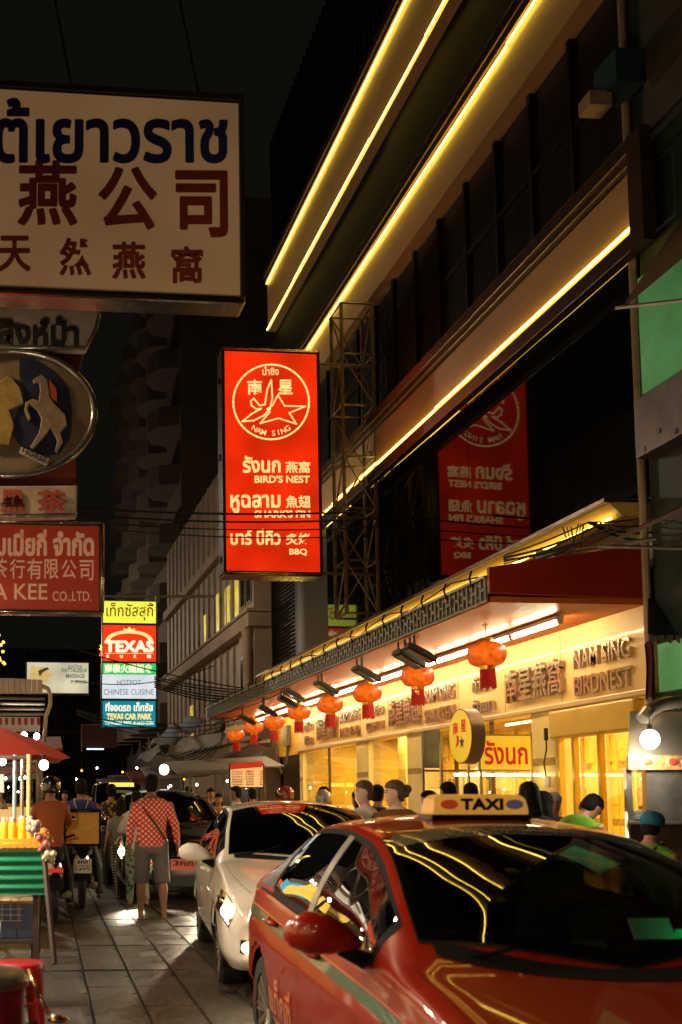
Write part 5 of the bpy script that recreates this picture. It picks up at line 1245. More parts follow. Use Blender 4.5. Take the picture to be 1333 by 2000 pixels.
for (px, py, X, l, h_, c, rot, hr) in ((462, 1548, 4.0, 'man in white tee turned left between the black car and the menu board', 1.72, (.6, .5, .38), 70, 'short'), (427, 1556, 3.95, 'woman in an orange top facing the camera beside the black car', 1.6, (.5, .2, .06), 170, 'long'), (412, 1548, 4.1, 'taller man behind the woman in orange beside the black car', 1.72, (.08, .06, .08), 185, 'short'), (349, 1532, 4.25, 'broad man in black seen from behind over the black car roof', 1.8, (.015, .015, .018), 5, 'short'), (388, 1550, 4.5, 'man in blue top left of the stall lights', 1.62, (.03, .06, .2), 40, 'short')):
    p = at(px, py, X=X); person(l, p.x, min(p.y, 26), R(rot), h_, shirt=cloth('crowd_shirt_%d' % int(c[0] * 100 + c[1] * 1000), c), sleeve=.4, trousers=_M['dark_trousers'], hair=hr, vox=.02, face=(rot > 90))

# ================================================================ MOTORCYCLES
m_bk = mat('scooter_black', (.012, .012, .013), .3, coat=.6)
def scooter(name, label, loc, rz, group='scooters on the roadway', paint=m_bk, helm=None):
    t = thing(name, label, 'motorcycle', loc, rz, group)       # faces +Y
    ty = G().lathe([(.20, -.05), (.27, -.045), (.295, -.02), (.295, .02), (.27, .045), (.20, .05)], 28, axis='x', caps=False).mesh('tyre', m_tyre, smooth=40)
    ri = G().lathe([(.205, -.04), (.205, .04)], 24, axis='x', caps=False)
    for k in range(6): a = PI / 3 * k; ri.tube([(0, 0, 0), (0, .2 * math.cos(a), .2 * math.sin(a))], .014, 5)
    ri = ri.mesh('rim', m_rim, smooth=40)
    for yy in (-.60, .66): o = link('wheel', ty, t, (0, yy, .295)); link('rim', ri, o)
    G().loft([[(-w, y, z0), (w, y, z0), (w * 1.1, y, (z0 + z1) / 2), (w * .7, y, z1), (-w * .7, y, z1), (-w * 1.1, y, (z0 + z1) / 2)] for y, w, z0, z1 in ((-.92, .03, .62, .70), (-.75, .10, .50, .76), (-.35, .13, .36, .74), (.0, .12, .28, .66), (.12, .10, .24, .40), (.38, .10, .24, .36))]).obj('body', paint, t, smooth=40)
    G().loft([[(-w, y, z0), (w, y, z0), (w, y, z1), (-w, y, z1)] for y, w, z0, z1 in ((-.78, .08, .75, .80), (-.4, .14, .74, .84), (.0, .10, .70, .79), (.06, .06, .70, .75))]).obj('seat', m_matt, t, bevel=.02)
    G().loft([[(-w, y, z), (-w * .6, y + .06, z), (w * .6, y + .06, z), (w, y, z), (w * .6, y + .02, z), (-w * .6, y + .02, z)] for y, z, w in ((.38, .30, .14), (.42, .55, .20), (.44, .80, .18), (.42, .98, .12))]).obj('leg_shield', paint, t, smooth=40)
    G().tube([(0, .45, .95), (0, .66, .295)], .03, 8).obj('fork', m_matt, t)
    G().tube([(-.34, .28, 1.04), (-.2, .36, 1.0), (0, .40, 1.0), (.2, .36, 1.0), (.34, .28, 1.04)], .016, 8).obj('handlebar', m_matt, t)
    for sd in (-1, 1):
        mo = G().tube([(sd * .2, .36, 1.02), (sd * .30, .36, 1.22)], .007, 5).obj('mirror_stem', m_matt, t)
        G().ell((sd * .31, .35, 1.25), (.06, .012, .04), 12, 8).obj('mirror', m_chromec, mo, smooth=True)
    G().tube([(.13, .05, .30), (.15, -.35, .30), (.16, -.80, .36)], [.02, .04, .05], 10).obj('exhaust', m_dim, t, smooth=True)
    G().loft([[(-.07, y, z), (.07, y, z), (.07, y, z + .012), (-.07, y, z + .012)] for y, z in ((-.25, .58), (-.6, .64), (-.85, .58), (-.98, .42))]).obj('mudguard', m_matt, t, bevel=.006)
    G().box((0, -.955, .66), (.18, .03, .05)).obj('tail_light', mat('tail_red', (.35, .01, .01), .2, emit=(1, .04, .02), es=.5), t, bevel=.01)
    return t
sx, sy = .98, 15.4
sc1 = scooter('scooter', 'black delivery scooter with a yellow top box and white number plate', (sx, sy, 0), R(-3))
tb_ = G().box((0, -.66, 1.13), (.50, .42, .50)).obj('delivery_box', m_matt, sc1, bevel=.02)
G().box((0, -.877, 1.12), (.44, .008, .42)).obj('box_panel', mat('delivery_yellow', (.80, .38, .03), .5, var=.08, scale=4), tb_, bevel=.003)
G().box((0, -.89, 1.345), (.17, .03, .03)).obj('box_handle', m_black, tb_)
letters('DELIVERY', mat('faint_print', (.80, .48, .12), .5), tb_, (-.14, -.883, 1.08), (1, 0, 0), (0, 0, 1), .28, .06, bold=.02)
pl_ = G().box((0, -.985, .62), (.24, .008, .19), (R(-14), 0, 0)).obj('number_plate', mat('plate_cream', (.70, .62, .45), .5), sc1)
letters('8กค', m_black, pl_, (-.07, -1.012, .655), (1, 0, 0), (0, 0, 1), .14, .05, bold=.03); letters('กรุงเทพมหานคร', m_black, pl_, (-.10, -1.001, .605), (1, 0, 0), (0, 0, 1), .20, .025); letters('1422', m_black, pl_, (-.09, -.996, .545), (1, 0, 0), (0, 0, 1), .18, .05, bold=.03)
dr, HD, ap, Z, up = person('delivery rider in blue shirt with a pale neck cord, astride the yellow-box scooter', sx - .02, sy - .12, R(-3), 1.76, z=.02, legs=((.55, .75), (.55, .75)), arms=((.75, .2, .7), (.75, .2, .7)), spread=.32, shirt=cloth('blue_shirt', (.022, .045, .20)), sleeve=.35, trousers=_M['dark_trousers'], hair='short', vox=.013, skin=m_skin2)
G().tube([up((-.10, -.06, 1.50)), up((-.09, -.12, 1.42)), up((0, -.135, 1.24)), up((.09, -.12, 1.42)), up((.10, -.06, 1.50))], .007, 5).obj('neck_cord', mat('pale_cord', (.5, .5, .5), .6), dr)
sc2_ = scooter('scooter', 'dark scooter ridden by the person in the orange jacket beside the drinks cart', (.48, 13.9, 0), R(2))
_M['helmet_paint'] = m_blackp
person('rider in orange-brown jacket and dark helmet beside the drinks cart', .48, 13.8, R(0), 1.74, z=.02, build=1.0, legs=((.6, .8), (.6, .8)), arms=((.8, .2, .6), (.8, .2, .6)), spread=.3, shirt=cloth('orange_jacket', (.36, .085, .02)), sleeve=.95, trousers=_M['dark_trousers'], headgear='helmet', hair='short', vox=.015)
sc3 = scooter('scooter', 'added oncoming scooter, headlight lighting the road, far ahead between the riders and the black car', (2.62, 27.5, 0), R(180))
G().ell((0, .47, .90), (.07, .04, .06), 12, 8).obj('headlight', m_beam, sc3, smooth=True)
l = bpy.data.lights.new('headlight_beam', 'SPOT'); l.energy = 60; l.spot_size = R(80); l.spot_blend = .5; l.color = (1, .80, .45); l.shadow_soft_size = .05  # beam of the added scooter, put in for light streaks on the road
o = bpy.data.objects.new('headlight_beam', l); col.objects.link(o); o.parent = sc3; o.location = (0, .54, .92); o.rotation_euler = (R(84), 0, 0)
sc4 = scooter('scooter', 'dark parked scooter between the black car and the woman in pale top', (1.98, 18.6, 0), R(8))

# ================================================================ DRINKS CART, LEFT
m_alu = mat('aluminium', (.55, .52, .46), .3, metal=.9, var=.2)
m_cleg = mat('dark_cart_wood', (.045, .028, .02), .6, var=.4)
m_grn = mat('green_tarp', (.0, .17, .075), .45, bump=.5, bscale=6, var=.2, scale=3, stretch=(1, 1, 6))
cy = 7.6
cart = thing('drinks_cart', 'street drinks cart with green corrugated side, wire basket and blue uprights at the left edge', 'food cart', (-.55, cy, 0))
xr = .235 + .55
G().grid(lambda a, b: (-.75 + (xr + .75) * a, .008 * math.sin(b * 30) - .01, .84 + .30 * b), 6, 40).grid(lambda a, b: (xr + .012 * math.sin(b * 30), 0 + .75 * a, .84 + .30 * b), 6, 40).obj('green_skirt', m_grn, cart, smooth=True)
G().bx(-.75, xr, .02, .75, 1.13, 1.16).obj('counter_top', m_alu, cart, bevel=.006)
G().bx(-.75, xr - .06, .05, .70, .50, .53).obj('lower_shelf', m_cleg, cart, bevel=.005)
for x_ in (-.7, xr - .09):
    for y_ in (.04, .66): G().bx(x_, x_ + .04, y_, y_ + .04, .14, 1.13).obj('leg', m_cleg, cart)
G().tube([(xr - .02, .0, 1.15), (xr + .05, -.25, .40)], .022, 6).obj('pull_handle', m_cleg, cart)
g = G()
for k in range(16): g.tube([(-.3 + k * .06, .02, .66), (-.3 + k * .06, .02, .82)], .003, 3)
for k in range(5): g.tube([(-.3, .018, .66 + k * .04), (.62, .018, .66 + k * .04)], .003, 3)
g.obj('wire_basket', m_alu, cart)['kind'] = 'stuff'
for k, x_ in enumerate((-.35, -.10)): pass
m_bpost = mat('pale_blue_post', (.25, .36, .42), .4, var=.2)
for (x_, m_, y_) in ((.56, m_bpost, .1), (.615, m_alu, .35), (.66, _M['pale_pillar_tile'], .05), (-.5, m_alu, .1)): G().tube([(x_, y_, 1.15), (x_, y_, 1.82)], .014, 8).obj('upright', m_, cart)
G().tube([(-.7, .08, 1.80), (.68, .08, 1.80)], .015, 6).obj('top_bar', m_alu, cart)
wh = G().lathe([(.12, -.025), (.15, -.02), (.15, .02), (.12, .025)], 20, axis='x').mesh('wheel', m_tyre, smooth=40)
for x_ in (-.6, xr - .1):
    for y_ in (.1, .62): link('wheel', wh, cart, (x_, y_, .15))
# juice bottles
m_juice = glow('orange_juice', (1.0, .42, .02), .28, base=(.95, .42, .02)); m_juice2 = glow('yellow_juice', (1.0, .6, .05), .3, base=(.95, .58, .05))
m_cap = mat('white_cap', (.85, .8, .65), .4)
bot = thing('juice_bottle', 'x', 'bottle', (0, 0, 0), 0, 'juice bottles on the drinks cart')
G().lathe([(.028, 0), (.031, .01), (.031, .15), (.027, .172), (.014, .185), (.013, .196)], 14).obj('bottle', m_juice, bot, smooth=40); G().lathe([(.016, .192), (.016, .212)], 12).obj('cap', m_cap, bot)
bl = [(30, 'x'), (45, 'x'), (62, 'x')]
k = 0
for row, (yy, xs) in enumerate(((7.75, (12, 26, 40, 54)), (7.68, (8, 24, 44, 59)))):
    for j, px in enumerate(xs):
        o = bot if k == 0 else copy_tree(bot); p = at(px, 1640, Y=yy); o.location = (p.x, yy, 1.162)
        o['label'] = ['first', 'second', 'third', 'fourth'][j] + ' orange juice bottle from the left, ' + ('back' if row == 0 else 'front') + ' row on the drinks cart'; k += 1
        if row == 1 and j > 1: o.location = (p.x, yy - .03, 1.175)
lay = copy_tree(bot); lay.location = (at(2, 1640, Y=7.63).x, 7.63, 1.195); lay.rotation_euler = (0, R(90), 0); lay['label'] = 'juice bottle lying on its side at the front of the drinks cart'
m_ora = mat('orange_half', (.85, .35, .03), .5, var=.2, scale=30); m_peel = mat('orange_peel', (.75, .28, .03), .45, bump=.4, bscale=60)
orr = thing('orange_half', 'x', 'fruit', (0, 0, 0), 0, 'halved fruits along the cart front')
G().lathe([(.0, .0), (.034, .002), (.036, .006)], 14, axis='y').obj('cut_face', m_ora, orr); G().lathe([(.036, .006), (.034, .03), (.02, .05), (.002, .056)], 14, axis='y').obj('peel', m_peel, orr, smooth=True)
for k, px in enumerate((4, 17, 30, 43, 57, 70, 82)):
    o = orr if k == 0 else copy_tree(orr); p = at(px, 1638, Y=7.60); o.location = (p.x, 7.60, 1.196); o['label'] = ['first', 'second', 'third', 'fourth', 'fifth', 'sixth', 'last'][k] + ' halved orange from the left along the front edge of the drinks cart'
cup = thing('paper_cup', 'x', 'cup', (0, 0, 0), 0, 'paper cups on the drinks cart')
G().lathe([(.024, 0), (.034, .075), (.032, .075), (.022, .006)], 14).obj('cup_wall', m_cap, cup, smooth=40); G().lathe([(.036, .074), (.036, .082), (.02, .095)], 14).obj('lid', mat('clear_lid', (.6, .6, .55), .2, coat=.5), cup, smooth=40)
for k, (px, yy) in enumerate(((70, 7.9), (76, 7.85), (66, 8.0), (20, 8.05), (33, 8.1))):
    o = cup if k == 0 else copy_tree(cup); p = at(px, 1620, Y=yy); o.location = (p.x, yy, 1.162); o['label'] = ['white paper cup by the right uprights of the drinks cart', 'rightmost white paper cup on the drinks cart', 'white paper cup behind the two by the uprights', 'left white paper cup at the back of the drinks cart', 'right white paper cup at the back of the drinks cart'][k]
fr_ = thing('orange', 'x', 'fruit', (0, 0, 0), 0, 'whole oranges piled on the drinks cart')
G().ell((0, 0, .036), (.037, .037, .036), 12, 8).obj('peel', m_peel, fr_, smooth=True); G().ell((0, 0, .071), (.005, .005, .003), 6, 4).obj('stem_scar', m_grn, fr_)
for k in range(9):
    o = fr_ if k == 0 else copy_tree(fr_); lay_ = k // 5
    o.location = (-.02 + (k % 5) * .072 * 1.0 + .036 * lay_, 8.18 + .02 * (k % 2), 1.162 + .058 * lay_); o['label'] = ['bottom', 'upper'][lay_] + ' row orange, ' + ['first', 'second', 'third', 'fourth', 'fifth'][k % 5] + ' from the left in the pile at the back of the cart'
for k, (px, c, lb) in enumerate(((66, (.75, .5, .42), 'pink and white flower garland bunch at the right end of the cart top'), (84, (.65, .2, .15), 'red and white crumpled bag hanging off the right end of the cart'), (95, (.6, .55, .35), 'cream plastic bag hanging beneath the red one at the cart corner'))):
    p = at(px, 1618 + k * 28, Y=7.58)
    g = G(); rr = random.Random(k)
    for q in range(14): g.ell((rr.uniform(-.035, .035), rr.uniform(-.03, .03), rr.uniform(-.05, .05)), (rr.uniform(.012, .03),) * 3, 7, 5)
    o = g.obj('bag' if k else 'flower_garland', mat('bag_stuff_%d' % k, c, .5, var=.5, scale=25), smooth=True); o.location = p; tag(o, lb, 'bag' if k else 'garland')
for k, (px, lb) in enumerate(((10, 'left dark blue plastic crate on the lower shelf of the drinks cart'), (50, 'right dark blue plastic crate on the lower shelf of the drinks cart'))):
    p = at(px + 4, 1840, Y=7.7)
    t = thing('plastic_crate', lb, 'crate', (p.x, 7.7, .532), 0, 'crates under the drinks cart'); mm = mat('crate_blue', (.05, .07, .12), .5)
    G().bx(-.07, .07, -.02, .3, 0, .24).obj('crate_body', mm, t, bevel=.006); G().bx(-.075, .075, -.025, .305, .24, .26).obj('rim', m_gold, t)
# red parasol
pc = at(-60, 1440, Y=10.0)
um = thing('parasol', 'wide red market parasol over the drinks cart at the left edge', 'parasol', (pc.x, 10.0, 0))
rw_ = at(136, 1476, Y=10.0).x - pc.x
m_umb = mat('red_parasol_cloth', (.36, .02, .012), .6, var=.15, scale=3, emit=None)
g = G(); n = 8
zt_ = at(0, 1412, Y=10).z - .10; zb_ = at(0, 1478, Y=10).z
for k in range(n):
    a0, a1 = 2 * PI * k / n, 2 * PI * (k + 1) / n
    G().grid(lambda a, b: (lambda an, r_: (r_ * math.cos(an), r_ * math.sin(an), zt_ + .10 - (zt_ + .10 - zb_) * b ** 1.7 - .03 * math.sin(PI * a) * b))(a0 + (a1 - a0) * a, rw_ * b * (1 - .06 * math.sin(PI * a))), 8, 10).obj('canopy_panel', m_umb, um, smooth=True)
    G().tube([(0, 0, zt_ + .07), (rw_ * .5 * math.cos(a0), rw_ * .5 * math.sin(a0), zt_ - .05), (rw_ * math.cos(a0), rw_ * math.sin(a0), zb_ - .01)], .009, 5).obj('rib', m_alu, um)
G().tube([(0, 0, 0), (0, 0, zt_ + .1)], .02, 8).obj('pole', m_alu, um)
m_bulb = glow('white_bulb', (1.0, .92, .72), 32.0)
def bulb_lamp(name, label, p, r=.05, cord=.3, group=None, m=None, w=0):
    t = thing(name, label, 'lamp', p, 0, group)
    G().ell((0, 0, 0), (r, r, r * 1.1), 12, 8).obj('bulb', m or m_bulb, t, smooth=True); G().tube([(0, 0, r), (0, 0, r + .05)], .02, 6).tube([(0, 0, r + .05), (0, 0, r + cord)], .005, 4).obj('cord', m_black, t)
    if w:
        l = bpy.data.lights.new('bulb_light', 'POINT'); l.energy = w; l.shadow_soft_size = r; l.color = (1, .84, .62)
        o = bpy.data.objects.new('bulb_light', l); col.objects.link(o); o.parent = t; o.location = (0, -.0, -r * 1.3)
    return t
bulb_lamp('bulb_lamp', 'added bare bulb over the left part of the drinks cart, outside the frame', (-.75, 7.2, 2.15), .06, .3, w=230)  # bulb added outside the view to brighten the white car
bulb_lamp('bulb_lamp', 'bare white bulb under the left edge of the red parasol', at(6, 1488, Y=9.6), .03, .12)
bulb_lamp('bulb_lamp', 'half-round white lamp glowing under the right part of the red parasol', at(86, 1494, Y=9.9), .042, .10)
# beige corrugated stall roof behind the parasol
t = thing('stall_canopy', 'beige corrugated stall roof with curved end and red-and-white tasselled valance, above the parasol', 'stall canopy', (0, 12.5, 0))
f_ = lambda x, y, d=0: at(x, y, Y=12.5 + d) - Vector((0, 12.5, 0))
m_cor = mat('beige_corrugated', (.42, .30, .18), .5, var=.25, scale=4)
for k in range(14):
    x0_ = -70 + k * 11
    yy = 1325 + max(0, (k - 8)) * .5
    G().add([f_(x0_, yy), f_(x0_ + 10.3, yy + .6), f_(x0_ + 10.3, 1356), f_(x0_, 1354), f_(x0_, yy, 1.2), f_(x0_ + 10.3, yy, 1.2)], [(0, 1, 2, 3), (4, 5, 1, 0)]).obj('roof_sheet', m_cor, t)
G().tube([f_(82, 1340), f_(94, 1345), f_(99, 1358), f_(99, 1375), f_(90, 1400), f_(87, 1450)], .028, 6).obj('end_strip', m_cor, t, smooth=True)
for k in range(4): G().tube([f_(-80, 1362 + k * 11, .2 * k), f_(88, 1365 + k * 10, .2 * k)], .018, 5).obj('rafter', m_alu, t)
for k in range(11):
    x0_ = -40 + k * 12.5
    G().add([f_(x0_, 1402), f_(x0_ + 7, 1402), f_(x0_ + 6.4, 1416), f_(x0_ + .6, 1416)], [(0, 1, 2, 3)]).obj('red_tab', mat('tab_red', (.30, .02, .015), .7), t)
G().bx(f_(-60, 0).x, f_(87, 0).x, .02, .03, f_(0, 1428).z, f_(0, 1400).z).obj('white_valance', mat('white_valance', (.55, .5, .42), .7, var=.1), t)
for k, px in enumerate((20, 48, 72)): bulb_lamp('bulb_lamp', ['left', 'middle', 'right'][k] + ' bright bulb under the tasselled stall roof', at(px, 1434 + k * 2, Y=12.6), .035, .1, 'bulbs under the tasselled stall roof')
for k in range(2):
    G_ = tag(G().tube([(-.85 + .6 * k, 12.4, 0), (-.85 + .6 * k, 12.4, 3.0)], .025, 6).obj('stall_post', m_dim), ['left', 'right'][k] + ' thin post holding the tasselled stall roof', 'post')
tag(G().bx(-1.6, .30, 12.3, 13.0, .02, .9).bx(-1.62, .32, 12.28, 13.02, .9, .94).obj('stall_table', mat('yellow_stall', (.6, .42, .1), .5, var=.3)), 'yellow-clothed stall table under the tasselled roof', 'table')
tag(G().add([at(x, y, Y=8.9) for x, y in ((0, 1512), (8, 1512), (8, 1548), (0, 1548))] + [at(x, y, Y=8.92) for x, y in ((0, 1512), (8, 1512), (8, 1548), (0, 1548))], [(0, 1, 2, 3), (7, 6, 5, 4), (0, 4, 5, 1), (1, 5, 6, 2), (2, 6, 7, 3), (3, 7, 4, 0)]).obj('hanging_card', mat('white_card', (.75, .72, .65), .6)), 'small white price card hanging at the left edge under the parasol', 'card')
# red stool
st = thing('plastic_stool', 'red plastic stool with slotted top beside the drinks cart', 'stool', (.045, 7.12, 0), R(12))
m_stool = mat('red_plastic', (.34, .012, .015), .35, coat=.3)
G().lathe([(.10, .455), (.155, .452), (.165, .44), (.165, .40), (.158, .40), (.15, .435), (.10, .44)], 24, sx=1, sy=1).obj('seat', m_stool, st, smooth=50)
G().lathe([(.028, .44), (.105, .445), (.105, .452), (.028, .456)], 16).obj('seat_disc', m_stool, st)
for q in range(4):
    a = PI / 4 + PI / 2 * q; ca, sa = math.cos(a), math.sin(a)
    G().loft([[Vector((ca * r_ - sa * w_ * k1, sa * r_ + ca * w_ * k1, z_)) + Vector((ca, sa, 0)) * k2 for k1, k2 in ((-1, 0), (0, .016), (1, 0), (1, -.008), (0, .006), (-1, -.008))] for r_, w_, z_ in ((.15, .055, .42), (.165, .045, .25), (.195, .035, .0))]).obj('leg', m_stool, st)
G().tube([(.17 * math.cos(a_), .17 * math.sin(a_), .20) for a_ in [PI / 4 + PI / 2 * q for q in range(5)]], .010, 5).obj('brace', m_stool, st)
# crimson pot with ladle, lower-left corner
pt = thing('soup_pot', 'crimson enamel pot with a dented steel lid, lower left corner', 'pot', (-.12, 4.45, .0)); pt.scale = (1, 1, 1.3)
G().lathe([(.14, .30), (.17, .32), (.175, .56), (.18, .58)], 28).obj('pot_wall', mat('crimson_enamel', (.28, .01, .05), .3, coat=.5), pt, smooth=40)
G().lathe([(.19, .58), (.195, .60), (.17, .625), (.06, .64), (.02, .645), (.015, .66)], 28).obj('lid', mat('steel_lid', (.35, .32, .28), .3, metal=.9, bump=.6, bscale=20), pt, smooth=40)
G().bx(-.25, .22, -.22, .22, .26, .297).obj('base_board', m_wood, pt)
for sx_ in (-1, 1):
    for sy_ in (-1, 1): G().bx(sx_ * .19 - .02, sx_ * .19 + .02, sy_ * .18 - .02, sy_ * .18 + .02, 0, .258).obj('stand_leg', m_wood, pt)
ld = tag(G().tube([(.07, 4.55, .80), (.11, 4.5, .70), (.15, 4.45, .64)], [.008, .009, .012], 6).ell((.185, 4.42, .62), (.045, .03, .018), 12, 7).obj('ladle', mat('brass_ladle', (.65, .45, .2), .2, metal=1.0), smooth=True), 'shiny brass ladle resting out over the side of the pot', 'ladle')
tag(G().bx(-.6, -.06, 5.25, 5.7, .84, .87).bx(-.56, -.52, 5.3, 5.34, 0, .838).bx(-.12, -.08, 5.3, 5.34, 0, .838).bx(-.12, -.08, 5.62, 5.66, 0, .838).obj('folding_table', mat('grey_blue_table', (.16, .18, .24), .5)), 'grey-blue corner of a folding table at the left edge', 'table')

# ================================================================ RIGHT: COUNTER WITH ROUND SIGN, STEAMER CART
cx_, cy_ = 5.75, 13.6
cn = thing('display_counter', 'glass and steel display counter with posts in front of the shopfront', 'display counter', (5.45, 13.4, .13))
q = lambda x, y, Y=13.4: at(x, y, Y=Y) - Vector((5.45, 13.4, .13))
m_cglass = glass('counter_glass', (.90, .93, .88), 1.2)
xs_ = [825, 861, 937, 1036]
for px in xs_:
    a = q(px, 1430); G().bx(a.x - .015, a.x + .015, -.015, .015, 0, a.z).obj('post', m_alu, cn)
for (a_, b_) in zip(xs_[:-1], xs_[1:]):
    A = q(a_, 1505); Bq = q(b_, 1505); z1 = A.z - .02
    G().add([(A.x + .02, 0, .75), (Bq.x - .02, 0, .75), (Bq.x - .02, 0, z1), (A.x + .02, 0, z1)], [(0, 1, 2, 3)]).obj('glass_pane', m_cglass, cn)
    G().bx(A.x + .016, Bq.x - .016, -.012, .012, A.z - .015, A.z + .012).obj('rail', m_alu, cn)
G().bx(q(825, 0).x - .02, q(1036, 0).x + .02, -.03, .6, .0, .74).obj('cabinet', m_alu, cn, bevel=.01)
G().add([q(827, 1428), q(859, 1424), q(859, 1500), q(827, 1500)], [(0, 1, 2, 3)]).obj('blue_panel', mat('pale_blue_panel', (.30, .33, .38), .25, metal=.4, var=.3, scale=3), cn)
G().add([q(863, 1436), q(935, 1430), q(935, 1500), q(863, 1500)], [(0, 1, 2, 3)]).obj('clear_panel', glass('smoky_panel', (.8, .75, .6), 1.6), cn)
lp = q(920, 1512); G().tube([(q(864, 0).x, .3, lp.z), (q(1030, 0).x, .3, lp.z)], .02, 6).obj('case_lamp', m_tubew, cn)
# round yellow sign on edge
p = at(900, 1438, Y=13.0)
rsn = thing('round_sign', 'round yellow shop sign with red characters and a blue star, turned nearly edge-on, brown rim', 'sign', p, R(-90))
m_rfac = glow('round_sign_face', (1.0, .62, .03), .55, base=(.85, .55, .05))
G().lathe([(.345, 0), (.345, .17)], 40, axis='y').obj('rim', mat('brown_rim', (.24, .15, .08), .4, metal=.3), rsn, smooth=40)
G().lathe([(.33, -.004), (.33, .0)], 40, (0, -.003, 0), 'y').obj('face', m_rfac, rsn)
m_redp = mat('red_print', (.60, .03, .01), .5, emit=(.8, .04, .01), es=.3)
letters('南', m_redp, rsn, (-.20, -.010, .02), (1, 0, 0), (0, 0, 1), .16, .16, bold=.03); letters('星', m_redp, rsn, (.05, -.010, .05), (1, 0, 0), (0, 0, 1), .15, .15, bold=.03)
G().add([(-.10, -.012, .02), (-.02, -.012, .0), (-.04, -.012, -.10), (-.14, -.012, -.15), (-.09, -.012, -.06)], [(0, 1, 2, 3, 4)]).obj('bird_emblem', m_redp, rsn)
G().add([(.06 + (.09 if k % 2 == 0 else .038) * math.sin(2 * PI * k / 10), -.012, -.08 + (.09 if k % 2 == 0 else .038) * math.cos(2 * PI * k / 10)) for k in range(10)], [tuple(range(10))]).obj('star_emblem', mat('star_blue', (.10, .15, .38), .5), rsn)
G().tube([(0, .09, -.34), (0, .09, -1.0)], .02, 6).obj('post', m_alu, rsn)
t = thing('shop_sign', 'flat yellow sign with red Thai word beside the round sign', 'sign', at(940, 1503, Y=13.3))
b0 = t.location.copy(); w_ = at(1038, 1503, Y=13.3).x - b0.x; h_ = at(940, 1437, Y=13.3).z - b0.z
G().bx(-.02, w_ + .02, .004, .05, -.02, h_ + .02).obj('frame', m_alu, t); G().bx(0, w_, -.004, .003, 0, h_).obj('face', glow('yellow_sign_face', (1.0, .62, .03), .55, base=(.85, .55, .05)), t)
px_text('รังนก', m_redp, t, 13.292, (947, 1447, 1031, 1493), b0, bold=.02)
# steamer cart with hood, right edge
hd_ = thing('noodle_cart', 'stainless noodle cart with exhaust hood and fruit picture strip at the right edge', 'food cart', (5.6, 8.8, 0))
SYh = 8.8
h = lambda x, y, Y=SYh: at(x, y, Y=Y) - Vector((5.6, 8.8, 0))
m_inox = mat('stainless', (.58, .52, .42), .28, metal=.85, var=.2, scale=3, bump=.15, bscale=5)
g = G(); a = h(1226, 1476); b = h(1480, 1476); a2 = h(1262, 1384); b2 = h(1440, 1384)
G().loft([[(a.x, 0, a.z), (b.x, 0, a.z), (b.x + .5, .9, a.z), (a.x + .56, .9, a.z)], [(a2.x, .25, a2.z), (b2.x, .25, a2.z), (b2.x + .3, .7, a2.z), (a2.x + .3, .7, a2.z)]]).obj('hood', m_inox, hd_, bevel=.01)
G().bx(a.x - .01, b.x, -.03, -.002, h(0, 1500).z, a.z).obj('picture_strip', mat('fruit_picture', (.5, .25, .12), .4, var=.9, scale=16), hd_)
for k in range(5):
    px = 1238 + k * 24; pz = h(px, 1488); G().ell((pz.x, -.034, pz.z), (.04, .006, .03), 10, 6).obj('printed_fruit', mat('fruit_red' if k % 2 else 'fruit_orange', (.45, .05, .02) if k % 2 else (.6, .25, .05), .4), hd_)
dp = [h(1255, 1404, 8.7), h(1268, 1388, 8.75), h(1290, 1376, 8.85), h(1315, 1372, 8.95), h(1400, 1368, 9.1)]
path = []
for i in range(len(dp) - 1):
    for s_ in range(8): path.append(dp[i].lerp(dp[i + 1], s_ / 8))
G().tube(path, [.060 if k % 2 else .047 for k in range(len(path))], 12).obj('flexible_duct', m_inox, hd_, smooth=30)
for px in (1226, 1475):
    pz = h(px, 1500); G().bx(pz.x, pz.x + .05, .02, .07, .0, pz.z).obj('post', m_alu, hd_)
G().add([h(1262, 1502), h(1470, 1502), h(1470, 1602), h(1262, 1602)], [(0, 1, 2, 3)]).obj('plastic_sheet', mat('steamy_plastic', (.09, .085, .08), .16, var=.6, scale=2.5, bump=.8, bscale=7, coat=.6), hd_)
zc = h(0, 1606).z
G().loft([[(a.x - .05, -.06, z), (b.x, -.06, z), (b.x + .45, .75, z), (a.x + .44, .75, z)] for z in (zc - .03, zc)]).obj('counter_top', m_inox, hd_, bevel=.005); G().loft([[(a.x, 0, z), (b.x, 0, z), (b.x + .4, .7, z), (a.x + .42, .7, z)] for z in (.1, zc - .032)]).obj('cabinet', mat('cart_brown_side', (.14, .08, .045), .4, metal=.3, var=.3), hd_)
bulb_lamp('bulb_lamp', 'glaring bare bulb in front of the noodle cart hood', at(1270, 1444, Y=8.62), .075, .30, w=38)
for k in range(6):
    o = tag(G().lathe([(.045, 0), (.09, .008), (.105, .018), (.100, .02), (.05, .006)], 24).obj('plate', mat('pale_blue_plate', (.55, .62, .68), .3, coat=.4), smooth=40), ['lowest', 'second', 'third', 'fourth', 'fifth', 'topmost'][k] + ' pale plate in the stack on the noodle cart counter', 'plate', 'plates stacked on the noodle cart')
    pz = at(1245, 1603, Y=8.95); o.location = (pz.x + .004 * (k % 2), 8.95, zc + .002 + k * .013)
pz = at(1290, 1560, Y=8.9); tag(G().tube([(pz.x, 8.9, zc + .02), (pz.x - .04, 8.9, zc + .16)], .006, 5).ell((pz.x - .045, 8.9, zc + .18), (.02, .006, .03), 8, 6).obj('spatula', m_alu, smooth=True), 'steel spatula standing behind the plates on the noodle cart', 'utensil')
tr_ = thing('steel_basin', 'steel basin with wire handle right of the plates on the noodle cart', 'basin', (at(1318, 1600, Y=8.95).x, 8.95, zc))
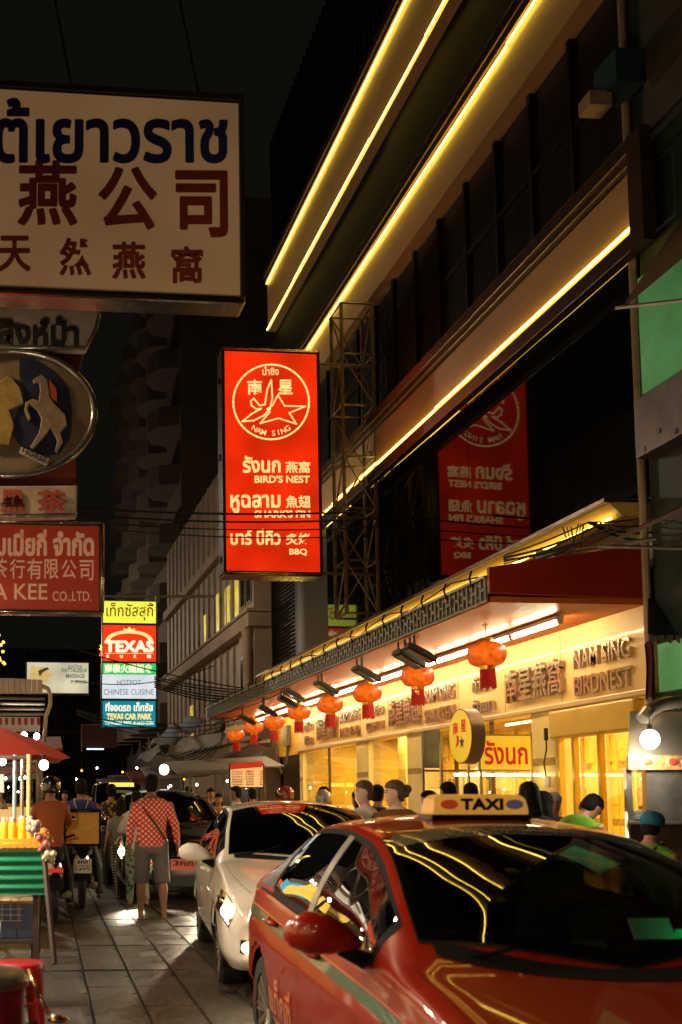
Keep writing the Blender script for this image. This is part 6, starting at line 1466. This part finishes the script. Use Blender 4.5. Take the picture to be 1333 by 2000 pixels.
G().lathe([(.10, 0), (.13, .06), (.14, .065), (.125, .06), (.095, .01)], 22).obj('bowl', m_inox, tr_, smooth=40); G().tube([(-.13, 0, .06), (-.08, 0, .12), (.08, 0, .12), (.13, 0, .06)], .006, 5).obj('handle', m_alu, tr_)
# hanging maroon cloth, socket board, security cameras, meter, ballast
g = G().grid(lambda a, b: (.10 * (a - .5) + .012 * math.sin(b * 5), .03 * math.sin(a * 9) , -.62 * b - .03 * math.cos(a * 7)), 12, 10)
o = tag(g.obj('hanging_cloth', mat('maroon_cloth', (.10, .01, .03), .8), smooth=True), 'maroon cloth hanging at the end of the lettered fascia', 'cloth'); o.location = at(1268, 1256, Y=10.95)
sb = thing('socket_box', 'white socket box with a dangling cord on the shop wall beside the door', 'socket', at(1070, 1527, X=6.93))
G().box((0, 0, 0), (.03, .13, .15)).obj('box', m_fix, sb, bevel=.01); G().tube([(-.01, .02, .07), (-.02, .04, .25), (-.01, -.02, .42), (0, 0, .62)], .010, 6).obj('cord', m_black, sb); G().box((0, 0, .62), (.04, .05, .16)).obj('plug', m_black, sb, bevel=.006)
for (px, py, Y, l) in ((1072, 1092, 11.93, 'white security camera on a bracket under the cables on the red canopy end'), (1228, 1197, 12.6, 'small white camera under the soffit near the wall')):
    c = thing('security_camera', l, 'camera', at(px, py, Y=Y)); k_ = 1 if py < 1100 else .7
    G().box((-.06 * k_, .06, .04), (.13 * k_, .03, .17 * k_)).obj('mount', m_fix, c, bevel=.008); G().tube([(0, .05, .05), (.03, -.08, -.05), (.035, -.12, -.09)], [.05 * k_, .05 * k_, .045 * k_], 14).obj('housing', m_fix, c, smooth=40); G().tube([(.035, -.12, -.092), (.038, -.135, -.105)], .035 * k_, 12).obj('lens', m_black, c)
mt_ = thing('meter_box', 'grey electric meter box on the yellow side fascia', 'meter', at(561, 1437, X=6.93))
G().box((0, 0, 0), (.12, .42, .52)).obj('case', mat('meter_grey', (.16, .14, .11), .5), mt_, bevel=.01); G().box((-.064, -.02, .03), (.006, .26, .3)).obj('window', mat('meter_window', (.5, .42, .3), .2, coat=.6), mt_); G().tube([(0, 0, -.26), (0, .05, -.7), (0, .5, -.95), (0, 1.0, -.7), (0, 1.1, -.2)], .03, 6).obj('conduit', m_dim, mt_)

# ================================================================ RIGHT-HAND NEIGHBOUR WITH GREEN WALL
m_gw = mat('green_wall_glow', (.14, .55, .26), .6, emit=(.10, .5, .15), es=.11, var=.35, scale=1.3, bump=.2, bscale=6)  # weak emission stands in for unseen light falling on the green paint
m_dkg = mat('dark_green_board', (.02, .035, .025), .6, var=.5, scale=2)
nb_ = thing('neighbour_shophouse', 'narrow dark old shophouse with green painted, self-lit wall panels and awnings at the right edge', 'building', (7, 8, 0))
N_ = lambda g, n, m, **k: P(g, n, m, nb_, (7, 8, 0), **k)
N_(G().bx(7.02, 12, 4.0, 11.1, 0, 16), 'wall', m_dkg)
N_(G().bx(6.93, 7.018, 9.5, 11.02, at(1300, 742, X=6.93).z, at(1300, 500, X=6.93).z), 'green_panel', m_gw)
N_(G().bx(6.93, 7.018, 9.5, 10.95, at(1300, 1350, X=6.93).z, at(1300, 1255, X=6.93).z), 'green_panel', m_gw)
N_(G().bx(6.80, 7.018, 9.4, 10.98, at(1300, 865, X=6.8).z, at(1300, 745, X=6.8).z), 'metal_fascia', mat('weathered_metal_fascia', (.14, .12, .11), .45, metal=.4, var=.5, scale=2.5))
for k in range(5): N_(G().lathe([(.03, 0), (.03, .02)], 8, (6.79, 9.7 + k * .28, 5.3 + .1 * (k % 2)), 'x'), 'bolt', m_black)
N_(G().tube([(6.95, 11.13, .1), (6.95, 11.13, 16)], .045, 8), 'drain_pipe', mat('tan_pipe', (.34, .24, .14), .5, var=.3))
N_(G().bx(6.62, 6.95, 10.75, 11.2, at(1250, 120, X=6.7).z, at(1250, 50, X=6.7).z), 'junction_box', mat('teal_box', (.015, .05, .045), .5))
N_(G().bx(6.42, 6.68, 10.95, 11.2, at(1230, 128, X=6.5).z, at(1230, 98, X=6.5).z), 'conduit_head', mat('tan_pipe', (.34, .24, .14), .5))
m_awn = mat('old_awning', (.07, .03, .022), .7, var=.5, scale=3, bump=.4, bscale=9)
for (zl, zr_, yy, dd) in ((at(1222, 590, X=6.2).z, at(1222, 590, X=6.2).z + 1.15, at(1222, 590, X=6.2).y, 1.6), (4.2, 4.6, 10.6, 1.4)):
    N_(G().add([(6.2, yy, zl), (6.2, yy - 2.8, zl + .05), (7.0, yy - 2.8, zr_), (7.0, yy, zr_), (6.2, yy, zl - .04), (6.2, yy - 2.8, zl), (7.0, yy - 2.8, zr_ - .05), (7.0, yy, zr_ - .05)], [(0, 1, 2, 3), (7, 6, 5, 4), (0, 4, 5, 1), (0, 3, 7, 4)]), 'awning', m_awn)
    N_(G().tube([(6.15, yy + .1, zl - .02), (7.0, yy - .8, zl - .25)], .02, 5), 'awning_arm', m_alu)
for k in range(5): N_(G().bx(6.97, 7.015, 4.3 + k * 1.4, 5.2 + k * 1.4, 8.9, 10.6), 'shutter', mat('grimy_shutter', (.05, .05, .03), .6, var=.5, scale=3))
for k in range(3): N_(G().bx(6.96, 7.015, 8.3, 11.0, 8.55 + k * 2.3, 8.75 + k * 2.3), 'ledge', m_dkg)
# dark tarpaulin stall roof with scalloped edge
tp = thing('tarpaulin_awning', 'sagging dark tarpaulin with scalloped edge over the noodle cart, right edge', 'awning', (6.3, 10.2, 3.4))
g_ = lambda x, y, Y=10.6: at(x, y, Y=Y) - Vector((6.3, 10.2, 3.4))
G().grid(lambda a, b: g_(1266 + 240 * a, 1238 - 150 * b + 22 * math.sin(a * 3) - 8 * math.sin(b * 7), 10.6 + 1.0 * b + .1 * math.sin(a * 12)), 14, 8).obj('sheet', mat('dark_tarp', (.03, .03, .026), .35, var=.4, coat=.3, bump=.5, bscale=5), tp, smooth=True)
for k in range(9): 
    a_ = g_(1268 + k * 17, 1240 + 1 * k * .2, 10.55); G().add([a_, a_ + Vector((.078, 0, 0)), a_ + Vector((.07, 0, -.06)), a_ + Vector((.04, 0, -.09)), a_ + Vector((.01, 0, -.06))], [(0, 1, 2, 3, 4)]).obj('scallop', mat('scallop_grey', (.10, .10, .09), .6), tp)

# ================================================================ FAR BUILDINGS ON THE RIGHT
m_tan = mat('tan_concrete', (.38, .29, .20), .7, var=.3, scale=.8, bump=.2, bscale=4)
m_scr = mat('mesh_screen', (.34, .29, .25), .6, var=.4, scale=1.5)
m_win = mat('dull_window', (.03, .03, .03), .1, spec=.8)
m_lit = glow('lit_window_yellow', (.9, .7, .06), .5, uneven=.6, scale=2.5)
be = thing('screened_building', 'weathered beige building wrapped in vertical metal screens with a few yellow-lit windows', 'building', (7, 29.3, 0))
E_ = lambda g, n, m, **k: P(g, n, m, be, (7, 29.3, 0), **k)
E_(G().bx(7.5, 15, 29.4, 47, 0, 12.4), 'wall', m_tan)
E_(G().bx(6.7, 7.5, 29.4, 31.4, 3.2, 10), 'corner_block', m_tan)
E_(G().bx(6.5, 7.5, 29.3, 47.1, 6.35, 6.75).bx(6.45, 7.5, 29.25, 47.1, 6.76, 6.86), 'floor_slab', m_tan, bevel=.03)
E_(G().bx(6.6, 7.5, 29.3, 47.1, 9.45, 9.8), 'floor_slab', m_tan, bevel=.03)
for k in range(15):
    y = 31.6 + k * 1.05
    for z0, z1 in ((3.3, 6.3), (6.9, 9.4), (9.85, 12.5)):
        E_(G().bx(6.82, 6.84, y + .05, y + .98, z0, z1), 'screen_panel', m_scr)
        E_(G().bx(6.76, 6.86, y - .03, y + .03, z0, z1), 'screen_post', m_tan)
for (y0_, z0_, ww, hh) in ((31.9, 7.1, .55, 1.3), (33.2, 7.1, .8, 1.2), (35.0, 7.1, .5, 1.3), (37.5, 7.1, .6, 1.0), (40.2, 3.9, .9, 1.2)):
    E_(G().bx(6.79, 6.81, y0_, y0_ + ww, z0_, z0_ + hh), 'lit_window', m_lit)
for (y0_, z0_) in ((29.6, 7.1), (30.4, 7.1), (29.6, 4.1), (30.5, 4.0)):
    f_ = E_(G().bx(6.66, 6.72, y0_, y0_ + .6, z0_, z0_ + 1.7), 'window_frame', m_dim); G().bx(6.65 - 7, 6.658 - 7, y0_ + .06 - 29.3, y0_ + .54 - 29.3, z0_ + .06, z0_ + 1.6).obj('pane', m_win, f_)
E_(G().lathe([(.14, 3.3), (.18, 3.5), (.13, 3.6), (.14, 6.1), (.2, 6.3)], 10, (6.55, 29.6, 0)), 'column', m_tan, smooth=40)
tw = thing('balcony_tower', 'tall dim apartment tower with rounded balconies rising behind the screened building', 'building', (7, 48, 0))
m_tw = mat('tower_brown', (.10, .075, .055), .8, var=.3, scale=.5)
P(G().bx(7.6, 16, 48, 72, 0, 30), 'wall', m_tw, tw, (7, 48, 0))
for f in range(9):
    for k in range(6):
        P(G().loft([[(7.6, 48.6 + k * 4, z), (6.7, 48.9 + k * 4, z), (6.3, 49.8 + k * 4, z), (6.3, 50.6 + k * 4, z), (6.7, 51.5 + k * 4, z), (7.6, 51.8 + k * 4, z)] for z in (5 + f * 2.8, 5.95 + f * 2.8)]), 'balcony', m_tw, tw, (7, 48, 0))
gt = thing('end_building', 'dark building closing off the far end of the street', 'building', (0, 110, 0))
G().bx(-30, 12, 0, 12, 0, 17).obj('wall', mat('end_wall_dark', (.022, .018, .014), .8, var=.3, scale=.3), gt)
for k in range(18):
    G().bx(-3 + k * .8, -2.9 + k * .8, -.1, -.002, 0, 17).obj('vertical_rib', m_tw, gt)
G().bx(-30, 12, -.3, -.11, 8.2, 8.6).obj('ledge', m_tw, gt)
g2 = thing('side_shop_building', 'low grey shop beyond the restaurant with a roller shutter under a brown awning', 'building', (6.8, 29.4, 0))
m_shut = mat('grey_shutter', (.16, .155, .14), .45, metal=.4, var=.2, scale=3, stretch=(1, 1, 1))
P(G().bx(6.9, 7.4, 29.4, 34, 0, 3.2), 'wall', m_tan, g2, (6.8, 29.4, 0))
for k in range(22): P(G().box((6.87, 31.0, .3 + k * .10), (.03, 2.4, .085), (0, R(14), 0)), 'shutter_slat', m_shut, g2, (6.8, 29.4, 0))
P(G().bx(6.86, 6.9, 32.5, 33.8, .2, 2.6), 'grey_door', mat('pale_metal_door', (.30, .33, .34), .4, var=.2), g2, (6.8, 29.4, 0))
a_, b_, c_ = at(412, 1493, Y=30), at(560, 1438, Y=25.5), at(575, 1456, Y=25.5)
aw = thing('brown_awning', 'sloping dull brown canvas awning beneath the farthest lanterns', 'awning', a_)
z_ = Vector((0, 0, 0)); d1 = at(531, 1450, Y=27) - a_; d2 = at(470, 1448, Y=28.5) - a_
G().add([z_, at(428, 1499, Y=29.6) - a_, at(531, 1462, Y=27) - a_, at(528, 1450, Y=27) - a_, at(495, 1452, Y=28) - a_, Vector((.5, 1.2, .3)), at(531, 1440, Y=28) - a_], [(0, 1, 2, 3, 4), (0, 4, 5), (4, 3, 6, 5)]).obj('sheet', mat('brown_canvas', (.10, .065, .045), .7, var=.2), aw); G().tube([z_, at(400, 1489, Y=30.2) - a_], .02, 5).obj('pole', m_alu, aw)
mb = stack('menu_board', 'cream menu board with red heading and rows of small writing at the far stall', (451, 1494, 514, 1537), glow('menu_face', (1.0, .58, .22), .62, base=(.8, .5, .25), uneven=.15), Y=22.5, depth=.04)
G().add([at(*q_, Y=22.48) - mb[1] for q_ in ((450, 1492), (513, 1487), (513, 1498), (450, 1503))], [(3, 2, 1, 0)]).obj('heading', m_redp, mb[0])
for k in range(6):
    for j_ in range(3): L_(mb, ['ข้าวต้มปลา', 'ต้มยำกุ้ง', 'ก๋วยเตี๋ยว', 'ผัดไทย', 'หอยทอด', 'ปลาหมึก'][k] if j_ == 0 else ['60', '80', '100', '120', '150', '200'][(k + j_) % 6], (454 + j_ * 27, 1505 + k * 5, 474 + j_ * 22, 1508.6 + k * 5), m_brick, .02)

m_dk = _M['dark_trousers']
# ---- far market stalls on both sides, with lamps
m_tarp = mat('grey_tarp', (.16, .15, .14), .7, var=.4, scale=2, bump=.3, bscale=3)
m_red_t = mat('red_tarp', (.20, .03, .02), .7, var=.3)
goods = [mat('goods_orange', (.6, .22, .05), .5, var=.5, scale=12), mat('goods_green', (.15, .3, .05), .5, var=.5, scale=12), mat('goods_white', (.6, .58, .5), .5, var=.4, scale=12), mat('goods_red', (.45, .06, .03), .5, var=.5, scale=12)]
rs_ = random.Random(11)
spots = [(5.0, 25.5, 'grey'), (4.9, 30, 'grey'), (5.0, 35, 'red'), (4.9, 41, 'grey'), (5.0, 48, 'red'), (-.5, 17.5, 'red'), (-.3, 23, 'grey'), (-.4, 31, 'red'), (-.2, 40, 'grey')]
sn = ['nearest stall past the restaurant', 'second stall on the right', 'third stall on the right', 'fourth stall on the right', 'farthest stall on the right', 'nearest stall on the left behind the cart', 'second stall on the left', 'third stall on the left', 'farthest stall on the left']
for i, (x, y, c) in enumerate(spots):
    t = thing('market_stall', 'lamp-lit food stall with %s sheet roof, %s' % (c, sn[i]), 'market stall', (x, y, 0), 0, 'lamp-lit food stalls along the street')
    mt2 = m_tarp if c == 'grey' else m_red_t
    G().bx(-.9, .9, -.5, .5, .02, .85).obj('counter', mat('stall_counter_%d' % (i % 3), [(.3, .3, .28), (.25, .05, .03), (.35, .25, .1)][i % 3], .5, var=.3), t)
    G().loft([[(-1.25, -1.0, 2.1 + rs_.uniform(-.1, .1)), (1.25, -1.0, 2.25), (1.3, 1.0, 2.55), (-1.25, 1.0, 2.4)], [(-1.25, -1.0, 2.14), (1.25, -1.0, 2.29), (1.3, 1.0, 2.59), (-1.25, 1.0, 2.44)]]).obj('roof_sheet', mt2, t)
    for sx_ in (-.9, .9):
        for sy_ in (-.6, .6): G().tube([(sx_, sy_, 0), (sx_, sy_, 2.25)], .02, 5).obj('post', m_dim, t)
    G().bx(-.7, .7, -.52, -.505, .95, 1.35).obj('front_sign', [m_lit, _M['cream_sign_print'], _M['menu_face']][i % 3], t)
    for k in range(5):
        G().ell((-.6 + k * .3, rs_.uniform(-.2, .2), .95), (.12, .12, .11), 8, 6).obj('goods', goods[(k + i) % 4], t, smooth=True)
    for k in range(3): G().ell((-.6 + k * .6 + rs_.uniform(-.15, .15), -.4, 1.85 + rs_.uniform(-.15, .15)), (.026, .026, .03), 8, 6).obj('bulb', m_bulb, t, smooth=True)
bulb_lamp('round_lamp', 'big round white globe lamp over the far stall', at(321, 1503, Y=24.0), .115, .3, m=glow('globe_white', (1, .93, .75), 3.0))
for k, (px, py) in enumerate(((160, 1505), (150, 1522), (190, 1500), (240, 1508), (268, 1500), (345, 1512), (375, 1505), (400, 1515), (418, 1525), (360, 1522), (228, 1516), (12, 1500), (35, 1510), (60, 1506))):
    c = m_bulb if k % 3 else _M['neon_yellow']
    bulb_lamp('stall_bulb', 'small bare bulb glowing over the far stalls', at(px, py, Y=36 + (k * 7) % 20), .035, .3, 'small bulbs over the far stalls', m=c)
fs = thing('fluorescent_sign', 'thin cyan-white tube lamp on a dim signboard far down the street', 'sign', at(165, 1463, Y=44))
G().box((.6, .05, .5), (1.5, .05, .9)).obj('board', mat('dim_maroon', (.05, .012, .01), .7), fs); G().tube([(.1, -.02, 0), (.8, -.02, 0)], .03, 6).obj('tube', glow('cyan_tube', (.5, .9, .8), 2.0), fs); G().tube([(-.1, 0, -.1), (-.1, 0, 1.0), (1.4, 0, 1.0)], .03, 5).obj('frame', m_dim, fs)
# tarps hanging from the wall beyond the restaurant
for k, (pa, pb, pc_, pd, Y, l) in enumerate((((265, 1490), (345, 1462), (372, 1438), (300, 1455), 30, 'crumpled grey tarpaulin sloping down over the far stalls'), ((345, 1470), (425, 1455), (430, 1432), (352, 1440), 27, 'pale flat awning sheet left of the farthest lantern'), ((290, 1462), (400, 1418), (398, 1392), (320, 1425), 29, 'dark bundled tarpaulin hung with cables under the screened building'))):
    pts = [at(*pa, Y=Y), at(*pb, Y=Y - 2), at(*pc_, Y=Y - 1), at(*pd, Y=Y + 1)]; o = pts[0].copy()
    g = G().grid(lambda a, b: (pts[0] * (1 - a) * (1 - b) + pts[1] * a * (1 - b) + pts[2] * a * b + pts[3] * (1 - a) * b) - o + Vector((0, .3 * math.sin(a * 9 + b * 3), .09 * math.sin(a * 14 + b * 5) * (1 if k != 1 else .1))), 18, 8)
    ob = tag(g.obj('tarpaulin', m_tarp if k < 2 else mat('black_tarp', (.03, .028, .025), .4, var=.6, scale=4, bump=.6, bscale=4)), l, 'tarpaulin'); ob.location = o
tag(G().add([at(x, y, Y=26.5) for x, y in ((436, 1432), (444, 1421), (480, 1414), (505, 1418), (507, 1428), (470, 1426))] + [at(x, y, Y=26.8) for x, y in ((436, 1432), (444, 1421), (480, 1414), (505, 1418), (507, 1428), (470, 1426))], [(0, 1, 2, 3, 4, 5), (11, 10, 9, 8, 7, 6)] + [(i, 6 + i, 6 + (i + 1) % 6, (i + 1) % 6) for i in range(6)]).obj('curved_sign', mat('curved_sign_tan', (.4, .28, .14), .5, var=.3)), 'small curved tan sign behind the two farthest lanterns', 'sign')

# ================================================================ LEFT-HAND ROW (partly behind the camera: its signs light the street)
m_lf = [mat('left_wall_%d' % k, c, .7, var=.3, scale=1) for k, c in enumerate(((.14, .10, .07), (.10, .09, .08), (.16, .12, .08)))]
m_shoplit = glow('lit_shop_window', (1.0, .62, .28), 1.5, uneven=.4, scale=1.2)
m_sgl = [glow('left_sign_red', (1.0, .08, .02), 1.6, uneven=.2), glow('left_sign_white', (1.0, .85, .6), 1.8, uneven=.2), glow('left_sign_yellow', (1.0, .6, .08), 1.6, uneven=.2), glow('left_sign_teal', (.1, .5, .6), 1.2, uneven=.2)]
for k in range(9):
    y = -12 + k * 7
    t = thing('left_shophouse', ['plain', 'second', 'third', 'fourth', 'fifth', 'sixth', 'seventh', 'eighth', 'last'][k] + ' shophouse of the left-hand row with lit shopfront and projecting sign', 'building', (-5.5, y, 0), 0, 'shophouses on the left side')
    G().bx(-6, 0, 0, 6.95, 3.3, 12 + (k * 3) % 4).obj('upper_wall', m_lf[k % 3], t); G().bx(-6, -.3, .02, 6.93, 0, 3.29).obj('lower_wall', m_lf[(k + 1) % 3], t)
    G().bx(-.295, -.27, .5, 3.3, .3, 2.8).obj('shop_window', m_shoplit, t); G().bx(-.295, -.27, 3.7, 6.4, .3, 2.8).obj('shop_window', m_shoplit, t)
    G().bx(.0, 1.4, .3, 6.6, 3.05, 3.15).obj('awning', m_red_t if k % 2 else m_tarp, t)
    for j in range(4):
        for f in range(2): w_ = G().bx(.0, .05, .6 + j * 1.6, 1.6 + j * 1.6, 4.6 + f * 3, 6.2 + f * 3).obj('window', m_win, t)
    if k != 2: G().bx(.1, 2.2, 3.2, 3.4, 4.2 + (k % 3) * .4, 5.4 + (k % 3) * .4).obj('projecting_sign', m_sgl[k % 4], t)
    for j in range(2): G().tube([(1.1, 1.0 + j * 3, 3.02), (1.1, 2.2 + j * 3, 3.02)], .022, 6).obj('awning_tube', m_tube, t)
yl = thing('light_string', 'string of warm yellow bulbs on the left building at the picture edge', 'string lights', at(3, 1270, Y=34))
for k in range(14): G().ell((random.uniform(-.15, .12), 0, random.uniform(-.6, .6)), (.05, .05, .05), 6, 5).obj('bulb', glow('gold_bulb', (1, .6, .08), 3), yl)
# street lamps added out of view to light the street, left and behind
def added_street_lamp(x, y, label, e, hgt=6.2, kind='AREA'):
    t = thing('added_street_lamp', label, 'street lamp', (x, y, 0), 0, 'added street lamps')
    G().tube([(0, 0, 0), (0, 0, .5), (0, 0, hgt), (.3, 0, hgt + .35), (1.1, 0, hgt + .45)], [.09, .06, .045, .04, .035], 8).obj('pole', m_dim, t, smooth=True)
    G().loft([[(.9, -.1, hgt + .42), (1.6, -.12, hgt + .42), (1.6, .12, hgt + .42), (.9, .1, hgt + .42)], [(.95, -.06, hgt + .52), (1.5, -.07, hgt + .52), (1.5, .07, hgt + .52), (.95, .06, hgt + .52)]]).obj('lamp_head', m_dim, t)
    G().bx(1.0, 1.55, -.09, .09, hgt + .395, hgt + .417).obj('lamp_glass', glow('added_lamp_glass', (1, .72, .38), 5), t)
    l = bpy.data.lights.new('added_lamp_light', kind); l.energy = e; l.color = (1, .70, .38)
    if kind == 'AREA': l.shape = 'RECTANGLE'; l.size = .5; l.size_y = .18
    else: l.shadow_soft_size = .2; l.color = (1, .80, .58)
    o = bpy.data.objects.new('added_lamp_light', l); col.objects.link(o); o.parent = t; o.location = (1.27, 0, hgt + .38)
added_street_lamp(-3.0, -5.0, 'added unseen street lamp on the left pavement just behind the camera', 60)
added_street_lamp(-3.0, 10.5, 'added unseen street lamp on the left pavement near the drinks cart', 220)
added_street_lamp(-3.0, 26.0, 'added unseen street lamp on the left pavement beyond the tasselled stall', 1500, 8.5, 'POINT')
added_street_lamp(-3.0, 58.0, 'added unseen street lamp on the left pavement far down the street', 2600, 9.5, 'POINT')

# snack stall added out of frame at left, its bulbs light the cars
st_ = thing('market_stall', 'added unseen lamp-lit snack stall on the left beside the camera', 'market stall', (-1.5, 5.0, 0), 0, 'lamp-lit food stalls along the street')
G().bx(-.7, .5, -.9, .9, .02, .9).obj('counter', _M['stall_counter_1'], st_)
G().bx(-.95, .75, -1.3, 1.3, 2.9, 2.95).obj('roof_sheet', m_red_t, st_)
for sx_ in (-.8, .6):
    for sy_ in (-1.1, 1.1): G().tube([(sx_, sy_, 0), (sx_, sy_, 2.9)], .025, 6).obj('post', m_dim, st_)
for k in range(3):
    b_ = G().ell((.45, -.9 + k * .9, 2.5), (.07, .07, .08), 10, 7).obj('bulb', m_bulb, st_, smooth=True)
    l = bpy.data.lights.new('bulb_light', 'POINT'); l.energy = 62; l.shadow_soft_size = .1; l.color = (1, .80, .56)
    o = bpy.data.objects.new('bulb_light', l); col.objects.link(o); o.parent = st_; o.location = (.45, -.9 + k * .9, 2.38)

# ================================================================ CABLES
m_cable = mat('black_cable', (.012, .011, .010), .5)
def cable(par, a, b, sag, r, o, n=18):
    a, b = Vector(a), Vector(b)
    return G().tube([a.lerp(b, k / n) - Vector((0, 0, sag * 4 * (k / n) * (1 - k / n))) - o for k in range(n + 1)], r, 5, caps=False).obj('cable', m_cable, par, smooth=True)
def bundle(label, specs, r=.014):
    o = Vector(specs[0][0]); t = thing('cable_bundle', label, 'cables', o)
    for a, b, s in specs: cable(t, a, b, s, r * rs_.uniform(.6, 1.3), o)
    return t
bundle('pair of black cables crossing in front of the red restaurant sign', [(at(-40, 975 + k * 9, Y=17.5), at(700 + k * 50, 1000 + k * 12, Y=17.5 + k), .12 + .05 * k) for k in range(4)], .016)
bundle('thick black cable bundle drooping in front of the stacked signs and screened building', [(at(302, 1322 + k * 4, Y=27), at(520 + k * 8, 1350 + k * 3, Y=26 + .2 * k), .08 + .03 * k) for k in range(6)] + [(at(130, 1262, Y=27), at(480, 1345, Y=27), .1), (at(150, 1330, Y=27), at(420, 1300, Y=27), .25)], .018)
bundle('black cables crossing the teal panel down the street', [(at(150, 1385 + k * 3, Y=28), at(480, 1395 + k * 6, Y=27), .3 + .06 * k) for k in range(4)], .012)
bundle('tangled cables along the wall above the red canopy end', [(at(985, 1085 + k * 4, X=6.0 - .05 * k), at(1150 + 25 * (k % 4), 1020 + k * 3, X=6.3), .02 + .03 * (k % 3)) for k in range(6)] + [(at(1150, 1020, X=6.3), at(1345, 990 + k * 14, Y=11.2), .05 + .04 * k) for k in range(4)], .013)
bundle('cable loops hanging by the canopy corner', [(at(1100 + k * 8, 1030, X=6.4), at(1130 + k * 5, 1022, X=6.4), .22 + .05 * k) for k in range(3)], .008)
bundle('loose cables against the neighbouring shophouse at the right edge', [(at(1262, 1000 + k * 20, Y=11.7), at(1345, 960 + k * 45, Y=10.5), .1 + .05 * k) for k in range(7)], .014)
bundle('low cable mass over the far stalls on the right', [(at(260 + 6 * k, 1475 - k * 6, Y=32), at(440, 1400 + k * 4, Y=28 + .1 * k), .3 + .08 * k) for k in range(10)], .018)
bundle('cables running along the fretted canopy edge to the mast', [(at(430, 1395, Y=27), at(800, 1190 + k * 5, Y=14.6), .1 + .06 * k) for k in range(3)], .010)
arm = thing('metal_arm', 'pale perforated metal arm sticking left from the right-hand shophouse over the red canopy', 'bracket', at(1080, 1082, Y=11.5))
G().tube([(0, 0, 0), at(1345, 1042, Y=10.9) - at(1080, 1082, Y=11.5)], .022, 5).obj('bar', m_alu, arm)

# ---- more figures in the far crowd: copies, too small to tell apart
far_ = [o for o in bpy.data.objects if o.get('group') == 'pedestrians far down the street']
for k in range(16):
    src = far_[k % 8]; y = 30 + (k * 3.7) % 24
    px = [20, 55, 75, 100, 118, 140, 155, 178, 196, 225, 246, 300, 322, 338, 372, 402][k]
    p = at(px, 1560, Y=y); o = dup(src, (p.x, y, 0), R((k * 77) % 360), 'small figure in the distant crowd between the stalls', scale=.93 + .02 * (k % 5)); o['group'] = 'small figures in the distant crowd'
